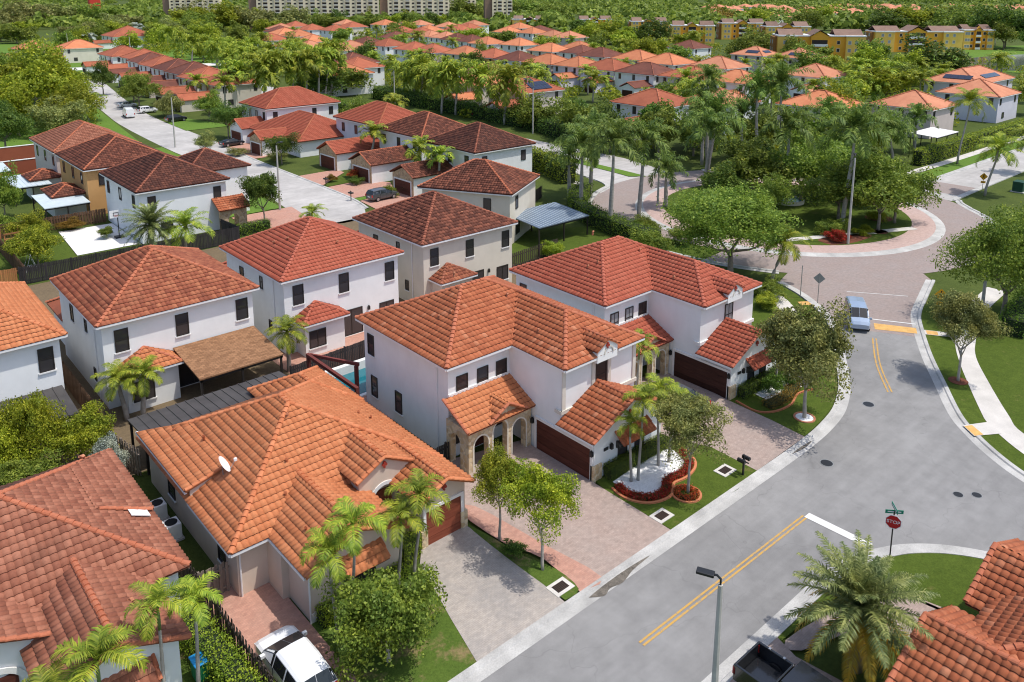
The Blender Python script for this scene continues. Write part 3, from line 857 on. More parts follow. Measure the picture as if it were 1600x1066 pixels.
def hip(x0, x1, y0, y1, z, s):
    w, d = x1 - x0, y1 - y0; t = min(w, d) / 2; zr = z + t * s
    A, B, C, D = (x0, y0, z), (x1, y0, z), (x1, y1, z), (x0, y1, z)
    if w >= d: r0, r1 = (x0 + t, y0 + t, zr), (x1 - t, y0 + t, zr)
    else: r0, r1 = (x0 + t, y0 + t, zr), (x0 + t, y1 - t, zr)
    if w >= d:
        faces = [[A, B, r1, r0], [B, C, r1], [C, D, r0, r1], [D, A, r0]]
        ridges = [(A, r0), (D, r0), (B, r1), (C, r1)]
    else:
        faces = [[A, B, r0], [B, C, r1, r0], [C, D, r1], [D, A, r0, r1]]
        ridges = [(A, r0), (B, r0), (C, r1), (D, r1)]
    if (Vector(r1) - Vector(r0)).length > 0.2: ridges.append((r0, r1))
    else:
        faces = [[p for i, p in enumerate(f) if not (i == 3 and len(f) == 4)] if len(f) == 4 else f for f in faces]
    return faces, ridges


def gable_y(x0, x1, y0, y1, z, s, split=None):
    """ridge along Y; gable ends at y0 and y1"""
    xm = split if split else (x0 + x1) / 2
    zr = z + (xm - x0) * s
    z1 = zr - (x1 - xm) * s
    return [[(x0, y1, z), (x0, y0, z), (xm, y0, zr), (xm, y1, zr)], [(x1, y0, z1), (x1, y1, z1), (xm, y1, zr), (xm, y0, zr)]], \
           [((xm, y0, zr), (xm, y1, zr)), ((x0, y0, z), (xm, y0, zr), 0.12), ((x1, y0, z1), (xm, y0, zr), 0.12)]


def gable_x(x0, x1, y0, y1, z, s):
    """ridge along X; gable ends at x0 and x1"""
    ym = (y0 + y1) / 2; zr = z + (ym - y0) * s
    return [[(x0, y0, z), (x1, y0, z), (x1, ym, zr), (x0, ym, zr)], [(x1, y1, z), (x0, y1, z), (x0, ym, zr), (x1, ym, zr)]], \
           [((x0, ym, zr), (x1, ym, zr)), ((x0, y0, z), (x0, ym, zr), 0.12), ((x0, y1, z), (x0, ym, zr), 0.12)]


def gutters(root, segs, parent=None, mat='gutter', r=0.075):
    mb = MB()
    for a, b in segs:
        a, b = Vector(a), Vector(b)
        t = (b - a).normalized(); u = Vector((-t.y, t.x, 0)) * r
        lo, hi = Vector((0, 0, -0.16)), Vector((0, 0, -0.01))
        q = [a - u + lo, b - u + lo, b + u + lo, a + u + lo]
        mb.extrude(q, (0, 0, 0.15))
    return mb.build('gutter', M[mat], parent or root)

# ------------------------------------------------------------------ windows and doors (shared meshes)
WIN = {}


def win(root, x, y, z, rz, w, h, style='plain', frame='frame', glass='glass', sill=True):
    """window with its centre-bottom on the wall; rz: 0 faces -Y, -90 faces -X, 90 faces +X, 180 faces +Y"""
    key = (round(w, 2), round(h, 2), style, frame, glass)
    if key not in WIN:
        f = MB(); t = 0.07
        f.box(-w / 2, w / 2, -0.07, 0.02, 0, t).box(-w / 2, w / 2, -0.07, 0.02, h - t, h)
        f.box(-w / 2, -w / 2 + t, -0.07, 0.02, t, h - t).box(w / 2 - t, w / 2, -0.07, 0.02, t, h - t)
        p = MB().box(-w / 2 + t, w / 2 - t, -0.03, 0.015, t, h - t)
        m_ = MB()
        if style in ('plain', 'grid'): m_.box(-w / 2 + t, w / 2 - t, -0.055, -0.025, h * 0.52, h * 0.52 + 0.06)
        if style == 'grid':
            m_.box(-0.02, 0.02, -0.05, -0.026, t, h * 0.52).box(-0.02, 0.02, -0.05, -0.026, h * 0.52 + 0.06, h - t)
        if style == 'wide': m_.box(-0.04, 0.04, -0.055, -0.025, t, h - t)
        s_ = MB().box(-w / 2 - 0.08, w / 2 + 0.08, -0.11, 0.0, -0.1, -0.004)
        WIN[key] = (f.mesh('window', M[frame]), p.mesh('pane', M[glass]), m_.mesh('mullion', M[frame]) if m_.v else None, s_.mesh('sill', M['trim']))
    a, b, c, d = WIN[key]
    off = OFF[root.name]
    o = link('window', a, root, (x - off.x, y - off.y, z - off.z), R(rz))
    link('pane', b, o)
    if c: link('mullion', c, o)
    if sill: link('sill', d, o)
    return o


def garage_door(root, x, y, rz, w, h, mat='garage', rows=4, trim='trim'):
    off = OFF[root.name]
    key = ('gd', w, h, mat)
    if key not in WIN:
        WIN[key] = [MB().box(-w / 2, w / 2, -0.05, 0.02, h * i / rows + 0.012, h * (i + 1) / rows - 0.012).mesh('panel', M[mat]) for i in range(rows)]
        f = MB().box(-w / 2 - 0.18, -w / 2 - 0.002, -0.1, 0.02, 0, h + 0.18).box(w / 2 + 0.002, w / 2 + 0.18, -0.1, 0.02, 0, h + 0.18).box(-w / 2 - 0.002, w / 2 + 0.002, -0.1, 0.02, h + 0.004, h + 0.18)
        WIN[key].append(f.mesh('door_frame', M[trim]))
        WIN[key].append(MB().box(-w / 2, w / 2, -0.028, 0.015, 0, h).mesh('garage_door', M['garage_dark']))
    ms = WIN[key]
    o = link('garage_door', ms[-1], root, (x - off.x, y - off.y, 0), R(rz))
    for m in ms[:-2]: link('panel', m, o)
    link('door_frame', ms[-2], o)
    return o


def arch_wall(mb, a0, a1, t0, t1, top, opens, axis='x', base=0.0):
    """wall along x (or y) from a0 to a1, between t0 and t1 across; opens: (centre, width, spring, rise)"""
    xs = {a0, a1}
    for c, w, sp, ri in opens:
        for k in range(13): xs.add(round(c - w / 2 * math.cos(math.pi * k / 12), 4))
    if callable(top):
        for k in range(21): xs.add(round(a0 + (a1 - a0) * k / 20, 4))
    xs = sorted(xs)
    tp = top if callable(top) else (lambda x: top)

    def low(x):
        for c, w, sp, ri in opens:
            if abs(x - c) <= w / 2 + 1e-5: return sp + ri * math.sqrt(max(0, 1 - ((x - c) / (w / 2)) ** 2))
        return base
    P = (lambda a, t, z: (a, t, z)) if axis == 'x' else (lambda a, t, z: (t, a, z))
    for xa, xb in zip(xs, xs[1:]):
        mid = (xa + xb) / 2
        op = any(abs(mid - c) < w / 2 for c, w, sp, ri in opens)
        za, zb = (low(xa), low(xb)) if op else (base, base)
        for t, rev in ((t0, False), (t1, True)):
            q = [P(xa, t, za), P(xb, t, zb), P(xb, t, tp(xb)), P(xa, t, tp(xa))]
            mb.poly(q[::-1] if rev else q)
        mb.poly([P(xa, t0, tp(xa)), P(xb, t0, tp(xb)), P(xb, t1, tp(xb)), P(xa, t1, tp(xa))])
        if op: mb.poly([P(xa, t1, za), P(xb, t1, zb), P(xb, t0, zb), P(xa, t0, za)])
    for c, w, sp, ri in opens:
        for x in (c - w / 2, c + w / 2):
            mb.poly([P(x, t0, base), P(x, t1, base), P(x, t1, sp), P(x, t0, sp)])
    for x in (a0, a1):
        mb.poly([P(x, t0, base), P(x, t1, base), P(x, t1, tp(x)), P(x, t0, tp(x))])
    return mb


def arch_band(mb, c, w, sp, ri, t0, t1, width=0.16, axis='x', base=0.0):
    P = (lambda a, t, z: (a, t, z)) if axis == 'x' else (lambda a, t, z: (t, a, z))
    n = 16
    inn = [(c - w / 2, base)] + [(c - w / 2 * math.cos(math.pi * k / n), sp + ri * math.sin(math.pi * k / n)) for k in range(n + 1)] + [(c + w / 2, base)]
    W = w + 2 * width
    out = [(c - W / 2, base)] + [(c - W / 2 * math.cos(math.pi * k / n), sp + (ri + width) * math.sin(math.pi * k / n)) for k in range(n + 1)] + [(c + W / 2, base)]
    for i in range(len(inn) - 1):
        mb.poly([P(inn[i][0], t0, inn[i][1]), P(out[i][0], t0, out[i][1]), P(out[i + 1][0], t0, out[i + 1][1]), P(inn[i + 1][0], t0, inn[i + 1][1])])
        mb.poly([P(out[i][0], t0, out[i][1]), P(out[i][0], t1, out[i][1]), P(out[i + 1][0], t1, out[i + 1][1]), P(out[i + 1][0], t0, out[i + 1][1])])
    return mb


def gable_wall(mb, x0, x1, y0, y1, z, zp, xm=None):
    """box to z plus a gable prism with its peak at xm along Y"""
    xm = (x0 + x1) / 2 if xm is None else xm
    mb.box(x0, x1, y0, y1, 0, z)
    mb.extrude([(x0, y0, z), (x1, y0, z), (xm, y0, zp)], (0, y1 - y0, 0))
    return mb


def wall_lamp(root, x, y, z, rz):
    off = OFF[root.name]
    if 'lamp' not in WIN:
        WIN['lamp'] = MB().box(-0.05, 0.05, -0.03, 0.01, 0, 0.3).box(-0.09, 0.09, -0.22, -0.04, 0.05, 0.36).box(-0.05, 0.05, -0.18, -0.08, 0.36, 0.44).mesh('wall_lamp', M['black'])
    return link('wall_lamp', WIN['lamp'], root, (x - off.x, y - off.y, z), R(rz))


def finial(root, x, y, z):
    """the little red three-leaf ornament under a gable peak"""
    mb = MB()
    for k in range(3):
        an = R(90 + 120 * k)
        mb.tube([(x + 0.09 * math.cos(an), y, z + 0.09 * math.sin(an)), (x + 0.09 * math.cos(an), y - 0.08, z + 0.09 * math.sin(an))], 0.085, 8)
    mb.tube([(x, y, z - 0.2), (x, y - 0.06, z - 0.2)], 0.06, 8)
    return mb.build('gable_ornament', M['ornament'], root)


M['ornament'] = plain('red_ornament', (0.34, 0.045, 0.03), 0.5, 0.1)
SL = 0.48


def awning(root, x0, x1, y, z, depth=0.75, mat='tile_red', cap='cap_red', single=0):
    """small tiled window hood on brackets, on a wall facing -Y"""
    zt = z + 0.62
    f = [[(x0, y - depth, z), (x1, y - depth, z), (x1, y + 0.05, zt), (x0, y + 0.05, zt)]]
    rf = roof(root, f, [((x0, y - depth, z), (x0, y, zt), 0.09), ((x1, y - depth, z), (x1, y, zt), 0.09)], M[mat], M[cap], name='awning', thick=0.08)
    mb = MB()
    for x in (x0 + 0.15, x1 - 0.15):
        mb.box(x - 0.05, x + 0.05, y - depth + 0.05, y, z - 0.12, z - 0.03).box(x - 0.05, x + 0.05, y - 0.1, y, z - 0.5, z - 0.12)
    mb.build('bracket', M['frame'], rf)
    return rf
# ------------------------------------------------------------------ the two white houses in the middle (same plan, side by side)
def front_house(name, label, dx, dy, tile, cap, single, garage, trim, grid):
    X = lambda a: a + dx
    Y = lambda a: a + dy
    root = thing(name, label, 'house', (X(34.5), Y(40), 0))
    Z, s = 6.5, SL
    w = MB()
    w.box(X(28.4), X(40.5), Y(38.5), Y(48.5), 0, Z - 0.1).box(X(33.5), X(40.5), Y(33.5), Y(38.5), 0, Z - 0.1)
    gable_wall(w, X(33.5), X(39.9), Y(30.65), Y(33.5), 2.9, 2.9 + 3.2 * s, X(36.7))
    w.build('wall', M['white'], root)
    x0, x1, y0, y1 = X(28.0), X(40.9), Y(38.1), Y(48.9)
    t = (y1 - y0) / 2; zr = Z + t * s
    wx0, wy0 = X(33.4), Y(33.1); h = (x1 - wx0) / 2; xm = wx0 + h; zw = Z + h * s
    r0, r1 = (x0 + t, y0 + t, zr), (x1 - t, y0 + t, zr)
    va = (xm, y0 + h, zw)
    ap = (xm, wy0 + h, zw)
    faces = [[(x0, y1, Z), (x0, y0, Z), r0], [(x0, y0, Z), (wx0, y0, Z), va, r1, r0], [(wx0, y0, Z), (wx0, wy0, Z), ap, va],
             [(wx0, wy0, Z), (x1, wy0, Z), ap], [(x1, wy0, Z), (x1, y0, Z), va, ap], [(x1, y0, Z), (x1, y1, Z), r1], [(x1, y1, Z), (x0, y1, Z), r0, r1]]
    ridges = [((x0, y0, Z), r0), ((x0, y1, Z), r0), (r0, r1), ((x1, y1, Z), r1), (va, r1), (ap, va), ((wx0, wy0, Z), ap), ((x1, wy0, Z), ap)]
    roof(root, faces, ridges, M[tile], M[cap], single)
    MB().box(x0 + 0.06, x1 - 0.06, y0 + 0.06, y1 - 0.06, Z - 0.24, Z - 0.13).box(wx0 + 0.06, x1 - 0.06, wy0 + 0.06, y0 + 0.06, Z - 0.24, Z - 0.13).build('soffit', M['trim'], root)
    gutters(root, [((x0, y1, Z), (x0, y0, Z)), ((x0, y0, Z), (wx0, y0, Z)), ((wx0, y0, Z), (wx0, wy0, Z)), ((wx0, wy0, Z), (xm - 1.0, wy0, Z)), ((xm + 1.1, wy0, Z), (x1, wy0, Z)), ((x1, wy0, Z), (x1, y1, Z))])
    # small dormer gable over the upper window
    g0, g1, gp = xm - 0.95, xm + 0.95, Z + 0.95
    gm = MB(); gm.extrude([(g0, Y(33.0), Z - 0.4), (g1, Y(33.0), Z - 0.4), (g1, Y(33.0), Z + 0.4), (xm + 0.1, Y(33.0), gp), (xm - 0.1, Y(33.0), gp), (g0, Y(33.0), Z + 0.4)], (0, 0.3, 0))
    for gx in (g0, g1 - 0.06): gm.extrude([(gx, Y(33.3), Z - 0.1), (gx, Y(33.3), Z + 0.45), (gx, Y(34.0), Z + 0.45)], (0.06, 0, 0))
    gm.build('dormer', M['white'], root)
    ab = MB(); arch_band(ab, xm + 0.12, 0.75, Z + 0.05, 0.42, Y(32.95), Y(33.0), 0.09, base=Z + 0.04); ab.build('arch_moulding', M['trim_warm'], root)
    zz = gp + 0.1; zl = Z + 0.45; yr, yl = Y(33.1) + 1.05 / s, Y(33.1) + 0.45 / s
    roof(root, [([(g0 - 0.12, Y(32.9), zl), (xm, Y(32.9), zz), (xm, yr, zz), (g0 - 0.12, yl, zl)], (0, 1, 0)), ([(g1 + 0.12, Y(32.9), zl), (g1 + 0.12, yl, zl), (xm, yr, zz), (xm, Y(32.9), zz)], (0, 1, 0))],
         [((xm, Y(32.9), zz), (xm, yr, zz), 0.11)], M[tile], M[cap], name='dormer_roof', thick=0.08)
    for vx, vy in ((30.6, 42.4), (31.3, 42.0), (33.9, 45.0), (36.0, 41.6), (34.9, 37.2)):
        vz = Z + min(X(vx) - x0, Y(vy) - y0 if vy > 38.2 else 9, X(vx) - wx0 if vy < 38.2 else 9) * s + 0.03
        MB().tube([(X(vx), Y(vy), vz - 0.1), (X(vx), Y(vy), vz + 0.22), (X(vx) - 0.05, Y(vy) - 0.14, vz + 0.28)], 0.075, 7).build('roof_vent', M['far_salmon'], root)
    finial(root, xm - 0.05, Y(32.98), gp - 0.28)
    # upper windows
    gl = 'glass_pale' if grid else 'glass'
    st = 'grid' if grid else 'plain'
    for wx in (29.5, 31.2, 32.8): win(root, X(wx), Y(38.5), 3.75, 0, 0.92, 1.75, st, glass=gl if wx < 32 else 'screen')
    win(root, X(37.1), Y(33.5), 3.85, 0, 1.05, 1.95, st, glass=gl if grid else 'screen')
    tr = MB()
    tr.box(X(33.4), X(40.6), Y(33.38), Y(33.49), 3.35, 3.6).box(X(33.38), X(33.49), Y(33.4), Y(34.0), 3.35, 3.6)
    if trim:
        for a, b in ((33.5, 33.8), (36.2, 36.5), (37.7, 38.0), (40.2, 40.5)): tr.box(X(a), X(b), Y(33.42), Y(33.492), 3.6, 6.2)
    tr.build('belt_course', M['trim_warm'] if trim else M['trim'], root)
    for wy, z_ in ((47.6, 4.0), (47.3, 0.9), (44.2, 0.9)): win(root, X(28.4), Y(wy), z_, -90, 0.8, 1.55, 'plain', glass='glass')
    MB().tube([(X(28.33), Y(39.6), 0.1), (X(28.33), Y(39.6), 6.2)], 0.04, 6).build('downpipe', M['gutter'], root)
    # garage
    garage_door(root, X(33.5), Y(33.3), -90, 4.8, 2.15, garage)
    fs, rd = gable_y(X(33.05), X(40.3), Y(30.3), Y(33.5), 2.86, s, X(36.7))
    roof(root, fs, rd, M[tile], M[cap], name='garage_roof')
    gutters(root, [((X(33.05), Y(33.5), 2.86), (X(33.05), Y(30.3), 2.86))])
    st_ = MB().box(X(33.4), X(34.15), Y(30.55), Y(30.7), 0, 1.1).box(X(33.4), X(33.55), Y(30.7), Y(30.85), 0, 1.1)
    st_.build('stone_pier', M['stone'], root)
    awning(root, X(35.4), X(38.4), Y(30.65), 2.05, mat=tile, cap=cap)
    for wx in (36.1, 37.7): win(root, X(wx), Y(30.65), 0.75, 0, 0.85, 1.2, 'plain')
    finial(root, X(36.7), Y(30.62), 3.6)
    MB().box(X(34.35), X(34.75), Y(30.6), Y(30.64), 1.75, 1.95).build('number_plate', M['black'], root)
    wall_lamp(root, X(34.95), Y(30.65), 1.7, 0); wall_lamp(root, X(33.5), Y(30.75), 1.7, -90); wall_lamp(root, X(33.5), Y(36.05), 1.7, -90)
    # porch with three stone arches
    pm = MB()
    top = lambda x: 2.95 + max(0.0, 1.0 - abs(x - X(31.25)) / 1.5) * 0.75
    ops = [(X(29.2), 1.15, 1.75, 0.6), (X(30.75), 1.15, 2.15, 0.65), (X(32.35), 1.15, 1.75, 0.6)]
    arch_wall(pm, X(28.2), X(33.4), Y(36.2), Y(36.65), top, ops)
    arch_wall(pm, Y(36.65), Y(38.48), X(28.2), X(28.6), 2.95, [(Y(37.55), 1.0, 1.75, 0.55)], 'y')
    pm.build('porch_arcade', M['stone'], root)
    am = MB()
    for c, w_, sp, ri in ops: arch_band(am, c, w_, sp, ri, Y(36.17), Y(36.25), 0.1)
    am.build('arch_moulding', M['arch_trim'], root)
    pz = lambda y: 3.0 + (y - Y(35.95)) * 0.5
    roof(root, [[(X(28.0), Y(35.95), 3.0), (X(33.6), Y(35.95), 3.0), (X(33.6), Y(38.5), pz(Y(38.5))), (X(28.0), Y(38.5), pz(Y(38.5)))],
                ([(X(29.7), Y(35.93), 3.02), (X(31.25), Y(35.93), 3.92), (X(31.25), Y(37.75), 3.92)], (0, 1, 0)), ([(X(32.8), Y(35.93), 3.02), (X(31.25), Y(37.75), 3.92), (X(31.25), Y(35.93), 3.92)], (0, 1, 0))],
         [((X(29.7), Y(35.93), 3.02), (X(31.25), Y(35.93), 3.92), 0.12), ((X(32.8), Y(35.93), 3.02), (X(31.25), Y(35.93), 3.92), 0.12), ((X(28.0), Y(35.95), 3.0), (X(28.0), Y(38.5), 4.27), 0.12), ((X(33.6), Y(35.95), 3.0), (X(33.6), Y(38.5), 4.27), 0.12)],
         M['tile_orange'] if tile == 'tile_red' else M[tile], M[cap], name='porch_roof')
    MB().box(X(28.4), X(33.5), Y(38.42), Y(38.5), 4.3, 4.48).build('flashing', M['trim'], root)
    MB().box(X(30.2), X(31.3), Y(38.42), Y(38.52), 0.1, 2.3).build('front_door', M['garage'], root)
    win(root, X(29.4), Y(38.5), 0.9, 0, 0.9, 1.4); win(root, X(32.5), Y(38.5), 0.9, 0, 0.9, 1.4)
    return root


front_house('white_house', 'white two-storey house with stone arched porch and brown garage, middle of the picture', 0, 0, 'tile_red', 'cap_red', 300, 'garage', True, False)
front_house('white_house', 'white two-storey house with coral tile roof next to the large leafy tree by the roundabout', 15.0, 0.45, 'tile_coral', 'cap_coral', 0, 'garage_dark', False, True)


# ------------------------------------------------------------------ one-storey house with the orange roof
def orange_house():
    root = thing('orange_roof_house', 'low beige house with big orange tile roof, satellite dish and arched entry', 'house', (19, 40, 0))
    Z, s = 2.9, 0.5
    tm, cp = M['tile_orange'], M['cap_orange']
    w = MB()
    w.box(13.2, 25.0, 35.5, 48.5, 0, Z - 0.1)
    gable_wall(w, 15.1, 20.1, 31.6, 35.5, Z - 0.05, Z - 0.1 + 2.5 * 0.42, 17.6)
    gable_wall(w, 22.1, 25.0, 32.5, 35.5, Z - 0.05, Z - 0.1 + 1.5 * 0.5, 23.6)
    w.box(14.75, 15.1, 33.9, 35.5, 0, Z - 0.1)
    w.build('wall', M['beige'], root)
    # main hip
    x0, x1, y0, y1 = 12.75, 25.4, 35.1, 48.9
    fs, rd = hip(x0, x1, y0, y1, Z, s)
    fs2, rd2 = gable_y(14.75, 20.45, 31.2, 39.0, Z, 0.42, 17.6)
    fs3, rd3 = gable_y(21.75, 25.35, 32.1, 37.5, Z, 0.5, 23.55)
    # entry gable, higher than the eaves beside it
    ez = 3.75
    fs4, rd4 = gable_y(19.65, 23.15, 34.9, 40.2, ez, 0.52, 21.4)
    # the raised piece of the left slope with its own end wall
    fs5 = [[(12.7, 48.6, 3.5), (12.7, 40.7, 3.5), (15.15, 40.7, 4.12), (15.15, 46.4, 4.12)]]
    # wing at the back
    fs6, rd6 = hip(20.4, 25.5, 44.0, 50.4, Z, s)
    rf = roof(root, fs + fs2 + fs3 + fs4 + fs5 + fs6, rd + rd2 + rd3 + rd4 + rd6 + [((12.7, 40.72, 3.52), (15.1, 40.72, 4.1), 0.11)], tm, cp, 300)
    MB().box(12.95, 25.2, 35.2, 48.7, Z - 0.22, Z - 0.13).build('soffit', M['trim'], root)
    MB().extrude([(12.95, 40.75, 2.85), (15.1, 40.75, 3.9), (15.1, 40.75, 4.0), (12.95, 40.75, 3.46)], (0, 0.15, 0)).build('gablet_wall', M['beige'], root)
    gutters(root, [((12.72, 48.8, Z + 0.56), (12.72, 40.75, Z + 0.56)), ((12.75, 40.6, Z), (12.75, 35.1, Z)), ((12.75, 35.1, Z), (14.7, 35.1, Z)), ((14.72, 35.1, Z), (14.72, 31.3, Z))])
    for vx, vy, k in ((14.2, 46.6, 0), (15.0, 44.0, 0), (17.3, 38.2, 1), (18.6, 40.6, 1), (16.4, 36.6, 1), (23.4, 41.0, 2), (23.9, 40.4, 2), (16.0, 33.6, 3)):
        vz = Z + 0.06 + ((vx - x0) * s if k == 0 else (vy - y0) * s if k == 1 else (x1 - vx) * s if k == 2 else (vx - 14.75) * 0.42) + (0.12 if k == 0 else 0)
        MB().tube([(vx, vy, vz - 0.1), (vx, vy, vz + 0.2), (vx - 0.08, vy - 0.12, vz + 0.25)], 0.07, 7).build('roof_vent', M['tile_red'], root)
    # entry: gable wall with an arch
    em = MB()
    top = lambda x: ez - 0.1 + max(0, 1.75 - abs(x - 21.4)) * 0.52
    arch_wall(em, 19.8, 23.0, 35.0, 35.3, top, [(21.4, 1.7, 2.0, 0.95)])
    em.build('entry_arch', M['beige'], root)
    MB().extrude([(19.8, 35.3, 2.9), (19.8, 37.2, 3.4), (19.8, 37.2, 3.7), (19.8, 35.3, 3.7)], (0.12, 0, 0)).extrude([(22.88, 35.3, 2.9), (22.88, 36.6, 3.4), (22.88, 36.6, 3.7), (22.88, 35.3, 3.7)], (0.12, 0, 0)).build('entry_side', M['beige'], root)
    ab = MB(); arch_band(ab, 21.4, 1.7, 2.0, 0.95, 34.95, 35.02, 0.22); ab.build('arch_moulding', M['trim'], root)
    MB().box(20.6, 22.2, 35.42, 35.5, 0.1, 2.4).build('front_door', M['garage_red'], root)
    finial(root, 21.4, 34.96, 4.25); finial(root, 23.55, 32.45, 3.2); finial(root, 17.6, 31.56, 3.55)
    garage_door(root, 23.5, 32.5, 0, 2.35, 2.15, 'garage_red')
    MB().box(22.0, 22.4, 32.38, 32.52, 0, 1.1).build('stone_pier', M['stone'], root); MB().prism([(24.65, 32.38), (25.1, 32.38), (25.1, 33.0), (24.98, 33.0), (24.98, 32.52), (24.65, 32.52)], 0, 1.1).build('stone_pier', M['stone'], root)
    MB().box(15.05, 20.15, 31.54, 31.62, 0, 0.55).build('plinth', M['offwhite'], root)
    win(root, 17.75, 31.6, 0.85, 0, 1.75, 1.25, 'wide')
    awning(root, 16.7, 18.95, 31.6, 2.1, 0.8, 'tile_orange', 'cap_orange')
    win(root, 13.2, 44.6, 1.0, -90, 1.0, 1.1, 'plain'); win(root, 13.2, 37.4, 0.9, -90, 0.9, 1.3, 'plain')
    MB().tube([(13.32, 35.42, 0.06), (13.32, 35.42, 2.75)], 0.045, 6).tube([(15.02, 31.55, 0.06), (15.02, 31.55, 2.75)], 0.045, 6).build('downpipe', M['gutter'], root)
    return root


orange_house()


# ------------------------------------------------------------------ house cut off by the lower left corner
def corner_house():
    root = thing('aged_roof_house', 'white house with aged terracotta roof cut by the lower left corner', 'house', (5, 40, 0))
    Z, s = 2.95, 0.5
    tm, cp = M['tile_aged'], M['cap_red']
    w = MB()
    w.box(-3.0, 10.6, 36.1, 48.0, 0, Z - 0.1)
    gable_wall(w, 4.3, 9.05, 31.6, 36.1, Z - 0.05, Z - 0.1 + 2.35 * 0.42, 6.65)
    gable_wall(w, -1.7, 4.55, 34.95, 36.1, 3.3, 4.6, 1.4)
    w.build('wall', M['white'], root)
    fs, rd = hip(-3.4, 11.0, 35.6, 48.5, Z, s)
    fs2, rd2 = gable_y(3.95, 9.4, 31.2, 38.8, Z, 0.42, 6.65)
    fs3, rd3 = gable_y(-2.1, 4.9, 34.6, 41.0, 3.4, 0.42, 1.4)
    fs4 = [[(11.05, 40.9, 3.1), (11.05, 48.4, 3.1), (8.4, 45.8, 4.32), (8.4, 40.9, 4.32)]]
    roof(root, fs + fs2 + fs3 + fs4, rd + rd2 + rd3 + [((11.0, 40.9, 3.1), (8.6, 40.9, 4.25), 0.12)], tm, cp, 300)
    MB().box(-3.2, 10.8, 35.8, 48.3, Z - 0.22, Z - 0.13).build('soffit', M['trim'], root)
    MB().extrude([(10.75, 40.2, 3.2), (10.75, 40.8, 3.2), (9.85, 40.8, 3.65), (9.85, 40.2, 3.65)], (0, 0, 0.06)).build('roof_patch', M['trim'], root)
    ab = MB(); arch_band(ab, 2.5, 2.6, 1.7, 0.8, 34.86, 34.95, 0.25); ab.build('arch_moulding', M['trim'], root)
    MB().box(1.3, 3.7, 34.9, 34.97, 0, 2.2).build('front_door', M['garage'], root)
    finial(root, 6.65, 31.56, 3.45)
    awning(root, 5.3, 8.0, 31.6, 2.0, 0.8, 'tile_aged', 'cap_red')
    win(root, 6.65, 31.6, 0.8, 0, 1.7, 1.25, 'wide')
    for x, y, z in ((9.2, 47.0, 0), (7.9, 34.3, 0)):
        zt = 3.9 if y > 40 else 3.45
        MB().tube([(x, y, zt - 0.3), (x, y, zt + 0.12), (x + 0.12, y - 0.16, zt + 0.2), (x + 0.14, y - 0.24, zt + 0.14)], 0.11, 8).build('roof_vent', M['far_salmon'], root)
    return root


corner_house()


# ------------------------------------------------------------------ house cut off by the lower right corner
def right_corner_house():
    root = thing('red_roof_house', 'house with large red roof tiles and white gutter cut by the lower right corner', 'house', (36, 6, 0))
    tm, cp = M['tile_red'], M['cap_red']
    w = MB()
    w.box(32.5, 44.0, -3, 9.0, 0, 2.9).box(29.8, 34.0, 2.0, 10.6, 0, 2.5).box(37.2, 41.5, 7.0, 10.2, 0, 2.7)
    w.build('wall', M['white'], root)
    # piece with the white gutter: corner at (31.7, 9.7)
    fs, rd = hip(31.75, 44.4, -3.4, 9.75, 3.0, 0.45)
    # lower roof towards the drive: slopes to -X
    fs2 = [[(29.3, 10.95, 2.5), (29.3, 2.0, 2.5), (32.6, 2.0, 3.95), (32.6, 10.95, 3.95)], [(35.5, 2.0, 2.7), (35.5, 10.95, 2.7), (32.6, 10.95, 3.95), (32.6, 2.0, 3.95)]]
    fs3 = [[(36.2, 10.6, 2.75), (36.2, 6.5, 2.75), (39.4, 6.5, 4.1), (39.4, 10.6, 4.1)], [(42.6, 6.5, 2.75), (42.6, 10.6, 2.75), (39.4, 10.6, 4.1), (39.4, 6.5, 4.1)]]
    roof(root, fs + fs2 + fs3, rd + [((29.3, 10.95, 2.5), (32.6, 10.95, 3.95), 0.14), ((36.2, 10.6, 2.75), (39.4, 10.6, 4.1), 0.14), ((32.6, 2, 3.95), (32.6, 10.95, 3.95))], tm, cp, 300)
    gutters(root, [((31.72, -3.4, 3.0), (31.72, 9.78, 3.0)), ((31.72, 9.78, 3.0), (36.2, 9.78, 3.0)), ((42.65, 6.5, 2.75), (42.65, 10.6, 2.75))])
    return root


right_corner_house()


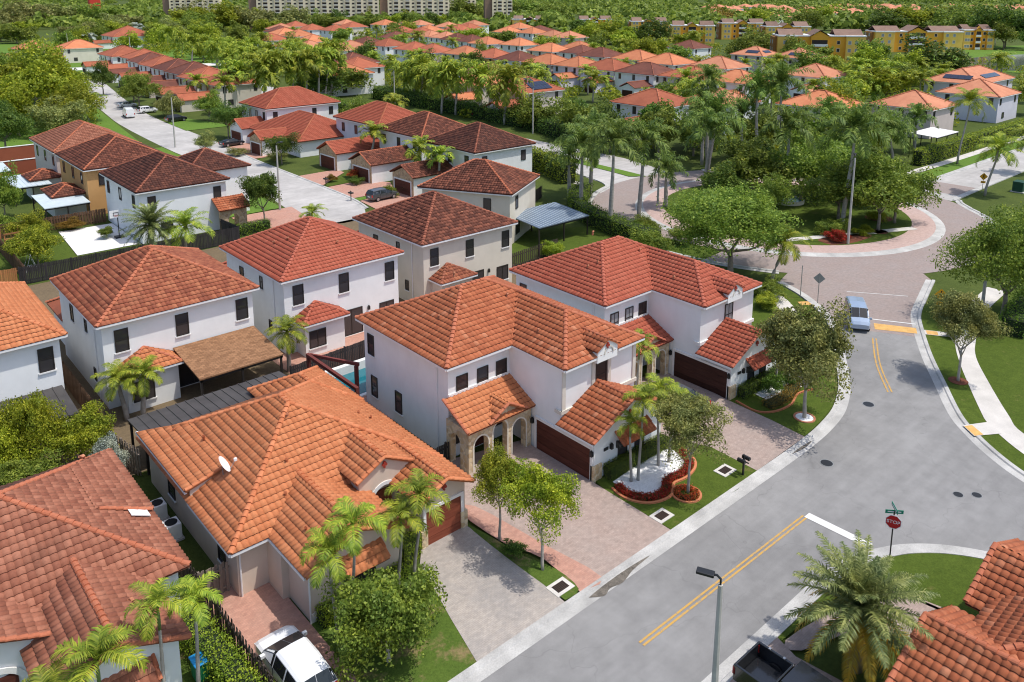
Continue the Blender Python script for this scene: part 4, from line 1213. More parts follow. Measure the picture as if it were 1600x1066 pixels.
# ------------------------------------------------------------------ row of two-storey houses seen from behind
def back_row(name, label, x0, x1, y0, y1, tile, cap, wall, bump_tile, glass='glass', single=0):
    root = thing(name, label, 'house', ((x0 + x1) / 2, (y0 + y1) / 2, 0))
    Z, s = 6.5, 0.5
    o = 0.4
    MB().box(x0 + o, x1 - o, y0 + o, y1 - o, 0, Z - 0.1).box(x0 + 1.3, x0 + 4.9, y0 - 1.2, y0 + o, 0, 2.9).build('wall', M[wall], root)
    fs, rd = hip(x0, x1, y0, y1, Z, s)
    roof(root, fs, rd, M[tile], M[cap], single)
    MB().box(x0 + 0.06, x1 - 0.06, y0 + 0.06, y1 - 0.06, Z - 0.24, Z - 0.13).build('soffit', M['trim'], root)
    gutters(root, [((x0, y1, Z), (x0, y0, Z)), ((x0, y0, Z), (x1, y0, Z)), ((x1, y0, Z), (x1, y1, Z))])
    # bump-out with its own little hip roof
    a, b, c = x0 + 0.95, x0 + 5.2, y0 - 1.6
    zt = 2.95 + 2.1 * 0.5
    f2 = [[(a, y0 + o, 2.95), (a, c, 2.95), (a + 2.1, c + 2.0, zt)], [(a, c, 2.95), (b, c, 2.95), (b - 2.1, c + 2.0, zt), (a + 2.1, c + 2.0, zt)], [(b, c, 2.95), (b, y0 + o, 2.95), (b - 2.1, c + 2.0, zt)]]
    roof(root, f2, [((a, c, 2.95), (a + 2.1, c + 2.0, zt), 0.12), ((b, c, 2.95), (b - 2.1, c + 2.0, zt), 0.12)], M[bump_tile], M[cap], name='bay_roof')
    gutters(root, [((a, y0 + o, 2.95), (a, c, 2.95)), ((a, c, 2.95), (b, c, 2.95)), ((b, c, 2.95), (b, y0 + o, 2.95))])
    for f_ in (0.14, 0.5, 0.89): win(root, x0 + f_ * (x1 - x0), y0 + o, 4.1, 0, 0.95, 1.7, 'plain', glass=glass)
    win(root, x0 + o, y0 + 4.6, 4.6, -90, 0.55, 1.1, 'plain'); win(root, x0 + o, y0 + 8.6, 4.2, -90, 0.8, 1.3, 'plain')
    win(root, x0 + o, y0 + 3.2, 1.2, -90, 0.55, 1.0, 'plain')
    win(root, x1 - 1.7, y0 + o, 0.7, 0, 1.5, 1.5, 'wide', glass=glass); win(root, x0 + 2.4, y0 - 1.2, 0.7, 0, 1.5, 1.5, 'wide')
    sl = win(root, x0 + 6.5, y0 + o, 0.05, 0, 2.2, 2.35, 'wide'); sl.name = 'sliding_door'
    wall_lamp(root, x0 + 8.2, y0 + o, 1.9, 0)
    MB().tube([(x0 + o - 0.06, y0 + 2.2, 0.1), (x0 + o - 0.06, y0 + 2.2, 6.2)], 0.04, 6).build('downpipe', M['gutter'], root)
    for k, (ux, uy) in enumerate(((0.2, 0.5), (0.27, 0.42), (0.55, 0.2))):
        mb = MB()
        px, py = x0 + ux * (x1 - x0), y0 + uy * (y1 - y0)
        zt = Z + min(px - x0, py - y0) * s
        mb.tube([(px, py, zt - 0.1), (px, py, zt + 0.28), (px + 0.12, py - 0.12, zt + 0.34)], 0.08, 7)
        mb.build('roof_vent', M['far_salmon'], root)
    # street-side garage wing
    wf, wr = hip(x0 + 0.4, x0 + 6.4, y1 - 0.5, y1 + 5.0, 2.95, s)
    MB().box(x0 + 0.8, x0 + 6.0, y1 - 0.5, y1 + 4.6, 0, 2.85).build('garage_wing', M[wall], root)
    roof(root, wf, wr, M[tile], M[cap], name='garage_roof', tiles=False)
    return root


back_row('white_house', 'white two-storey house with reddish-brown tile roof and shingled patio cover at its back', 13.5, 25.4, 59.3, 72.1, 'tile_mix', 'cap_red', 'white', 'tile_orange')
back_row('white_house', 'white two-storey house with coral roof and tiled bay, left of the cream house', 27.2, 39.0, 59.2, 71.5, 'tile_coral', 'cap_coral', 'white', 'tile_coral')
back_row('cream_house', 'cream two-storey house with dark brown tile roof beside the coral-roofed white houses', 41.35, 53.1, 59.7, 72.0, 'tile_brown', 'cap_brown', 'cream', 'tile_mix')
back_row('white_house', 'white two-storey house with orange roof at the left edge above the dark patio roof', -0.2, 11.65, 59.35, 72.6, 'tile_orange', 'cap_orange', 'white', 'tile_orange')


# ------------------------------------------------------------------ patio roofs
def patio(name, label, x0, x1, y0, y1, z0, z1, mat, post='frame', seams='x', cat='patio roof', pitch=0.6):
    """flat sloping roof on posts; z0 at y0, z1 at y1"""
    root = thing(name, label, cat, ((x0 + x1) / 2, (y0 + y1) / 2, 0))
    MB().extrude([(x0, y0, z0), (x1, y0, z0), (x1, y1, z1), (x0, y1, z1)], (0, 0, -0.1)).build('roof_deck', M[mat], root)
    if seams:
        mb = MB(); n = int((x1 - x0) / pitch)
        for i in range(1, n):
            x = x0 + (x1 - x0) * i / n
            MB_ = [(x - 0.03, y0, z0 + 0.002), (x + 0.03, y0, z0 + 0.002), (x + 0.03, y1, z1 + 0.002), (x - 0.03, y1, z1 + 0.002)]
            mb.extrude([(p[0], p[1], p[2] + 0.045) for p in MB_], (0, 0, -0.06))
        tag(mb.build('roof_seam', M['metal_pale'] if mat == 'metal_blue' else M[mat], root), kind='stuff')
    for x in (x0 + 0.15, (x0 + x1) / 2, x1 - 0.15):
        for y, z in ((y0 + 0.15, z0), (y1 - 0.15, z1)):
            MB().box(x - 0.07, x + 0.07, y - 0.07, y + 0.07, 0, z - 0.09).build('post', M[post], root)
    MB().box(x0 + 0.02, x1 - 0.02, y0 + 0.08, y0 + 0.2, z0 - 0.3, z0 - 0.1).box(x0 + 0.02, x1 - 0.02, y1 - 0.2, y1 - 0.08, z1 - 0.3, z1 - 0.1).build('beam', M[post], root)
    return root


patio('patio_roof', 'brown shingled patio cover with white edge behind the white house on the left', 18.6, 24.9, 54.4, 59.6, 2.75, 3.35, 'shingle', seams=None)
patio('patio_roof', 'long charcoal metal patio roof behind the orange-roofed house', 13.2, 23.6, 49.3, 52.5, 2.75, 2.5, 'metal_roof')
patio('patio_roof', 'charcoal metal patio roof below the left-edge white house', -1.0, 11.1, 55.4, 59.7, 2.55, 2.85, 'metal_roof')
patio('patio_roof', 'striped steel-blue patio roof beside the cream house near the hedge', 62.6, 71.0, 66.6, 72.6, 2.5, 3.0, 'metal_blue', pitch=0.45)
# ------------------------------------------------------------------ vegetation
def unit(v):
    return v / np.maximum(1e-6, np.linalg.norm(v, axis=1, keepdims=True))


def leaf_quads(P, N, size, rg, aspect=0.55):
    """one folded rhombic leaf per point"""
    n = len(P)
    r = unit(rg.normal(size=(n, 3)))
    t = unit(np.cross(N, r)); b = np.cross(N, t)
    s = (size * rg.uniform(0.6, 1.25, n))[:, None]
    a = P + t * s * 0.5; c = P - t * s * 0.5
    fold = N * s * 0.12
    l = P + b * s * aspect * 0.5 - fold; q = P - b * s * aspect * 0.5 - fold
    V = np.stack([a, l, c, q], 1).reshape(-1, 3)
    F = np.arange(4 * n).reshape(n, 4)
    return V, F


def crown_points(seed, n, lobes, spread=0.72, lobe=(0.2, 0.44), flat=1.0):
    """points and outward directions of a crown of radius about 1, centred on 0"""
    rg = np.random.default_rng(seed)
    d = unit(rg.normal(size=(lobes, 3))); d[:, 2] = np.abs(d[:, 2]) * 1.1 - 0.45
    d = unit(d)
    C = d * (spread * rg.uniform(0.55, 1.1, (lobes, 1)))
    C = np.concatenate([C, [[0, 0, 0.1]]]); rad = np.concatenate([rg.uniform(lobe[0], lobe[1], lobes), [0.46]])
    w = rad ** 2; k = rg.choice(len(C), n, p=w / w.sum())
    u = unit(rg.normal(size=(n, 3)) + np.array([0, 0, 0.35]))
    rr = rad[k] * (1 - 0.55 * rg.random(n) ** 2.2)
    # clumps
    P = C[k] + u * rr[:, None] + rg.normal(size=(n, 3)) * 0.03
    keep = np.sin(P[:, 0] * 9 + seed) * np.sin(P[:, 1] * 8 + 1.7 * seed) * np.sin(P[:, 2] * 9 + 0.6 * seed) < rg.uniform(0.02, 0.5, n)
    P, u = P[keep], u[keep]
    q = unit(P) * 3.1
    P = P * (1 + 0.17 * np.sin(q[:, :1] * 1.3 + seed) + 0.15 * np.sin(q[:, 1:2] * 1.7 + 1.3 * seed) + 0.13 * np.sin(q[:, 2:] * 2.1 + 0.7 * seed))
    P[:, 2] *= flat
    return P, u, rg


MESHES = {}


def crown_mesh(size, seed, mat):
    key = ('crown', size, seed, mat)
    if key not in MESHES:
        n, leaf, lobes = {'near': (27000, 0.066, 24), 'mid': (15000, 0.078, 22), 'big': (42000, 0.043, 36), 'far': (5600, 0.12, 18)}[size]
        P, u, rg = crown_points(seed * 13 + len(size), n, lobes)
        N = unit(u + rg.normal(size=u.shape) * 0.75)
        V, F = leaf_quads(P, N, leaf, rg, 0.6)
        MESHES[key] = np_mesh('crown', V, F, M[mat])
    return MESHES[key]


def trunk_mesh(seed, h, r, spread, mat='bark'):
    """trunk of height h with limbs reaching into a crown of radius spread"""
    key = ('trunk', seed, round(h, 1), round(r, 2), round(spread, 1), mat)
    if key not in MESHES:
        rg = random.Random(seed * 31 + 5)
        mb = MB()
        x = y = 0; path = []; n = 5; fork = max(0.5, h * 0.62)
        for i in range(n + 1):
            path.append((x, y, fork * i / n - (0.1 if i == 0 else 0))); x += rg.uniform(-.04, .04) * h / 4; y += rg.uniform(-.04, .04) * h / 4
        mb.tube(path, [r * (1.25 - 0.5 * i / n) for i in range(n + 1)], 8)
        for k in range(5):
            a = k * 1.26 + rg.uniform(-.3, .3); l = spread * rg.uniform(0.45, 0.75)
            p0 = Vector(path[-1 - (k % 2)])
            p2 = Vector((p0.x + l * math.cos(a), p0.y + l * math.sin(a), h + spread * rg.uniform(-0.1, 0.35)))
            p1 = (p0 + p2) / 2 + Vector((0, 0, -0.12 * l)) * 0.6
            mb.tube([p0, p1, p2], [r * 0.6, r * 0.4, r * 0.12], 6)
        MESHES[key] = mb.mesh('trunk', M[mat], smooth=True)
    return MESHES[key]


_seed = [0]


def tree(name, label, x, y, zc, rx, rz, mat, size='mid', group=None, bark='bark', cat='tree', z0=0.0):
    """zc: height of the crown's centre; rx, rz: its half extents"""
    _seed[0] += 1
    sd = _seed[0] % {'near': 8, 'mid': 5, 'big': 3, 'far': 4}[size]
    root = thing(name, label, cat, (x, y, z0), 0, group)
    c = link('crown', crown_mesh(size, sd, mat), root, (0, 0, zc - z0))
    c.scale = (rx * 1.12, rx * 1.12, rz * 1.12)
    c.rotation_euler = (0, 0, rng.uniform(0, 6.28))
    if zc - rz * 0.55 > 0.25:
        link('trunk', trunk_mesh(sd, zc - 0.25 * rz, max(0.07, min(0.32, rx * 0.045)), rx, bark), root)
    return root


def shrub(name, label, x, y, r, h, mat, group=None, cat='shrub', size='near'):
    _seed[0] += 1
    root = thing(name, label, cat, (x, y, 0.03), 0, group)
    o = link('foliage', crown_mesh('far' if r < 0.9 else 'mid', _seed[0] % 4, mat), root, (0, 0, h * 0.48))
    o.scale = (r, r, h * 0.55); o.rotation_euler = (0, 0, rng.uniform(0, 6))
    return root


def hedge(name, label, pts, w, h, mat='hedge', dens=70, leaf=0.13, cat='hedge', group=None, rough=0.1):
    """clipped hedge along a line"""
    root = thing(name, label, cat, (*pts[0], 0), 0, group)
    o = np.array([pts[0][0], pts[0][1], 0.0])
    rg = np.random.default_rng(len(name) + int(pts[0][0] * 10))
    P, N = [], []
    core = MB()
    for a, b in zip(pts, pts[1:]):
        a, b = np.array(a), np.array(b); L = np.linalg.norm(b - a)
        if L < 0.05: continue
        t = (b - a) / L; s = np.array([-t[1], t[0]])
        for nm, area in (('top', L * w), ('l', L * h), ('r', L * h), ('e0', w * h), ('e1', w * h)):
            n = max(6, int(area * dens))
            u, v = rg.random(n), rg.random(n)
            if nm == 'top': xy = a + np.outer(u * L, t) + np.outer((v - .5) * w, s); z = np.full(n, h); d = np.tile([0, 0, 1.0], (n, 1))
            elif nm in 'lr': sg = 1 if nm == 'l' else -1; xy = a + np.outer(u * L, t) + sg * s * w / 2; z = v * h; d = np.tile([*(s * sg), 0.3], (n, 1))
            else: q = a if nm == 'e0' else b; xy = q + np.outer((u - .5) * w, s); z = v * h; d = np.tile([*(t * (-1 if nm == 'e0' else 1)), 0.3], (n, 1))
            p = np.column_stack([xy, z]) + rg.normal(size=(n, 3)) * rough
            P.append(p); N.append(d)
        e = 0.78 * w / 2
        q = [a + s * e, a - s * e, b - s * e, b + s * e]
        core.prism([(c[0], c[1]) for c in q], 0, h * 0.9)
    P = np.concatenate(P); N = unit(np.concatenate(N) + rg.normal(size=P.shape) * 0.6)
    V, F = leaf_quads(P - o, N, leaf, rg, 0.65)
    link('foliage', np_mesh('foliage', V, F, M[mat]), root)
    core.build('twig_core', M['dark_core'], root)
    return root

# ---- palms
def frond(rg, az, el, L, droop, ll, lw, nl, bushy):
    """one pinnate leaf from the origin: rachis and leaflets as quads"""
    m = 9
    pts = [np.zeros(3)]; e = el
    for i in range(m):
        d = np.array([math.cos(az) * math.cos(e), math.sin(az) * math.cos(e), math.sin(e)])
        pts.append(pts[-1] + d * L / m); e -= droop / m * (0.5 + 1.1 * i / m)
    pts = np.array(pts)
    V, F = [], []
    side0 = np.array([-math.sin(az), math.cos(az), 0])
    for i in range(m):                                   # rachis
        w0 = 0.035 * (1 - i / m) + 0.008; w1 = 0.035 * (1 - (i + 1) / m) + 0.008
        k = len(V); V += [pts[i] - side0 * w0, pts[i] + side0 * w0, pts[i + 1] + side0 * w1, pts[i + 1] - side0 * w1]; F.append((k, k + 1, k + 2, k + 3))
    for j in range(nl):
        t = 0.1 + 0.9 * (j + 0.5) / nl
        f = t * m; i = min(m - 1, int(f)); p = pts[i] + (pts[i + 1] - pts[i]) * (f - i)
        tg = pts[i + 1] - pts[i]; tg = tg / np.linalg.norm(tg)
        up = np.cross(side0, tg); up = up / np.linalg.norm(up)
        if up[2] < 0: up = -up
        l = ll * (math.sin(math.pi * (0.16 + 0.80 * t)) ** 0.7)
        for sg in (-1, 1):
            tilt = rg.uniform(-bushy, bushy)
            d = tg * 0.62 + side0 * sg * 0.85 + up * (0.18 + tilt)
            d = d / np.linalg.norm(d)
            tip = p + d * l + np.array([0, 0, -0.38 * l * (0.6 + 0.6 * t)])
            mid = p + d * l * 0.5 + np.array([0, 0, -0.05 * l])
            wv = np.cross(d, up); wv = wv / max(1e-6, np.linalg.norm(wv)) * lw
            k = len(V)
            V += [p - wv * 0.5, p + wv * 0.5, mid + wv, mid - wv, tip]
            F.append((k, k + 1, k + 2, k + 3)); F.append((k + 3, k + 2, k + 4, k + 4))
    return V, F


PALM = {  # fronds, length factor, elevations, droop, leaflet length, width, leaflets, bushiness
    'adonidia': (11, 1.4, (0, 82), 2.2, 0.42, 0.019, 30, 0.25),
    'coconut': (18, 1.15, (-20, 80), 1.7, 0.34, 0.013, 34, 0.2),
    'royal': (18, 1.15, (-14, 85), 1.75, 0.27, 0.016, 38, 0.8),
    'date': (64, 1.1, (-42, 85), 0.95, 0.17, 0.0075, 52, 0.45),
    'royalfar': (19, 1.2, (-25, 85), 1.8, 0.34, 0.036, 18, 0.9),
    'coconutfar': (15, 1.2, (-15, 80), 1.75, 0.40, 0.04, 14, 0.3),
}


def palm_crown(kind, seed, mat, old=None):
    """unit-radius crown of fronds"""
    key = ('palm', kind, seed, mat, old)
    if key not in MESHES:
        nf, lf, (e0, e1), dr, ll, lw, nl, bu = PALM[kind]
        rg = np.random.default_rng(seed * 17 + nf)
        V, F = [], []
        for i in range(nf):
            el = R(e0 + (e1 - e0) * ((i + 0.5) / nf) ** (0.9 if kind != 'date' else 0.8)) + rg.uniform(-0.12, 0.12)
            if old == 'old' and el > R(-5): continue
            if old == 'new' and el <= R(-5): continue
            az = i * 2.399963 + rg.uniform(-0.2, 0.2)
            L = lf * rg.uniform(0.88, 1.08) * (0.8 if el > 1.1 else 1)
            v, f = frond(rg, az, el, L, dr * rg.uniform(0.8, 1.15), ll, lw, nl, bu)
            F += [tuple(k + len(V) for k in q) for q in f]; V += v
        V = np.array(V)
        me = bpy.data.meshes.new('crown')
        me.from_pydata([tuple(v) for v in V], [], [q if q[2] != q[3] else q[:3] for q in F])
        me.materials.append(M[mat]); me.update()
        MESHES[key] = me
    return MESHES[key]


def palm(name, label, x, y, h, r, lx=0.0, ly=0.0, kind='coconut', mat='frond', group=None, far=False, tr=0.13):
    _seed[0] += 1
    root = thing(name, label, 'palm tree', (x, y, 0), 0, group)
    k2 = kind + 'far' if far and kind + 'far' in PALM else kind
    shaft = 0.0 if kind in ('date', 'coconut') else min(1.6, 0.22 * h)
    key = ('ptrunk', kind, round(h, 1), round(lx, 1), round(ly, 1), tr)
    if key not in MESHES:
        mb = MB(); n = 7; path = []; rad = []
        for i in range(n + 1):
            t = i / n; q = t * t * (3 - 2 * t)
            path.append((lx * q, ly * q, (h - shaft) * t - (0.1 if i == 0 else 0)))
            bulge = 1 + (0.25 * math.sin(math.pi * min(1, t * 1.1)) if kind == 'royal' else 0)
            rad.append(tr * (1.35 - 0.55 * t) * bulge)
        mb.tube(path, rad, 9)
        me = mb.mesh('trunk', M['palm_trunk'], smooth=True)
        ms = None
        if shaft:
            m2 = MB(); m2.tube([(lx, ly, h - shaft - 0.02), (lx, ly, h - shaft * 0.6), (lx, ly, h + 0.05)], [tr * 0.9, tr * 1.0, tr * 0.45], 8)
            ms = m2.mesh('crownshaft', M['crownshaft'], smooth=True)
        MESHES[key] = (me, ms)
    me, ms = MESHES[key]
    link('trunk', me, root)
    if ms: link('crownshaft', ms, root)
    c = link('crown', palm_crown(k2, _seed[0] % 3, mat), root, (lx, ly, h))
    c.scale = (r, r, r * (1.0 if kind != 'royal' else 1.12)); c.rotation_euler = (0, 0, rng.uniform(0, 6.28))
    return root


# ---- trees close by
for a in [
    ('round_tree', 'round bright green tree in the planting strip between the two front driveways', 25.8, 27.0, 4.2, 1.7, 1.75, 'leaf_bright'),
    ('multi_stem_tree', 'smaller bright green multi-stem tree beside the stone porch', 25.7, 30.3, 3.7, 1.35, 1.35, 'leaf_bright'),
    ('olive_tree', 'grey-green tree in a red flower ring on the front lawn by the mailbox', 36.9, 26.1, 4.7, 1.75, 1.75, 'leaf_olive'),
    ('oak_tree', 'loose grey-green tree in a white ring where the kerb turns to the roundabout', 50.2, 26.1, 5.0, 2.75, 3.0, 'leaf_olive'),
    ('bushy_tree', 'wide low bushy tree in front of the orange-roofed house', 16.6, 27.3, 2.2, 2.35, 2.3, 'leaf_mid'),
    ('street_tree', 'compact round tree on the verge beside the right-hand sidewalk', 64.2, 21.2, 4.7, 2.15, 2.0, 'leaf_olive'),
]: tree(*a, size='near', bark='bark_pale')
for a in [
    ('leafy_tree', 'broad bright leafy tree between the coral-roofed house and the roundabout', 71.5, 46.6, 5.4, 6.3, 4.6, 'leaf_mid'),
    ('oak_tree', 'large spreading tree at the right edge behind the pedestrian sign', 80.3, 23.4, 6.0, 4.6, 5.0, 'leaf_mid'),
]: tree(*a, size='big')
ISL = [(99.2, 43.8, 5.1, 4.4, 3.7, 'leaf_mid'), (103.9, 43.9, 4.8, 3.9, 3.8, 'leaf_mid'), (100.1, 49.5, 4.7, 4.4, 3.8, 'leaf_mid'), (98.4, 61.8, 5.1, 4.7, 3.7, 'leaf_mid'),
       (104.5, 57.4, 5.2, 4.3, 3.5, 'leaf_mid'), (94.6, 62.9, 3.6, 3.3, 2.9, 'leaf_dark'), (109.9, 56.5, 5.2, 4.4, 3.5, 'leaf_mid'), (111.0, 51.0, 4.4, 4.0, 3.6, 'leaf_mid'), (106, 66, 5.0, 4.2, 3.6, 'leaf_dark'), (93, 55, 3.4, 2.6, 2.4, 'leaf_mid')]
ISL.sort(key=lambda t: side_of((t[0], t[1], 5)))
for i, t in enumerate(ISL):
    tree('island_tree', f'dense tree on the roundabout island, {ORD[i]} from the left among the island trees', *t, size='mid', group='trees on the roundabout island', z0=0.19)
for a in [
    ('garden_tree', 'tall bright bush with bare pale branches behind the lower left roof', 8.2, 53.7, 3.2, 1.5, 2.3, 'leaf_bright'),
    ('garden_tree', 'bright green bush at the left edge behind the lower left roof', 6.2, 53.3, 2.6, 1.6, 1.9, 'leaf_bright'),
    ('garden_tree', 'leafy bush beside the wooden fence under the charcoal patio roof', 10.5, 53.0, 2.0, 1.7, 1.8, 'leaf_bright'),
    ('garden_tree', 'low silver-green bush next to the small fence gate in the left garden', 11.3, 50.6, 1.2, 1.0, 1.2, 'leaf_silver'),
    ('garden_tree', 'spreading green bush just above the lower left roof ridge', 6.9, 51.0, 1.4, 1.9, 1.4, 'leaf_mid'),
]: tree(*a, size='near', bark='bark_pale')
for a in [
    ('yard_tree', 'round lime green tree on the small lawn behind the charcoal fence', 17.4, 98.5, 2.5, 2.3, 2.0, 'leaf_bright'),
    ('yard_tree', 'yellow-green tree by the brown fence next to the white court', 18.8, 108.7, 2.0, 2.0, 1.7, 'leaf_bright'),
    ('street_tree', 'dark round tree with red flower bed in front of the stone porch by the cul-de-sac', 42.6, 96.3, 4.6, 2.4, 2.7, 'leaf_dark'),
    ('street_tree', 'small grey-green tree beside the black sedan', 55.8, 150.3, 1.8, 1.9, 1.7, 'leaf_olive'),
    ('street_tree', 'dark green tree above the black sedan', 64.6, 160.7, 4.7, 3.2, 2.7, 'leaf_dark'),
    ('street_tree', 'grey-green street tree behind the dark parked car in the left street', 66.5, 199.1, 3.0, 3.2, 3.0, 'leaf_olive'),
    ('street_tree', 'street tree beyond the white van', 65.4, 219.1, 4.9, 4.2, 3.5, 'leaf_mid'),
    ('street_tree', 'round street tree between the white van and the brown roofs', 68.0, 232.0, 4.4, 4.0, 3.6, 'leaf_mid'),
    ('street_tree', 'green tree in front of the cream garage by the left street', 70.5, 186.0, 3.6, 3.0, 2.8, 'leaf_mid'),
    ('street_tree', 'tree beside the stone gable at the top of the cul-de-sac', 61.5, 130.5, 3.4, 2.4, 2.2, 'leaf_dark'),
    ('street_tree', 'tree behind the low coral roof by the hedge road', 88.0, 148.0, 4.4, 3.6, 3.4, 'leaf_mid'),
    ('street_tree', 'dark street tree far up the left street', 66.0, 252.8, 5.6, 3.6, 4.0, 'leaf_dark'),
    ('park_tree', 'lime green tree at the upper left edge above the red sheds', 33.0, 190.5, 6.2, 5.6, 5.4, 'leaf_lime'),
    ('park_tree', 'large bright green tree left of the tall palms in the upper left park', 40.8, 203.4, 9.0, 8.0, 7.4, 'leaf_bright'),
    ('park_tree', 'large dark green tree highest at the upper left edge', 42.0, 237.9, 9.6, 8.6, 8.0, 'leaf_mid'),
    ('park_tree', 'bright tree right of the lime tree in the upper left park', 44.0, 192.0, 5.6, 5.4, 5.0, 'leaf_bright'),
    ('park_tree', 'green tree close to the kerb beyond the tall palms in the upper left park', 47.5, 226.0, 7.2, 6.4, 6.0, 'leaf_mid'),
    ('park_tree', 'large bright tree at the upper left edge behind the lime tree', 34.0, 214.0, 8.0, 7.4, 7.0, 'leaf_bright'),
    ('park_tree', 'farthest round tree beside the kerb of the upper left street', 50.0, 250.0, 7.5, 6.6, 6.4, 'leaf_bright'),
    ('park_tree', 'grey-green tree just behind the far left roof', 38.4, 185.7, 4.0, 5.0, 4.2, 'leaf_olive'),
    ('park_tree', 'dark tree at the left edge beside the blue-trimmed shed roof', 27.6, 172.9, 5.4, 4.1, 4.1, 'leaf_dark'),
    ('yard_tree', 'slim green tree at the left edge by the orange play frame', 18.6, 123.0, 3.3, 1.8, 3.2, 'leaf_mid'),
]: tree(*a, size='mid')
# ---- palms close by
for a in [
    ('palm', 'slender palm nearest the white car in front of the orange-roofed house', 15.4, 29.6, 4.9, 1.45, -0.2, 0.1),
    ('palm', 'tallest slender palm in front of the orange-roofed house window', 16.4, 30.2, 5.5, 1.6, 0.2, -0.2),
    ('palm', 'short slender palm by the right end of the window awning of the orange-roofed house', 19.5, 30.9, 4.0, 1.5, 0.2, -0.1),
    ('palm', 'slender palm beside the driveway pier of the orange-roofed house', 20.6, 31.1, 4.6, 1.65, 0.3, -0.2),
    ('palm', 'slender palm in front of the lower left house, left of the green bin', 8.1, 30.9, 5.3, 1.3, 0.1, 0.1),
    ('palm', 'slender palm just beside the green bin by the lower left house', 9.5, 31.0, 4.9, 1.25, 0.1, -0.1),
    ('palm', 'palm with wide fronds over the lower left roof edge', 5.7, 30.3, 4.7, 1.8, 0, 0),
    ('palm', 'palm cut by the bottom left of the picture near the white arch', 3.9, 30.3, 4.2, 1.5, 0, 0),
]: palm(a[0], a[1], a[2], a[3], a[4], a[5] * 0.84, a[6], a[7], kind='adonidia', mat='frond', tr=0.075)
for a in [
    ('palm', 'shortest palm in the white pebble bed', 35.2, 29.1, 4.0, 1.1, -0.1, 0.1),
    ('palm', 'tall palm in the white pebble bed touching the short palm', 35.6, 28.9, 5.5, 1.45, 0.1, -0.1),
    ('palm', 'tall palm at the far side of the white pebble bed', 37.8, 29.1, 5.3, 1.45, -0.1, 0.1),
    ('palm', 'palm at the outer end of the white pebble bed beside the grey-green tree', 38.6, 28.9, 4.5, 1.4, 0.1, -0.1),
    ('palm', 'palm standing by the stone porch of the coral-roofed white house', 42.3, 35.0, 4.9, 1.55, 0.2, -0.2),
    ('palm', 'palm in front of the coral-roofed house awning', 52.9, 30.0, 4.9, 1.4, 0.1, 0),
    ('palm', 'shorter palm at the corner of the coral-roofed house by its brown fence', 56.2, 31.4, 4.2, 1.3, 0, 0),
]: palm(a[0], a[1], a[2], a[3], a[4], a[5] * 0.84, a[6], a[7], kind='adonidia', mat='frond', tr=0.075)
for a in [
    ('coconut_palm', 'bushy palm at the bay of the left white house', 14.4, 57.3, 3.1, 1.7, -0.3, 0.2),
    ('coconut_palm', 'second bushy palm in the same clump at the bay of the left white house', 15.4, 57.0, 3.3, 1.6, 0.2, -0.2),
    ('coconut_palm', 'bushy palm at the end of the brown shingled patio cover', 26.4, 56.8, 3.3, 1.75, 0, 0),
    ('coconut_palm', 'green palm to the right of the grey date palm behind the left white house', 28.9, 85.9, 5.0, 2.8, 0.2, -0.2),
    ('coconut_palm', 'leaning palm between the broad leafy tree and the roundabout road', 72.9, 42.6, 4.4, 2.5, 0.8, -0.7),
    ('coconut_palm', 'small palm by the cul-de-sac behind the coral roof', 47.3, 93.0, 1.6, 1.9, 0.2, -0.1),
    ('coconut_palm', 'tall palm with bending trunk on the far verge of the right-hand road', 149.7, 53.6, 10.9, 3.7, 0.8, -0.7),
    ('coconut_palm', 'shorter palm beside the far pedestrian sign on the right', 129.1, 42.0, 6.8, 3.6, 0.9, -0.8),
    ('coconut_palm', 'palm at the right edge above the sidewalk', 150.5, 42.9, 6.3, 3.2, -0.8, 0.6),
]: palm(*a, kind='coconut', mat='frond', tr=0.14)
palm('date_palm', 'grey-green date palm behind the roof of the left white house', 25.8, 86.9, 5.5, 3.0, 0.2, -0.1, kind='date', mat='frond_date', tr=0.25)


def big_date_palm():
    x, y, h, r = 32.0, 13.4, 3.1, 3.05
    root = thing('date_palm', 'large feathery date palm with yellow lower fronds at the lower right', 'palm tree', (x, y, 0))
    mb = MB(); mb.tube([(0, 0, -0.1), (0.02, 0, 1.2), (0, 0.02, h - 0.3), (0, 0, h)], [0.36, 0.31, 0.34, 0.28], 12)
    link('trunk', mb.mesh('trunk', M['bark'], smooth=True), root)
    for old, mat in (('new', 'frond_date'), ('old', 'frond_yellow')):
        c = link('crown' if old == 'new' else 'yellow_fronds', palm_crown('date', 1, mat, old), root, (0, 0, h))
        c.scale = (r, r, r * 0.95)
    return root


big_date_palm()
# ---- royal palms
ROY = [(81.3, 80.2, 6.6, 3.1, -.1, .1), (77.4, 74.2, 9.7, 3.4, .1, 0), (85.5, 80.1, 9.3, 3.8, .2, -.1), (74.4, 66.2, 11.3, 3.6, .2, -.1), (80.5, 66.7, 10.8, 3.8, .3, -.2), (88.3, 68.4, 5.6, 2.8, -.1, .1), (102.8, 72.4, 8.9, 4, .4, -.3),
       (111.3, 77.9, 9.6, 4.6, .6, -.5), (102.3, 58.4, 11.1, 4.1, -.1, .1), (97.8, 47.8, 12.5, 4.1, .5, -.4), (128.5, 60.6, 7.4, 4, .6, -.4), (121.5, 75.3, 13.3, 3.8, -.4, .4), (124.2, 72, 14.5, 4.2, -.7, .7),
       (115.7, 82.3, 10.8, 3.6, 0, .1), (122.7, 79.2, 8.7, 3.5, -.1, .1), (154.5, 63.0, 6.6, 3.3, 0, .1), (142.4, 61.5, 5.6, 4.2, -.5, .5), (138.4, 71.8, 7.6, 3.9, -.2, .2), (118.2, 83.1, 15.0, 2.9, -.3, .3)]
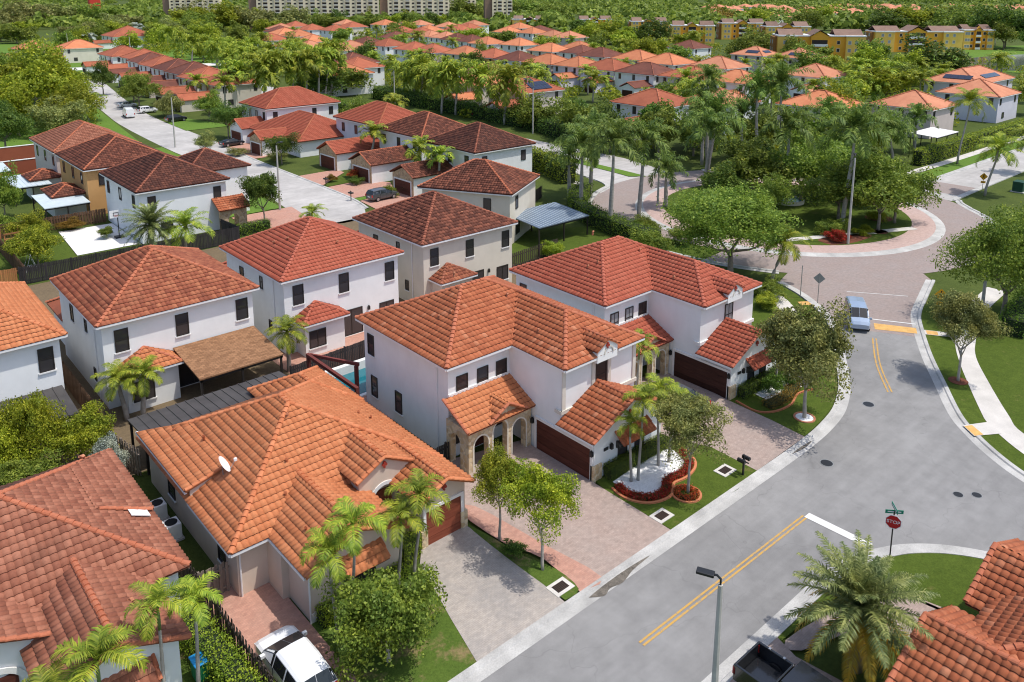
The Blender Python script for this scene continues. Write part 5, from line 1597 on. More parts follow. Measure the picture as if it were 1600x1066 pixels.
ROY.sort(key=lambda t: side_of((t[0] + t[4], t[1] + t[5], t[2])))
for i, t in enumerate(ROY):
    palm('royal_palm', f'tall royal palm around the roundabout, {ORD[i]} crown from the left', t[0], t[1], t[2], t[3] * 1.14, t[4], t[5], kind='royal', mat='frond_dark', group='royal palms around the roundabout', tr=0.2)
BLV = [(106.4, 197.5, 12.3, 4.5, 1, -.7), (102.1, 193, 12.2, 4.3, .4, -.2), (109, 198.7, 13.1, 4.8, .6, -.4), (97.5, 191.1, 11.4, 4.2, .5, -.3), (94.9, 193.3, 10.6, 4.5, .5, -.3), (89.9, 192.8, 11.6, 4.5, .3, -.2), (86.3, 191.6, 10.3, 4.7, .5, -.3), (91.8, 210.3, 10.3, 4.1, .5, -.3), (86.6, 206.6, 8.8, 4.3, 0, 0),
       (124.3, 181.9, 7.7, 4.5, .5, -.3), (123.5, 177.5, 9.3, 4.7, .6, -.4), (117.5, 160, 9, 4.4, .4, -.2), (118.8, 156.1, 9.6, 4.6, .4, -.2), (120, 148.3, 9.5, 4.7, .3, -.2), (118.2, 137.4, 9.6, 4.8, .5, -.3), (121.9, 170.9, 8.2, 4.2, .4, -.3), (125.9, 189.2, 7.6, 4.2, .5, -.3)]
BLV.sort(key=lambda t: side_of((t[0] + t[4], t[1] + t[5], t[2])))
for i, t in enumerate(BLV):
    palm('royal_palm', f'royal palm lining the hedge road, {ORD[i]} from the left', t[0], t[1], t[2], t[3] * 1.15, t[4], t[5], kind='royal', mat='frond', group='royal palms along the hedge road', far=True, tr=0.2)
HWY = [(125.3, 317.9, 8.2, 5, .5, -.2), (128.1, 304.9, 7.3, 4.9, .4, -.2), (133.9, 329.4, 7.8, 4.6, .7, -.3), (123.1, 338.8, 8.8, 5.3, .6, -.2), (128.9, 341.8, 8.4, 4.7, .6, -.2), (131.9, 374.4, 8.5, 5.1, .6, -.2), (145.8, 445.2, 8.9, 5.3, .7, -.2), (144.9, 452.5, 9.4, 5.3, .7, -.2), (143.9, 428.2, 8.3, 5.2, .6, -.1), (158.4, 351.1, 7.9, 5.1, .5, -.1), (147.4, 338.2, 6.2, 5.4, .8, -.4), (146.7, 318.1, 5.2, 5.3, .3, 0),
       (141, 290, 8, 4.6, .3, 0), (137, 275, 8.5, 4.6, .3, 0), (133, 262, 8.0, 4.5, .2, 0), (150, 300, 8, 4.6, .3, 0), (118, 300, 8, 4.4, 0, 0), (116, 282, 8, 4.4, 0, 0), (112, 262, 8.4, 4.4, 0, 0)]
HWY.sort(key=lambda t: side_of((t[0] + t[4], t[1] + t[5], t[2])))
for i, t in enumerate(HWY):
    palm('royal_palm', f'far palm by the road at the upper left, {ORD[i]} from the left', *t, kind='royal', mat='frond', group='palms by the far left road', far=True, tr=0.22)
COC = [(46.9, 206, 7.4, 4.4, .1, 0), (48.8, 206.8, 6, 4.2, .7, -.5), (47.2, 218.8, 7, 4.3, .6, -.4), (49.4, 203.8, 4.4, 3.8, .6, -.4)]
for i, t in enumerate(sorted(COC, key=lambda t: side_of((t[0] + t[4], t[1] + t[5], t[2])))):
    palm('coconut_palm', f'bushy palm beside the white van street, {ORD[i]} from the left in its clump', *t, kind='coconut', mat='frond', group='palm clump beside the left street', tr=0.2)
MISC = [(91.2, 330.4, 5.3, 3.3, .8, -.5), (98.5, 307.9, 5.3, 3.7, .4, -.2), (76.2, 209.8, 6.8, 3.3, .7, -.5), (77.5, 193.7, 7.7, 3.4, .2, -.1), (93.4, 146.1, 6.4, 3, 1.0, -.8), (71.5, 118.2, 6.0, 2.8, .8, -.6), (70.8, 103.0, 5.6, 2.8, .3, -.2), (70.0, 96.6, 5.6, 2.4, .3, -.2),
        (265.4, 360.4, 5.8, 4.8, .3, .2), (188.1, 118.0, 4.6, 3.3, .1, .1), (226.7, 186.4, 2.7, 2.7, .4, -.2), (180.1, 164.4, 3.3, 2.7, .3, -.2), (231.3, 468.3, 4.6, 4.8, 1.2, -.6), (219.8, 263.3, 3.5, 3.9, .7, -.4), (424.8, 273.2, 5.6, 3.3, .7, -.1),
        (502.1, 167, 7.7, 3.6, -.8, 1.2), (224.4, 108.1, 8.8, 3.9, -.4, .5), (236.6, 105.8, 7.3, 4.4, 0, .1), (222.7, 90.8, 6.7, 3.7, 0, .1), (244.8, 94.3, 5.8, 3.3, -.4, .4), (176, 108, 6, 3.6, 0, 0), (166, 100, 6.4, 3.6, 0, 0)]
MISC.sort(key=lambda t: side_of((t[0] + t[4], t[1] + t[5], t[2])))
for i, t in enumerate(MISC):
    palm('coconut_palm', f'single palm among the background houses, {ORD[i]} from the left of such palms', *t, kind='coconut', mat='frond', group='single palms among the background houses', far=True, tr=0.18)
for i, t in enumerate([(150, 500, 6, 5), (170, 560, 6, 5), (118, 470, 5.5, 4.5)]):
    palm('silver_palm', f'silvery blue fan palm near the far road at the upper left, {ORD[i]} in depth', *t, kind='coconut', mat='leaf_silver', group='silver palms by the far road', far=True, tr=0.25)
# ---- hedges and beds
hedge('hedge', 'long clipped hedge running behind the brown-roofed row', [(97.0, 166), (94.4, 150), (93.4, 124), (92.6, 108), (91.4, 95), (88.6, 87.5)], 2.6, 3.4, 'hedge_bright', 26, 0.3, rough=0.16)
hedge('hedge', 'dark hedge along the sidewalk left of the roundabout', [(84.5, 80.2), (80, 77.6), (77.0, 74.2), (75.0, 70), (73.6, 64), (73.2, 58)], 2.2, 2.1, 'hedge', 40, 0.2, rough=0.15)
hedge('hedge', 'tall clipped hedge along the far right-hand sidewalk', [(143, 57.6), (165, 57.6), (200, 57.2), (235, 56.2)], 1.8, 2.7, 'hedge_bright', 26, 0.28)
hedge('hedge', 'low clipped hedge under the windows of the middle white house', [(34.3, 30.25), (39.9, 30.25)], 0.7, 0.95, 'hedge', 420, 0.075, rough=0.04)
hedge('hedge', 'low clipped hedge under the windows of the coral-roofed house', [(49.3, 30.65), (54.9, 30.65)], 0.7, 0.95, 'hedge', 380, 0.08, rough=0.04)
hedge('hedge', 'clipped hedge along the front wall of the orange-roofed house', [(15.3, 31.15), (17.5, 31.2), (20.1, 31.2)], 0.75, 0.95, 'hedge_bright', 380, 0.08, rough=0.05)
hedge('hedge', 'yellow-green hedge block beside the driveway pier of the orange-roofed house', [(20.4, 32.2), (21.7, 32.6)], 0.9, 1.3, 'hedge_bright', 380, 0.08, rough=0.05)
hedge('hedge', 'dark hedge behind the right-hand street tree', [(76.5, 21.5), (84, 22.4), (92, 22.8)], 2.2, 1.7, 'hedge', 50, 0.18, rough=0.1)
hedge('hedge', 'hedge beside the small fence right of the lower left house', [(10.4, 34.4), (10.7, 30.6), (10.8, 27.0)], 1.1, 1.5, 'hedge_bright', 260, 0.1, rough=0.12)
hedge('hedge', 'small hedge in front of the stone porch by the cul-de-sac', [(38.0, 94.6), (42.4, 94.8)], 1.1, 1.3, 'hedge', 90, 0.16)
hedge('hedge', 'hedge under the far palms beside the boulevard', [(104, 205), (100, 182), (99, 172)], 3.0, 3.0, 'hedge', 22, 0.34, rough=0.2)
hedge('hedge', 'dark tree hedge behind the boulevard palms', [(122, 196), (121.5, 170), (121.0, 152), (119.5, 128), (114, 108)], 4.0, 3.0, 'leaf_dark', 18, 0.4, rough=0.4)
hedge('hedge', 'green hedge beside the far left road', [(96, 240), (104, 300), (108, 330)], 2.6, 2.6, 'hedge', 16, 0.36, rough=0.16)
hedge('hedge', 'low clipped hedge bed of the coral-roofed house', [(49.5, 28.6), (51.8, 28.4), (54.0, 29.0)], 0.9, 0.5, 'leaf_rust', 260, 0.09, rough=0.05)
for i, (x, y, r, h, m_, lb) in enumerate([
    (51.6, 29.6, 0.85, 1.7, 'leaf_dark', 'ball-shaped topiary in front of the coral-roofed house, nearest its driveway'),
    (53.4, 29.4, 0.7, 1.5, 'leaf_dark', 'second ball-shaped topiary in front of the coral-roofed house'),
    (55.2, 29.0, 1.0, 1.6, 'leaf_mid', 'loose shrub at the corner of the coral-roofed house'),
    (57.8, 30.4, 1.3, 1.6, 'leaf_mid', 'shrub beyond the brown fence of the coral-roofed house'),
    (93.2, 46.9, 1.9, 2.2, 'leaf_mid', 'clipped green mound in the island mulch bed'),
    (91.3, 45.0, 1.4, 1.6, 'leaf_red', 'dark red shrub in the island mulch bed'),
    (95.2, 44.3, 1.0, 1.0, 'leaf_lime', 'yellow-green shrub beside the island lamp post'),
    (97.0, 44.2, 1.0, 1.0, 'leaf_lime', 'second yellow-green shrub under the island trees'),
    (103.5, 45.9, 1.3, 1.5, 'leaf_bright', 'bright shrub under the right-hand island tree'),
    (68.8, 40.6, 1.8, 1.7, 'leaf_mid', 'shrub bed by the sidewalk under the leaning palm'),
    (66.5, 39.0, 1.6, 1.5, 'leaf_bright', 'bright shrub beside the sidewalk near the diamond sign'),
    (76.3, 62.0, 2.0, 2.2, 'leaf_mid', 'shrub at the foot of the tall palms left of the roundabout'),
    (77.2, 57.0, 2.0, 2.2, 'leaf_mid', 'shrub behind the coral-roofed house ridge by the road'),
    (70.4, 56.4, 2.6, 3.0, 'leaf_mid', 'round shrub behind the coral roof'),
    (61.2, 63.0, 1.6, 2.2, 'leaf_bright', 'light palm-like shrub in the yard beside the steel-blue patio roof'),
    (65.2, 112.4, 1.5, 1.6, 'leaf_red', 'dark red-leaved shrub by the stone garages'),
    (63.2, 109.0, 1.3, 1.2, 'leaf_dark', 'round clipped bush on the strip between the red drives'),
    (61.4, 112.8, 0.9, 1.3, 'leaf_rust', 'orange-leaved bush beside the garage drive'),
    (63.0, 99.0, 1.5, 1.6, 'leaf_mid', 'green shrub in front of the dark parked car'),
    (66.4, 98.4, 1.2, 1.8, 'leaf_bright', 'shrub by the garage of the brown-roofed cream house'),
    (62.0, 134.0, 1.8, 1.6, 'leaf_olive', 'wide shrub in the garden left of the stone gable'),
    (59.0, 143.0, 2.0, 1.4, 'leaf_olive', 'low grey-green shrub bed beside the black sedan'),
    (26.1, 104.2, 1.2, 1.5, 'leaf_mid', 'bush against the wall by the basketball hoop'),
    (23.5, 111.0, 1.5, 1.4, 'leaf_rust', 'orange-tinted bush by the brown fence behind the white court'),
    (20.5, 111.4, 1.4, 1.4, 'leaf_mid', 'green bush by the brown fence behind the white court'),
    (16.8, 116.5, 2.2, 2.4, 'leaf_mid', 'green bush mass beside the pale patio roofs on the left'),
    (72.5, 24.6, 0.9, 0.9, 'leaf_olive', 'low grass clump by the pedestrian sign'),
    (25.5, 29.0, 0.7, 0.7, 'leaf_dark', 'dark shrub at the foot of the multi-stem tree'),
    (13.1, 26.8, 1.0, 0.9, 'leaf_mid', 'green bush at the bottom left of the white car'),
    (11.0, 28.6, 1.2, 1.2, 'leaf_mid', 'loose bush at the bottom by the small fence'),
    (9.6, 27.9, 1.5, 1.4, 'leaf_mid', 'wild green bush at the bottom left between palm and fence'),
    (19.0, 21.7, 0.9, 0.0, 'leaf_mid', ''),
]):
    if h > 0: shrub('shrub', lb, x, y, r, h, m_)
# red flower borders of the pebble bed
BED = smooth_line([(34.3, 29.8), (34.2, 28.4), (34.7, 27.5), (35.8, 27.2), (36.9, 27.9), (38.2, 27.8), (39.4, 28.2), (39.9, 29.3), (39.4, 30.0), (37.0, 30.0), (34.3, 29.8)])
tag(sheet('pebble_bed', BED[:-1], 0.12, M['pebble']), kind='structure')
FL = smooth_line([(34.2, 29.3), (34.05, 28.3), (34.6, 27.3), (35.8, 27.0), (36.9, 27.65), (38.2, 27.55), (39.5, 28.0), (40.1, 29.2)])
hedge('flower_border', 'red flower border curving around the white pebble bed', FL, 0.42, 0.32, 'leaf_red', 520, 0.1, cat='flower bed', rough=0.06)
ribbon('brick_edging', offset_line(FL, -0.42), [(-0.08, 0.09), (-0.08, 0.17), (0.08, 0.17), (0.08, 0.09)], M['far_orange'])
ring = circle(36.7, 26.1, 0.55, 0, 360, 14)
hedge('flower_ring', 'ring of red flowers around the grey-green tree', ring, 0.3, 0.28, 'leaf_red', 560, 0.1, cat='flower bed', rough=0.05)
ribbon('brick_edging', circle(36.7, 26.1, 0.85, 0, 360, 24), [(-0.07, 0.09), (-0.07, 0.16), (0.07, 0.16), (0.07, 0.09)], M['far_orange'])
sheet('tree_ring_pebbles', circle(50.2, 26.1, 0.6)[:-1], 0.12, M['pebble'])
ribbon('brick_edging', circle(50.2, 26.1, 0.68, 0, 360, 24), [(-0.07, 0.09), (-0.07, 0.15), (0.07, 0.15), (0.07, 0.09)], M['far_salmon'])
ribbon('brick_edging', smooth_line([(48.6, 30.6), (48.4, 28.8), (49.4, 27.9), (51.2, 27.7), (53.0, 28.2), (54.6, 27.8)]), [(-0.07, 0.09), (-0.07, 0.18), (0.07, 0.18), (0.07, 0.09)], M['far_orange'])
sheet('pebble_bed', [(50.4, 28.9), (54.5, 28.6), (55.4, 30.4), (50.6, 30.4)], 0.115, M['pebble'])
sheet('mulch_ring', circle(64.2, 21.2, 0.7)[:-1], 0.1, M['mulch'])
# ------------------------------------------------------------------ houses further back
def body(root, x0, x1, y0, y1, tile, cap, wall, Z=6.4, s=0.5, tiles=True, wins=True, o=0.4, nwin=3):
    MB().box(x0 + o, x1 - o, y0 + o, y1 - o, 0, Z - 0.1).build('wall', M[wall], root)
    fs, rd = hip(x0, x1, y0, y1, Z, s)
    if not tiles: rd = [(a, b, 0.16, 1.2) for a, b in [r[:2] for r in rd]]
    roof(root, fs, rd, M[tile], M[cap], tiles=tiles)
    MB().box(x0 - 0.04, x1 + 0.04, y0 - 0.04, y1 + 0.04, Z - 0.26, Z - 0.125).build('soffit', M['trim'], root)
    if wins:
        for k in range(nwin):
            f_ = (k + 0.5) / nwin + rng.uniform(-.03, .03)
            win(root, x0 + o, y0 + f_ * (y1 - y0), 4.0, -90, 0.95, 1.6, 'none', sill=False)
            if k != 1: win(root, x0 + f_ * (x1 - x0), y0 + o, 4.0, 0, 0.95, 1.6, 'none', sill=False)
        win(root, x0 + 0.3 * (x1 - x0), y0 + o, 0.8, 0, 1.4, 1.4, 'none', sill=False)
    return root


def garage_block(root, x0, x1, y0, y1, tile, cap, wall, face, tiles=True, door='garage', z=2.95, s=0.48):
    """single-storey garage, ridge along X, gable and door towards -X"""
    ym = (y0 + y1) / 2; zp = z - 0.05 + (ym - y0 - 0.35) * s
    mb = MB(); mb.box(x0, x1, y0, y1, 0, z - 0.08)
    mb.extrude([(x0, y0, z - 0.08), (x0, y1, z - 0.08), (x0, ym, zp)], (x1 - x0, 0, 0))
    mb.build('garage_wall', M[wall], root)
    fm = MB().extrude([(x0 - 0.05, y0 - 0.02, 0), (x0 - 0.05, y1 + 0.02, 0), (x0 - 0.05, y1 + 0.02, z - 0.1), (x0 - 0.05, ym, zp - 0.02), (x0 - 0.05, y0 - 0.02, z - 0.1)], (0.04, 0, 0))
    fm.build('stone_facing', M[face], root)
    fs, rd = gable_x(x0 - 0.3, x1, y0 - 0.35, y1 + 0.35, z, s)
    roof(root, fs, rd, M[tile], M[cap], name='garage_roof', tiles=tiles)
    garage_door(root, x0 - 0.06, ym, -90, min(4.6, y1 - y0 - 1.2), 2.1, door)


# three houses beside the white court
r_ = thing('white_house', 'white house with dark brown roof beside the white court and basketball hoop', 'house', (33.7, 105, 0))
body(r_, 28.1, 39.35, 98.5, 113.0, 'tile_dark', 'cap_brown', 'white')
MB().box(39.0, 44.4, 104.9, 112, 0, 6.3).build('side_wing', M['white'], r_)
fs, rd = hip(36.0, 44.8, 104.5, 113.4, 6.4, 0.5)
roof(r_, fs, rd, M['tile_dark'], M['cap_brown'], name='side_roof')
pm = MB(); arch_wall(pm, 37.2, 40.6, 96.9, 97.25, 3.0, [(38.9, 1.3, 1.5, 0.75)]); pm.box(40.2, 40.55, 97.3, 100, 0, 3.0).build('stone_porch', M['stone_far'], r_)
roof(r_, [[(37.0, 96.6, 2.95), (40.9, 96.6, 2.95), (40.9, 98.9, 4.1), (37.0, 98.9, 4.1)]], [((40.9, 96.6, 2.95), (40.9, 98.9, 4.1), 0.14)], M['tile_red'], M['cap_red'], name='porch_roof')
r_ = thing('orange_wall_house', 'tan-orange walled house with red-brown roof in the row at the left', 'house', (33, 123, 0))
body(r_, 26.9, 38.8, 115.9, 130.8, 'tile_brown', 'cap_red', 'orange_wall')
fs, rd = hip(23.2, 27.6, 117.6, 123.5, 2.95, 0.45)
MB().box(23.5, 27.3, 118.0, 123.1, 0, 2.85).build('sunroom', M['offwhite'], r_)
roof(r_, fs, rd, M['tile_brown'], M['cap_red'], name='sunroom_roof')
r_ = thing('grey_wall_house', 'pale grey house with reddish roof at the far end of the left row', 'house', (33, 139, 0))
body(r_, 26.9, 38.8, 132.0, 147.1, 'tile_aged', 'cap_red', 'pinkish')
fs, rd = hip(23.2, 27.6, 130.5, 135.5, 2.95, 0.45)
MB().box(23.5, 27.3, 130.9, 135.1, 0, 2.85).build('sunroom', M['offwhite'], r_)
roof(r_, fs, rd, M['tile_brown'], M['cap_red'], name='sunroom_roof')
# row along the hedge, garages towards the cul-de-sac
r_ = thing('white_house', 'white house with coral roof and stone gable at the top of the cul-de-sac', 'house', (76, 153, 0))
body(r_, 69.4, 86.2, 153.3, 166.0, 'tile_coral', 'cap_red', 'white', nwin=4)
MB().box(66.6, 80, 133.6, 153.3, 0, 2.9).build('low_wing', M['white'], r_)
fs, rd = hip(65.9, 81.0, 133.0, 154.5, 3.0, 0.45)
roof(r_, fs, rd, M['tile_coral'], M['cap_red'], name='low_roof')
garage_block(r_, 62.0, 68, 139.3, 144.3, 'tile_coral', 'cap_red', 'white', 'stone_far')
garage_block(r_, 64.6, 71, 153.6, 159.5, 'tile_coral', 'cap_red', 'white', 'white')
r_ = thing('grey_wall_house', 'pale house with coral roof and stone garage, second in the row along the hedge', 'house', (80, 128, 0))
body(r_, 74.8, 86.5, 120.5, 136.0, 'tile_coral', 'cap_red', 'lavender')
garage_block(r_, 65.9, 75.2, 119.2, 125.2, 'tile_coral', 'cap_red', 'offwhite', 'stone_far')
r_ = thing('pale_blue_house', 'white house with brown roof and tan stone garage, between the two brown-roofed neighbours', 'house', (79.5, 112, 0))
body(r_, 73.7, 85.5, 106.0, 119.4, 'tile_brown', 'cap_red', 'white')
garage_block(r_, 65.4, 74.0, 107.6, 113.6, 'tile_brown', 'cap_red', 'white', 'stone_far')
r_ = thing('white_house', 'white house with darkest brown roof at the end of the hedge', 'house', (78.6, 97, 0))
body(r_, 72.6, 84.7, 91.0, 104.0, 'tile_dark', 'cap_brown', 'white')
garage_block(r_, 65.4, 73.0, 96.2, 101.6, 'tile_brown', 'cap_brown', 'offwhite', 'stone_far')
r_ = thing('cream_house', 'cream house with red-brown roof turned at an angle beside the steel-blue patio roof', 'house', (60.5, 69, 0), R(29.5))
body(r_, 0, 10.6, 0, 12.0, 'tile_brown', 'cap_red', 'cream', nwin=2)
win(r_, 10.2, 3.5, 4.0, 90, 0.9, 1.5, 'plain'); win(r_, 10.2, 8.0, 4.0, 90, 0.9, 1.5, 'plain')
# more two-storey houses: (x, y of the near corner, width, depth, roof, wall)
BG = [
    ('row behind the boulevard palms', [(127.5, 140.5, 12.8, 14.5, 'far_red', 'pinkish'), (129.0, 158.5, 12.4, 13.5, 'far_orange', 'cream'), (145.4, 176.2, 12.5, 14, 'far_brown', 'offwhite'), (113.5, 206.0, 14, 15, 'far_orange', 'offwhite'), (131.5, 104.0, 12.5, 14, 'far_red', 'offwhite'),
                                        (143.5, 96.4, 12.5, 12.5, 'far_salmon', 'white'), (135.9, 237, 13, 14, 'far_brown', 'pinkish'), (128.4, 221, 12.5, 13, 'far_red', 'offwhite')]),
    ('long middle house row', [(183.0, 117.4, 12.5, 14.0, 'far_orange', 'white'), (182.9, 132.3, 12.5, 14.4, 'far_red', 'pinkish'), (182.3, 147.2, 12.5, 15.3, 'far_brown', 'white'), (183.3, 163.0, 12.5, 14.6, 'far_red', 'lavender'), (183.8, 178.0, 12.5, 12.3, 'far_orange', 'lavender'), (183.8, 190.6, 12.5, 14.5, 'far_orange', 'pinkish'),
                                             (184.5, 207, 12.5, 13.5, 'far_brown', 'offwhite'), (186, 222, 12.5, 14.0, 'far_red', 'orange_wall'), (184.2, 257, 13, 14.5, 'far_red', 'pinkish'), (186.2, 273, 13, 14, 'far_red', 'white'), (187, 240, 12.5, 14, 'far_orange', 'cream'), (190.9, 317.5, 13, 14, 'far_brown', 'white'), (191, 300, 13, 14, 'far_red', 'white')]),
    ('second house row back', [(213.8, 144.6, 13.5, 15, 'far_salmon', 'white'), (212.5, 164.0, 13.5, 15, 'far_orange', 'cream'), (218.5, 181.7, 13, 14.5, 'far_orange', 'cream'), (218.1, 199, 13, 14.5, 'far_brown', 'offwhite'), (222.2, 230.0, 13, 15, 'far_orange', 'cream'), (224, 215, 12.5, 13, 'far_brown', 'offwhite'), (211.5, 111.3, 14, 14, 'far_salmon', 'white'),
                                       (237.2, 265.8, 13, 14, 'far_orange', 'offwhite'), (232.2, 282, 13, 14, 'far_orange', 'offwhite'), (237, 299.3, 13, 14, 'far_brown', 'white'), (240, 314.5, 13, 14, 'far_brown', 'white'), (246.4, 332, 13, 14, 'far_salmon', 'white'), (248, 348, 13, 14, 'far_salmon', 'white')]),
    ('farthest house row', [(239.4, 231.2, 13, 14, 'far_orange', 'white'), (267.1, 148.1, 14, 14, 'far_salmon', 'pinkish'), (266, 165, 13, 14, 'far_salmon', 'pinkish'), (278.8, 204.8, 13, 14, 'far_brown', 'white'), (294.6, 292, 14, 14, 'far_salmon', 'pinkish'), (298.4, 307.5, 13, 14, 'far_salmon', 'offwhite'), (310.3, 337, 14, 14, 'far_orange', 'offwhite'), (306.9, 354, 14, 14, 'far_orange', 'cream'),
                                           (321.8, 431, 14, 15, 'far_salmon', 'offwhite'), (320.1, 406.9, 14, 15, 'far_red', 'offwhite'), (327.9, 471.9, 14, 15, 'far_salmon', 'offwhite'), (260.5, 393, 14, 15, 'far_red', 'white'), (262, 376, 14, 15, 'far_red', 'white'), (195.7, 395, 15, 15, 'far_orange', 'white'), (200, 420, 15, 15, 'far_orange', 'white'), (180, 349, 14, 14, 'far_orange', 'offwhite'),
                                           (152, 300, 16, 15, 'far_salmon', 'offwhite'), (165, 290, 16, 15, 'far_salmon', 'offwhite'), (241.5, 437.5, 15, 15, 'far_red', 'white'), (236, 456, 15, 15, 'far_red', 'white'), (274, 472.6, 15, 15, 'far_red', 'cream'), (309, 488, 16, 16, 'far_orange', 'offwhite')]),
    ('top house row', [(226, 478, 15, 15, 'far_salmon', 'white'), (250, 506, 15, 15, 'far_red', 'offwhite'), (292, 512, 15, 15, 'far_salmon', 'white'), (345, 505, 15, 15, 'far_orange', 'offwhite'), (352, 442, 15, 15, 'far_salmon', 'white'), (346, 388, 15, 15, 'far_orange', 'cream'), (300, 392, 15, 15, 'far_red', 'white'), (282, 398, 15, 15, 'far_orange', 'offwhite'), (226, 348, 14, 14, 'far_brown', 'white'), (170, 372, 14, 14, 'far_red', 'offwhite'), (210, 446, 15, 15, 'far_brown', 'offwhite'), (330, 352, 14, 14, 'far_brown', 'offwhite'), (156, 322, 14, 14, 'far_orange', 'white'), (168, 306, 13, 14, 'far_red', 'white')]),
    ('right-hand road row', [(202.6, 65.1, 13.5, 14, 'far_salmon', 'lavender'), (226.5, 78.0, 26, 14, 'far_salmon', 'lavender'), (170.5, 66.6, 12.5, 13.0, 'far_salmon', 'pinkish'), (156.0, 79.0, 12.5, 14, 'far_orange', 'pinkish')]),
    ('upper left street row', [(82.5, 236.4, 13, 14, 'far_brown', 'pinkish'), (83.5, 251.5, 12.5, 14, 'far_brown', 'offwhite'), (84.5, 267, 12.5, 14, 'far_red', 'white'), (87.1, 318.5, 14, 18, 'far_red', 'white'), (89, 302, 13, 14, 'far_red', 'white'), (86, 284, 12.5, 14, 'far_brown', 'white'), (126, 455, 22, 22, 'far_red', 'white'), (69.1, 380, 14, 14, 'far_orange', 'cream'), (84, 375, 16, 14, 'far_orange', 'cream'), (79.2, 203, 12.5, 13, 'far_red', 'cream'), (80.0, 219, 12.5, 14, 'far_red', 'cream')]),
]
RN = {'far_red': 'red', 'far_orange': 'orange', 'far_brown': 'brown', 'far_salmon': 'salmon'}
WN = {'pinkish': 'pinkish', 'cream': 'cream', 'offwhite': 'off-white', 'white': 'white', 'lavender': 'pale grey', 'orange_wall': 'tan'}
HOUSES = {}
for row, lst in BG:
    lst = sorted(lst, key=lambda t: side_of((t[0] + 6, t[1] + 6, 6)))
    for i, (x, y, w, d, rf, wl) in enumerate(lst):
        r_ = thing('background_house', f'{WN[wl]} house with {RN[rf]} roof, {ORD[i]} from the left in the {row}', 'house', (x + w / 2, y + d / 2, 0), 0, row)
        near = depth_of((x, y, 6)) < 260
        body(r_, x, x + w, y, y + d, rf, 'cap_red' if rf != 'far_brown' else 'cap_brown', wl, 6.0, 0.46, tiles=False, wins=True)
        HOUSES[(x, y)] = r_
        if near and 120 < x < 250 and y > 100:
            gx = x - 7.5
            garage_block(r_, gx, x + 0.5, y + 0.6, y + 5.6, rf, 'cap_red', wl, wl, tiles=False, door='garage_dark')
        elif row.startswith('upper left'):
            garage_block(r_, x - 8.5, x + 0.5, y + 0.8, y + 6.0, rf, 'cap_red', wl, 'stone_far' if i % 2 else wl, tiles=False, door='garage_dark')


# solar panels
def panels(root, items):
    me = MB(); me.box(-0.5, 0.5, -0.85, 0.85, 0.02, 0.06)
    pm = me.mesh('solar_panel', M['solar'])
    for (x, y, z, rx, ry, rz) in items:
        o = OFF[root.name]
        mx = Matrix.Translation((x - o.x, y - o.y, z)) @ Matrix.Rotation(rz, 4, 'Z') @ Matrix.Rotation(rx, 4, 'X') @ Matrix.Rotation(ry, 4, 'Y')
        link('solar_panel', pm, root, mx=mx)


M['solar'] = glass_mat('solar_panel', (0.02, 0.024, 0.045), 0.15)
sl = math.atan(0.46)
hz = HOUSES[(127.5, 140.5)]
panels(hz, [(131.2 + 1.05 * i, 140.5 + 1.6 + 1.75 * j * math.cos(sl), 6.0 + (1.6 + 1.75 * j * math.cos(sl)) * 0.46 + 0.12, sl, 0, 0) for i in range(6) for j in range(2)] + [(132.3 + 1.05 * i, 140.5 + 5.0, 6.0 + 5.0 * 0.46 + 0.12, sl, 0, 0) for i in range(2)])
hz = HOUSES[(226.5, 78.0)]
panels(hz, [(236 + 1.05 * i, 80.4, 6.0 + 2.4 * 0.46 + 0.12, sl, 0, 0) for i in range(10)] + [(228.6 + 0.9 * j, 81.5 + 1.75 * i, 6.0 + (2.1 + 0.9 * j) * 0.46 + 0.12, 0, -sl, 0) for i in range(4) for j in range(2)])
for key in ((267.1, 148.1), (266, 165)):
    hz = HOUSES[key]; x, y = key
    panels(hz, [(x + 2 + 0.9 * j, y + 4 + 1.75 * i, 6.0 + (2 + 0.9 * j) * 0.46 + 0.12, 0, -sl, 0) for i in range(3) for j in range(2)] + [(x + 5 + 1.05 * i, y + 2.4, 6.0 + 2.4 * 0.46 + 0.12, sl, 0, 0) for i in range(4)])


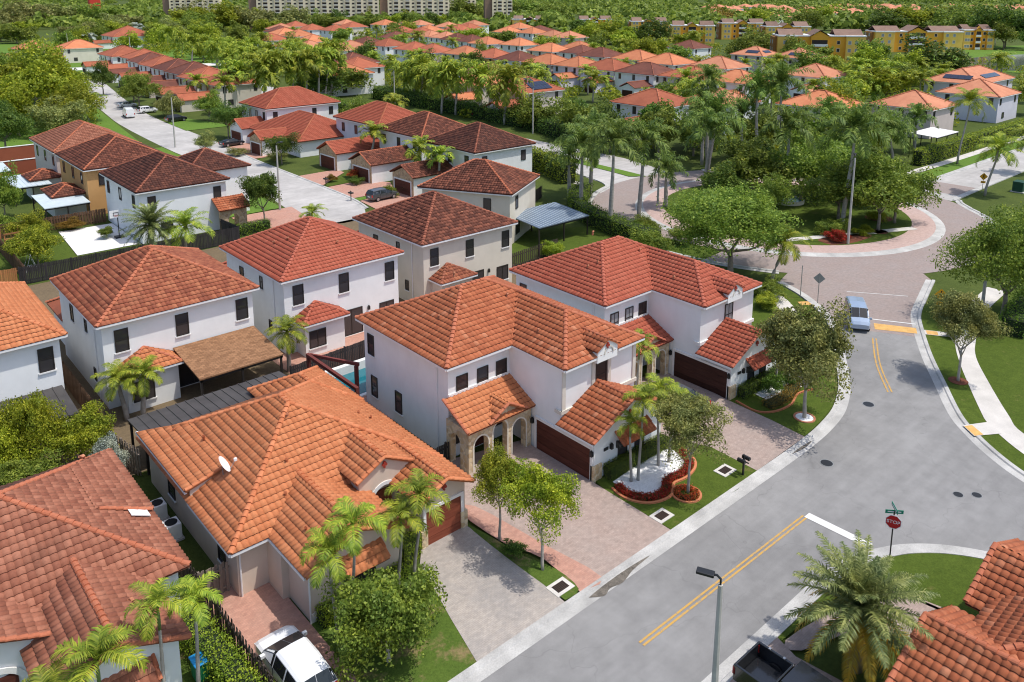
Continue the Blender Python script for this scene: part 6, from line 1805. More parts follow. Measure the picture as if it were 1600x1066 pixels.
# ------------------------------------------------------------------ ochre apartment blocks
def apartment(label, x, y, rz, L=30.0, D=13.0, Hh=9.6):
    """three storeys, long side towards -Y (local), stepped bays, tan roofs, white parapet"""
    root = thing('apartment_block', label, 'apartment block', (x, y, 0), R(rz), 'ochre apartment blocks', local=True)
    MB().box(0, L, 0, D, 0, Hh).build('wall', M['ochre'], root)
    for a, b, m_ in ((0, L * 0.22, 'ochre_pale'), (L * 0.78, L, 'ochre_pale')):
        MB().box(a, b, -1.2, -0.002, 0, Hh).build('bay', M[m_], root)
    MB().box(-1.4, -0.002, D * 0.15, D * 0.85, 0, Hh - 0.3).build('bay', M['ochre_dark'], root)
    MB().box(-0.3, L + 0.3, -0.3, D + 0.3, Hh, Hh + 0.5).box(-0.2, L * 0.22 + 0.2, -1.5, -0.3, Hh, Hh + 0.5).box(L * 0.78 - 0.2, L + 0.2, -1.5, -0.3, Hh, Hh + 0.5).build('parapet', M['trim'], root)
    for a, b in ((0.5, L * 0.3), (L * 0.66, L - 0.5)):
        fs, rd = gable_x(a, b, 0.8, D - 0.8, Hh + 0.45, 0.42)
        roof(root, fs, [], M['far_tan'], M['cap_brown'], tiles=False)
    # middle gable with balconies
    c0, c1 = L * 0.38, L * 0.58
    MB().extrude([(c0, -1.0, 0), (c1, -1.0, 0), (c1, -1.0, Hh + 0.2), ((c0 + c1) / 2, -1.0, Hh + 2.2), (c0, -1.0, Hh + 0.2)], (0, 1.0, 0)).build('stair_gable', M['ochre'], root)
    fs, rd = gable_y(c0 - 0.5, c1 + 0.5, -1.4, D - 1, Hh + 0.3, 0.62)
    roof(root, fs, [], M['far_tan'], M['cap_brown'], name='gable_roof', tiles=False)
    for k in range(3):
        z = 0.2 + 3.15 * k
        MB().box(c0 + 0.4, c1 - 0.4, -1.06, -1.004, z + 0.9, z + 2.7).build('balcony_opening', M['screen'], root)
        MB().box(c0 + 0.3, c1 - 0.3, -1.35, -1.05, z, z + 1.0).build('balcony', M['trim'], root)
        for xx in (0.08, 0.16, 0.82, 0.9): win(root, L * xx, -1.2, z + 0.9, 0, 1.3, 1.5, 'none', 'trim', 'glass_pale', sill=False)
        for xx in (0.3, 0.7): win(root, L * xx, 0, z + 0.9, 0, 1.3, 1.5, 'none', 'trim', 'glass', sill=False)
        for yy in (0.3, 0.7): win(root, -1.4, D * yy, z + 0.9, -90, 1.3, 1.5, 'none', 'trim', 'glass_pale', sill=False)
    return root


APT = [('ochre apartment block with balconies behind the salmon solar roofs', 313, 187.5, -50, 35, 10.6), ('ochre apartment block right behind the big dark round tree', 398, 186, -45, 41, 9.6), ('short ochre apartment block nearest the lake', 447, 164, -45, 15, 9.6),
       ('ochre apartment block with arched gable behind the lime trees', 379, 294.5, -50, 24, 9.6), ('ochre apartment block half hidden right of the arched one', 430, 296, -45, 26, 9.6), ('ochre block seen between two trees left of the solar roofs', 408, 252, -45, 24, 9.6),
       ('ochre apartment block behind the lime trees at the top centre', 421.5, 361, -45, 24, 9.0), ('ochre apartment block beside the far street lamp', 433, 420, -40, 24, 8.5), ('ochre apartment block over the orange roofs at the top centre', 410, 467, -45, 26, 8.0)]
for lb, x, y, rz, L, hh in APT: apartment(lb, x, y, rz, L, 13.0, hh)


# ------------------------------------------------------------------ cream towers at the top
def tower(label, x, y, rz, L, Hh=32, D=14, cols=10):
    root = thing('apartment_tower', label, 'apartment tower', (x, y, 0), R(rz), 'cream apartment towers', local=True)
    MB().box(0, L, 0, D, 0, Hh).build('wall', M['tower_cream'], root)
    MB().box(-6.0, -0.05, 2, D, 0, Hh).build('stair_core', M['tower_brown'], root)
    nf = int(Hh / 2.9); step = L / cols
    wm = MB().box(-0.9, 0.9, -0.08, 0.02, 0, 1.2).mesh('window', M['screen'])
    bm = MB().box(-1.6, 1.6, -0.1, 0.02, 0, 2.1).mesh('balcony_opening', M['screen'])
    rm = MB().box(-1.65, 1.65, -0.5, -0.11, -0.25, 0.75).mesh('balcony_rail', M['trim_warm'])
    for c in range(cols):
        xx = (c + 0.5) * step
        if c % 2 == 1: MB().box(xx - 2.3, xx - 1.9, -0.6, -0.002, 0, Hh).build('pier', M['tower_cream'], root)
        for k in range(nf):
            z = 0.7 + 2.9 * k
            if c % 2 == 1:
                o = link('balcony', bm, root, (xx, 0, z)); link('rail', rm, o, (0, 0, 0))
            else: link('window', wm, root, (xx, 0, z + 0.7))
    return root


tower('cream apartment tower with balcony columns, widest at the top of the picture', 274, 610, -31, 93, 32, 14, 21)
tower('cream apartment tower right of the widest one', 361, 561, -31, 49, 32, 14, 11)
tower('cream apartment tower half hidden in trees at the top centre', 451, 615, -31, 34, 32, 14, 7)
tower('narrow cream apartment tower farthest right at the top', 449, 537, -31, 17, 26, 10, 4)
tower('cream tower at the upper left behind the palms', 266, 778, -31, 44, 30, 14, 9)
tag(MB().box(205, 214, 800, 806, 0, 22).build("red_pylon", plain("red_panel", (0.55, 0.05, 0.03), 0.6), loc=(150, 800, 0)), "bright red sign block among the trees at the upper left", "sign")

# ------------------------------------------------------------------ far trees
FAR = {'tree beside the boulevard hedge': [(122.5, 134.0, 3.2, 4.6, 3.0, 'leaf_mid'), (119.0, 127.0, 3.2, 4.4, 3.2, 'leaf_mid'), (121.0, 116.8, 3.6, 4.6, 3.4, 'leaf_dark'), (116.7, 206.8, 4.9, 8, 5.1, 'leaf_mid'), (105.4, 202.4, 4.3, 7, 4.3, 'leaf_dark')],
       'tree beyond the roundabout': [(116, 92, 4.6, 4.6, 4, 'leaf_mid'), (122, 98, 5, 5, 4.2, 'leaf_dark'), (121, 88, 4.2, 4.2, 3.6, 'leaf_mid'), (128, 80, 4.4, 4.4, 3.8, 'leaf_mid'), (133, 73, 4.4, 4.4, 3.8, 'leaf_mid'), (127, 68, 4.2, 4.2, 3.4, 'leaf_mid'), (135, 66, 4.4, 4.2, 3.6, 'leaf_mid'), (141, 67, 4, 4, 3.4, 'leaf_bright'), (146, 72, 4.6, 4.4, 3.8, 'leaf_mid'), (150, 76, 4.6, 4.4, 4, 'leaf_bright'), (164, 84, 5, 5, 4.2, 'leaf_bright'), (170, 86, 5, 5, 4.4, 'leaf_mid'), (128, 92, 4.6, 4.6, 4, 'leaf_mid'), (112, 100, 4.2, 4.2, 3.6, 'leaf_dark'), (116, 112, 4.8, 5, 4.4, 'leaf_mid'), (126, 62, 3.6, 3.4, 3, 'leaf_mid')],
       'tree behind the tall palms on the right': [(277.1, 109.7, 6.6, 10.4, 6.5, 'leaf_dark'), (318.6, 148.4, 5.7, 6, 6, 'leaf_mid'), (290.1, 137.3, 4.4, 5.6, 4.9, 'leaf_bright'), (260.9, 111.8, 5, 6, 5, 'leaf_bright'), (190.1, 92.8, 5.0, 5.6, 4.4, 'leaf_bright'), (217.3, 97.3, 5.2, 7, 5, 'leaf_bright'), (178, 90, 4.6, 5, 4, 'leaf_mid'), (150, 67, 4, 3.6, 3.6, 'leaf_mid'), (232, 120, 4.5, 6, 4.4, 'leaf_bright'), (250, 105, 4.6, 6, 4.6, 'leaf_mid')],
       'tree in front of the ochre apartments': [(383.7, 371.9, 5.3, 10.4, 7, 'leaf_dark'), (345, 313.7, 5.9, 11, 7, 'leaf_bright'), (348.8, 297.4, 4.7, 10, 5.9, 'leaf_lime'), (350, 283, 6.3, 10, 7, 'leaf_dark'), (346, 258.4, 5, 7, 4.7, 'leaf_lime'), (330.3, 314.1, 5.2, 8.9, 6.2, 'leaf_bright'), (324.9, 205.2, 5.7, 9.5, 6, 'leaf_mid'), (352, 206, 5.6, 10, 5.6, 'leaf_mid'), (335, 190, 5.7, 8, 5.7, 'leaf_mid'), (360, 330, 5, 8, 6, 'leaf_mid'), (312, 178, 5, 7, 5, 'leaf_mid')],
       'tree beyond the ochre apartments': [(560, 383.5, 6, 12, 8, 'leaf_rust'), (600, 381.4, 7, 14, 9, 'leaf_bright'), (660, 360, 8, 14, 10.6, 'leaf_lime'), (616, 282, 7, 15, 8, 'leaf_dark'), (640, 275, 8, 19, 10, 'leaf_bright'), (660, 250, 9.5, 22, 11.6, 'leaf_mid'), (477.7, 154, 11.6, 13.3, 12, 'leaf_dark'), (470, 135, 7, 9, 7, 'leaf_dark'), (463, 150, 7.4, 7.1, 5.2, 'leaf_mid'), (520, 190, 8, 13, 9, 'leaf_mid'), (560, 215, 8, 14, 9, 'leaf_mid'), (540, 300, 7, 12, 8, 'leaf_mid'), (500, 170, 9, 12, 10, 'leaf_dark')],
       'tree by the cream towers': [(395.6, 640.5, 7, 10.6, 7.1, 'leaf_mid'), (330, 530, 5.4, 10.5, 6.3, 'leaf_mid'), (300, 540, 6.2, 11.6, 7.4, 'leaf_mid'), (270, 540, 7.8, 12.5, 9, 'leaf_olive'), (240, 520, 5.5, 8.7, 6.1, 'leaf_bright'), (440, 590, 8.8, 20, 12, 'leaf_mid'), (470, 600, 9.2, 18, 11, 'leaf_mid'), (510, 610, 10, 22, 11, 'leaf_mid'), (560, 620, 8.6, 22, 10.8, 'leaf_mid'), (385, 545, 5.4, 13, 6.3, 'leaf_mid'), (352, 510, 5.4, 11, 6.6, 'leaf_mid'), (425, 560, 6, 13, 7, 'leaf_dark'), (540, 560, 7, 17, 9, 'leaf_mid'), (500, 520, 6, 15, 8, 'leaf_mid')],
       'tree before the cream towers': [(258 + 100 * t / 12, 592 - 60 * t / 12, 6.2 + (t * 7 % 5) * 0.45, 5.5 + (t * 5 % 4) * 0.6, 5.4 + (t * 3 % 4) * 0.5, ('leaf_mid', 'leaf_bright', 'leaf_dark', 'leaf_mid', 'leaf_olive')[t % 5]) for t in range(13)] + [(349 + 60 * t / 8, 545 - 36 * t / 8, 6.4 + (t * 7 % 5) * 0.4, 5.6, 5.6, ('leaf_mid', 'leaf_dark', 'leaf_bright')[t % 3]) for t in range(8)],
       'tree at the top left edge': [(30 + 16 * t, 560 + 22 * (t % 3) - 5 * t, 5.5, 8.5, 6.2, ('leaf_olive', 'leaf_mid', 'leaf_bright')[t % 3]) for t in range(12)] + [(100 + 14 * t, 440 + 30 * (t % 3), 4.5, 5.5, 4.8, ('leaf_mid', 'leaf_bright')[t % 2]) for t in range(9)],
       'tree in the upper left distance': [(97.3, 535, 5.2, 10, 6.9, 'leaf_mid'), (123, 514, 4.7, 6.7, 4.4, 'leaf_mid'), (127.2, 431, 3.8, 6.9, 4.4, 'leaf_bright'), (138.9, 358.9, 4.7, 8, 5.1, 'leaf_bright'), (227.9, 622, 8.5, 14, 10, 'leaf_bright'), (244, 600, 9, 14, 10, 'leaf_bright'), (259, 580, 9, 13, 10, 'leaf_olive'), (236, 650, 8.8, 13, 9.5, 'leaf_olive'), (186, 633, 6.8, 11, 6.4, 'leaf_olive'), (205, 760, 8.4, 18, 11, 'leaf_mid'), (180, 800, 8.8, 18, 11, 'leaf_olive'), (150, 780, 9.7, 18, 11, 'leaf_olive'), (165, 590, 6, 10, 6, 'leaf_olive'), (210, 560, 7, 11, 7, 'leaf_mid'), (195, 500, 6, 9, 6, 'leaf_mid'), (178, 465, 6, 8, 6, 'leaf_bright'), (190, 540, 6, 9, 6, 'leaf_bright'), (100, 600, 6, 9, 6, 'leaf_olive'), (120, 700, 8, 14, 9, 'leaf_olive')],
       'tree among the background houses': [(170.0, 215.1, 5, 4.6, 4, 'leaf_dark'), (172.4, 244.1, 4.2, 3.6, 3.4, 'leaf_dark'), (172, 190.8, 4.4, 4.0, 3.2, 'leaf_lime'), (205, 250, 5, 5, 4, 'leaf_mid'), (208, 300, 5, 5, 4, 'leaf_mid'), (214, 330, 5, 6, 5, 'leaf_mid'), (255, 268, 5, 6, 5, 'leaf_bright'), (268, 250, 5, 6, 5, 'leaf_mid'), (258, 215, 5, 6, 5, 'leaf_bright'), (250, 190, 5, 6, 5, 'leaf_mid'), (285, 230, 5, 7, 5, 'leaf_bright'), (300, 260, 5, 8, 6, 'leaf_bright'), (275, 320, 5, 7, 5, 'leaf_mid'), (285, 360, 5, 7, 5, 'leaf_bright'), (240, 365, 5, 7, 5, 'leaf_mid'), (225, 395, 5, 7, 5, 'leaf_mid'), (285, 420, 5, 7, 5, 'leaf_bright'), (295, 448, 5, 7, 5, 'leaf_mid'), (165, 330, 5, 7, 5, 'leaf_mid'), (160, 265, 5, 6, 5, 'leaf_dark'), (158, 200, 5, 5, 4, 'leaf_mid'), (200, 128, 4, 4, 3.4, 'leaf_bright'), (168, 132, 3.5, 3, 3, 'leaf_mid'), (255, 140, 5, 6, 5, 'leaf_mid'), (292, 160, 5, 7, 5, 'leaf_mid'), (300, 195, 5, 8, 6, 'leaf_mid')]}
for row, lst in FAR.items():
    lst = sorted(lst, key=lambda t: side_of((t[0], t[1], t[2])))
    for i, t in enumerate(lst):
        tone = {'leaf_mid': 'green', 'leaf_dark': 'dark green', 'leaf_bright': 'bright green', 'leaf_lime': 'lime green', 'leaf_olive': 'grey-green', 'leaf_rust': 'rust-tinted'}[t[5]]
        tree('background_tree', f'{tone} {row}, {ORD[i]} from the left there', *t, size='far', group=row.replace('tree ', 'trees ', 1))


# more palms scattered through the background gardens
_rects = [(x - 8.5, x + w + 1.5, y - 1.5, y + d + 1.5) for _, l in BG for (x, y, w, d, _a, _b) in l]
_rg = random.Random(21)
for band, (xa, xb, ya, yb), cnt in (('left gardens', (112, 215, 205, 330), 22), ('middle gardens', (150, 260, 112, 235), 26), ('right gardens', (150, 300, 62, 125), 18), ('far gardens', (225, 330, 220, 440), 22)):
    pts = []
    for _t in range(600):
        if len(pts) >= cnt: break
        x, y = _rg.uniform(xa, xb), _rg.uniform(ya, yb)
        if any(a < x < b and c < y < d for a, b, c, d in _rects) or x < 108 + 0.02 * y: continue
        if any((x - p[0]) ** 2 + (y - p[1]) ** 2 < 30 for p in pts): continue
        pts.append((x, y, _rg.uniform(4.5, 8.5), _rg.uniform(2.8, 4.2), _rg.uniform(-.5, .5), _rg.uniform(-.5, .5)))
    pts.sort(key=lambda t: side_of((t[0] + t[4], t[1] + t[5], t[2])))
    for i, t in enumerate(pts):
        palm('garden_palm', f'garden palm between background houses, {ORD[i]} from the left in the {band}', *t, kind='coconut' if i % 3 else 'royal', mat='frond', group=f'palms of the {band}', far=True, tr=0.17)


# far-off mass: woods and roofs to the horizon
def far_woods():
    rg = np.random.default_rng(5)
    P, N = [], []
    fx, fy = math.cos(YAW), math.sin(YAW); rx_, ry_ = math.sin(YAW), -math.cos(YAW)
    n = 0
    while n < 1900:
        d = 620 + 2400 * rg.random() ** 1.5
        s = (rg.random() - 0.5) * 1.45
        x, y = fx * d + rx_ * d * s, fy * d + ry_ * d * s
        r = rg.uniform(7, 15); h = rg.uniform(7, 13)
        k = int(rg.uniform(45, 80))
        u = unit(rg.normal(size=(k, 3)) + np.array([-fx * 0.5, -fy * 0.5, 0.5])); u[:, 2] = np.abs(u[:, 2])
        rr = rg.uniform(0.7, 1.05, (k, 1))
        P.append(np.array([x, y, h * 0.25]) + u * rr * np.array([r, r, h * 0.8])); N.append(u); n += 1
    P = np.concatenate(P); N = unit(np.concatenate(N) + rg.normal(size=P.shape) * 0.5)
    V, F = leaf_quads(P, N, 5.2, rg, 0.8)
    o = link('far_woods', np_mesh('far_woods', V, F, M['leaf_mid']))
    tag(o, 'mass of distant trees along the horizon', 'woods', kind='stuff')


far_woods()


def garden_greenery():
    rg = np.random.default_rng(11)
    rects = [(x - 9, x + w + 1, y - 1, y + d + 1) for _, l in BG for (x, y, w, d, _a, _b) in l]
    P, N, k, tries = [], [], 0, 0
    while k < 520 and tries < 9000:
        tries += 1
        x, y = rg.uniform(115, 345), rg.uniform(60, 480)
        if y < 60 + (x - 115) * 0.1 or x < 112 + 0.03 * y: continue
        if any(a < x < b and c < y < d for a, b, c, d in rects): continue
        r = rg.uniform(1.4, 3.4); h = rg.uniform(2.0, 5.2); n = int(70 * r / 2)
        u = unit(rg.normal(size=(n, 3)) + np.array([0, 0, 0.4]))
        P.append(np.array([x, y, h * 0.5]) + u * rg.uniform(0.6, 1.05, (n, 1)) * np.array([r, r, h * 0.55])); N.append(u); k += 1
    P = np.concatenate(P); N = unit(np.concatenate(N) + rg.normal(size=P.shape) * 0.6)
    V, F = leaf_quads(P, N, 0.85, rg, 0.7)
    tag(link('garden_shrubbery', np_mesh('garden_shrubbery', V, F, M['leaf_bright'])), 'mass of garden shrubbery between the background houses', 'shrubbery', kind='stuff')


garden_greenery()


def far_town():
    rg = random.Random(3)
    w = MB(); r = MB()
    fx, fy = math.cos(YAW), math.sin(YAW); rx_, ry_ = math.sin(YAW), -math.cos(YAW)
    for _ in range(120):
        d = rg.uniform(700, 1250); s = rg.uniform(0.24, 0.66)
        x, y = fx * d + rx_ * d * s, fy * d + ry_ * d * s
        a, b = rg.uniform(7, 12), rg.uniform(7, 12)
        w.box(x, x + 2 * a, y, y + 2 * b, 0, 5.8)
        fs, _ = hip(x - 0.5, x + 2 * a + 0.5, y - 0.5, y + 2 * b + 0.5, 6.0, 0.45)
        for f in fs: r.poly(f)
    tag(w.build('far_house_walls', M['offwhite']), 'distant white house walls near the horizon', 'houses', kind='stuff')
    tag(r.build('far_roofs', M['far_salmon']), 'distant salmon roofs near the horizon at the upper right', 'roofs', kind='stuff')


far_town()
# ------------------------------------------------------------------ vehicles
def paint(name, c, rough=0.25, metal=0.0):
    m = bpy.data.materials.new(name); nt, lk, p = nodes_of(m)
    p.inputs['Base Color'].default_value = (*c, 1); p.inputs['Roughness'].default_value = rough; p.inputs['Metallic'].default_value = metal
    p.inputs['Coat Weight'].default_value = 0.6; p.inputs['Coat Roughness'].default_value = 0.06
    return m


M['car_white'] = paint('white_car_paint', (0.80, 0.80, 0.80))
M['car_black'] = paint('black_car_paint', (0.012, 0.013, 0.016))
M['car_blue'] = paint('silver_blue_paint', (0.34, 0.42, 0.54), 0.3, 0.3)
M['car_grey'] = paint('grey_car_paint', (0.06, 0.065, 0.075))
M['car_glass'] = glass_mat('car_glass', (0.015, 0.018, 0.02), 0.05)
M['tyre'] = plain('tyre_rubber', (0.02, 0.02, 0.02), 0.85, 0.1)
M['rim'] = plain('alloy_rim', (0.5, 0.5, 0.52), 0.35, 0.05, metal=0.8)
M['red_lamp'] = glass_mat('red_lamp', (0.45, 0.015, 0.012), 0.15)
M['clear_lamp'] = glass_mat('clear_lamp', (0.75, 0.76, 0.76), 0.1)
M['sign_back'] = plain('sign_metal', (0.30, 0.31, 0.31), 0.5, 0.08, metal=0.5)
M['sign_red'] = plain('sign_red', (0.50, 0.018, 0.02), 0.5, 0.05)
M['sign_green'] = plain('sign_green', (0.01, 0.22, 0.13), 0.5, 0.05)
M['sign_yellow'] = plain('sign_yellow', (0.75, 0.36, 0.015), 0.5, 0.05)
M['sign_white'] = plain('sign_white', (0.82, 0.82, 0.82), 0.5, 0.03)
M['sign_black'] = plain('sign_black', (0.015, 0.015, 0.015), 0.5, 0.05)
# stations from rear to front: x, low, belt, top, half width at belt, half width at top, segment kind towards the next station
CARS = {
    'suv': (1.88, [(-2.3, 0.55, 0.85, 0.88, 0.80, 0.74, 'p'), (-2.26, 0.34, 1.05, 1.08, 0.90, 0.82, 'g'), (-1.98, 0.28, 1.08, 1.60, 0.93, 0.68, 'c'), (-0.9, 0.27, 1.06, 1.68, 0.94, 0.70, 'c'), (0.15, 0.27, 1.03, 1.64, 0.94, 0.69, 'g'), (1.2, 0.27, 1.02, 1.12, 0.94, 0.80, 'p'), (1.8, 0.28, 0.95, 1.02, 0.92, 0.76, 'p'), (2.15, 0.3, 0.78, 0.86, 0.86, 0.66, 'p'), (2.3, 0.45, 0.66, 0.70, 0.72, 0.6, 'p')], (-1.38, 1.38), 0.34),
    'sedan': (1.8, [(-2.35, 0.5, 0.8, 0.84, 0.78, 0.72, 'p'), (-2.28, 0.3, 0.95, 1.0, 0.88, 0.78, 'p'), (-1.75, 0.25, 0.97, 1.06, 0.9, 0.74, 'g'), (-1.0, 0.24, 0.94, 1.40, 0.91, 0.62, 'c'), (-0.1, 0.24, 0.92, 1.45, 0.91, 0.63, 'c'), (0.3, 0.24, 0.90, 1.40, 0.91, 0.62, 'g'), (1.1, 0.24, 0.88, 0.97, 0.91, 0.74, 'p'), (2.1, 0.27, 0.74, 0.80, 0.85, 0.66, 'p'), (2.35, 0.4, 0.6, 0.64, 0.72, 0.58, 'p')], (-1.4, 1.42), 0.33),
    'van': (1.75, [(-2.2, 0.5, 0.95, 1.0, 0.80, 0.78, 'p'), (-2.16, 0.3, 1.05, 1.1, 0.86, 0.8, 'g'), (-2.02, 0.27, 1.06, 1.80, 0.87, 0.76, 'c'), (-0.6, 0.26, 1.06, 1.88, 0.88, 0.76, 'c'), (0.75, 0.26, 1.04, 1.80, 0.88, 0.74, 'g'), (1.5, 0.26, 1.02, 1.16, 0.87, 0.76, 'p'), (2.0, 0.28, 0.9, 0.98, 0.82, 0.66, 'p'), (2.2, 0.4, 0.7, 0.76, 0.7, 0.56, 'p')], (-1.35, 1.4), 0.31),
    'cargo': (2.0, [(-2.9, 0.5, 1.1, 1.2, 0.9, 0.88, 'p'), (-2.86, 0.32, 1.2, 2.1, 0.97, 0.88, 'r'), (-0.8, 0.3, 1.2, 2.3, 1.0, 0.88, 'r'), (0.9, 0.3, 1.2, 2.25, 1.0, 0.86, 'c'), (1.4, 0.3, 1.18, 2.15, 1.0, 0.84, 'g'), (2.2, 0.3, 1.1, 1.3, 0.97, 0.84, 'p'), (2.75, 0.32, 0.9, 1.0, 0.9, 0.74, 'p'), (2.9, 0.45, 0.75, 0.8, 0.78, 0.64, 'p')], (-1.75, 1.85), 0.36),
}
CARM = {}


def car_meshes(kind, mat):
    key = (kind, mat)
    if key in CARM: return CARM[key]
    W, st, ax, wr = CARS[kind]
    secs = []
    for (x, lo, be, tp, wb, wt, k) in st:
        half = [(0, lo), (wb * 0.86, lo), (wb * 0.985, lo + 0.2 * (be - lo)), (wb, lo + 0.6 * (be - lo)), (wb * 0.98, be), (wt + (wb - wt) * 0.1, be + (tp - be) * 0.86), (wt * 0.86, tp), (0, tp + 0.025)]
        secs.append([(x, y, z) for y, z in half] + [(x, -y, z) for y, z in half[-2:0:-1]])
    b, g = MB(), MB(); n = len(secs[0])
    for i in range(len(secs) - 1):
        kind_ = st[i][6]
        for j in range(n):
            k = (j + 1) % n
            q = [secs[i][j], secs[i + 1][j], secs[i + 1][k], secs[i][k]]
            side = j in (4, n - 5); top = j in (5, 6, 7, 8) if n == 14 else False
            b.poly(q[::-1])
            gl = (kind_ in 'c' and side) or (kind_ == 'g' and (side or top))
            if gl:
                c = sum((Vector(p) for p in q), Vector()) / 4
                nn = (Vector(q[1]) - Vector(q[0])).cross(Vector(q[3]) - Vector(q[0]))
                if nn.length < 1e-6: continue
                nn.normalize()
                if nn.dot(c - Vector((c.x, 0, 0.8))) < 0: nn = -nn
                f = 0.9 if kind_ == 'c' else 0.97
                g.poly([tuple(c + (Vector(p) - c) * f + nn * 0.012) for p in q])
    b.poly(secs[0]); b.poly(secs[-1][::-1])
    body_ = b.mesh('body', M[mat], smooth=True); body_.set_sharp_from_angle(angle=R(28)); glass_ = g.mesh('windows', M['car_glass'])
    t = MB().tube([(0, -0.11, 0), (0, 0.11, 0)], wr, 18); r = MB().tube([(0, -0.118, 0), (0, 0.118, 0)], wr * 0.62, 14)
    x1, lo, be, tp, wb, wt, _ = st[-2]; x0 = st[1][0]
    hl = MB().box(-0.12, 0.06, -0.18, 0.18, -0.07, 0.07).mesh('headlight', M['clear_lamp']); tl = MB().box(-0.05, 0.08, -0.1, 0.1, -0.16, 0.16).mesh('tail_light', M['red_lamp'])
    mir = MB().box(-0.08, 0.08, -0.1, 0.1, -0.07, 0.07).mesh('mirror', M[mat])
    CARM[key] = (body_, glass_, t.mesh('tyre', M['tyre'], smooth=False), r.mesh('rim', M['rim']), hl, tl, mir)
    return CARM[key]


def car(name, label, kind, mat, x, y, hdg, z=0.02, cat='car'):
    W, st, ax, wr = CARS[kind]
    b, g, t, r, hl, tl, mir = car_meshes(kind, mat)
    if 'gap' not in CARM: CARM['gap'] = (MB().box(-0.012, 0.012, -0.012, 0.012, 0, 0.6).mesh('door_gap', M['sign_black']), MB().box(-0.01, 0.02, -0.26, 0.26, -0.07, 0.07).mesh('number_plate', M['sign_white']))
    gap, npl = CARM['gap']
    root = thing(name, label, cat, (x, y, z), R(hdg), local=True)
    o = link('body', b, root); bevel(o, 0.04, 2); link('windows', g, root)
    wy = W / 2 - 0.1
    for a in ax:
        for s in (-1, 1):
            w = link('wheel', t, root, (a, s * wy, wr)); link('rim', r, w)
    f = st[-2]; re = st[1]
    link('number_plate', npl, root, (st[0][0] - 0.03, 0, 0.72))
    for s in (-1, 1):
        link('headlight', hl, root, (f[0] - 0.02, s * (f[4] - 0.2), f[2] - 0.08)); link('tail_light', tl, root, (re[0] - 0.04, s * (re[4] - 0.1), re[2] - 0.18))
        gi = [i for i, q in enumerate(st) if q[6] == 'g'][-1]
        for dx in (-0.95, 0.12):
            if kind != 'cargo': link('door_gap', gap, root, (dx, s * (W / 2 - 0.005), 0.42))
        link('mirror', mir, root, (st[gi + 1][0] - 0.25, s * (W / 2 + 0.06), st[gi + 1][2] + 0.04))
    return root


car('white_suv', 'white sport utility car parked on the paved court at the bottom left', 'suv', 'car_white', 12.98, 29.15, 90, 0.1)
car('silver_van', 'silver-blue minivan driving away from the roundabout towards the intersection', 'van', 'car_blue', 69.2, 31.75, 214, 0.02, 'van')
car('dark_sedan', 'dark sedan parked in front of the coral-roofed house garage behind the palms', 'sedan', 'car_grey', 44.9, 33.2, 90, 0.11)
car('dark_suv', 'dark grey sport utility car on the drive by the cul-de-sac', 'suv', 'car_grey', 61.4, 98.3, 3, 0.06)
car('black_sedan', 'black sedan parked by the stone gable in the left street', 'sedan', 'car_black', 62.0, 152.8, 8, 0.06)
car('black_suv', 'black car on the lawn drive behind the left street lamp', 'suv', 'car_black', 64.6, 190.4, 5, 0.07)
car('white_van', 'white cargo van standing in the upper left street', 'cargo', 'car_white', 58.6, 205.0, 82, 0.02, 'van')
car('white_suv', 'white car parked beside the cargo van in the upper left street', 'suv', 'car_white', 64.2, 209.0, 8, 0.06)
car('silver_sedan', 'silver car beyond the cargo van in the upper left street', 'sedan', 'car_white', 63.4, 222.5, 0, 0.06)
for i, (x, y, h, k, m_) in enumerate([(70.6, 322.0, 80, 'suv', 'car_white'), (71.8, 333.0, 80, 'sedan', 'car_black'), (73.0, 345.0, 80, 'suv', 'car_white'), (75.2, 356.0, 80, 'van', 'car_blue')]):
    car('parked_car', f'parked car at the far end of the upper left street, {ORD[i]} in line', k, m_, x, y, h, 0.02)
car('dark_suv', 'dark car between garage and solar roof beyond the boulevard', 'suv', 'car_grey', 121.5, 151, 0, 0.02)


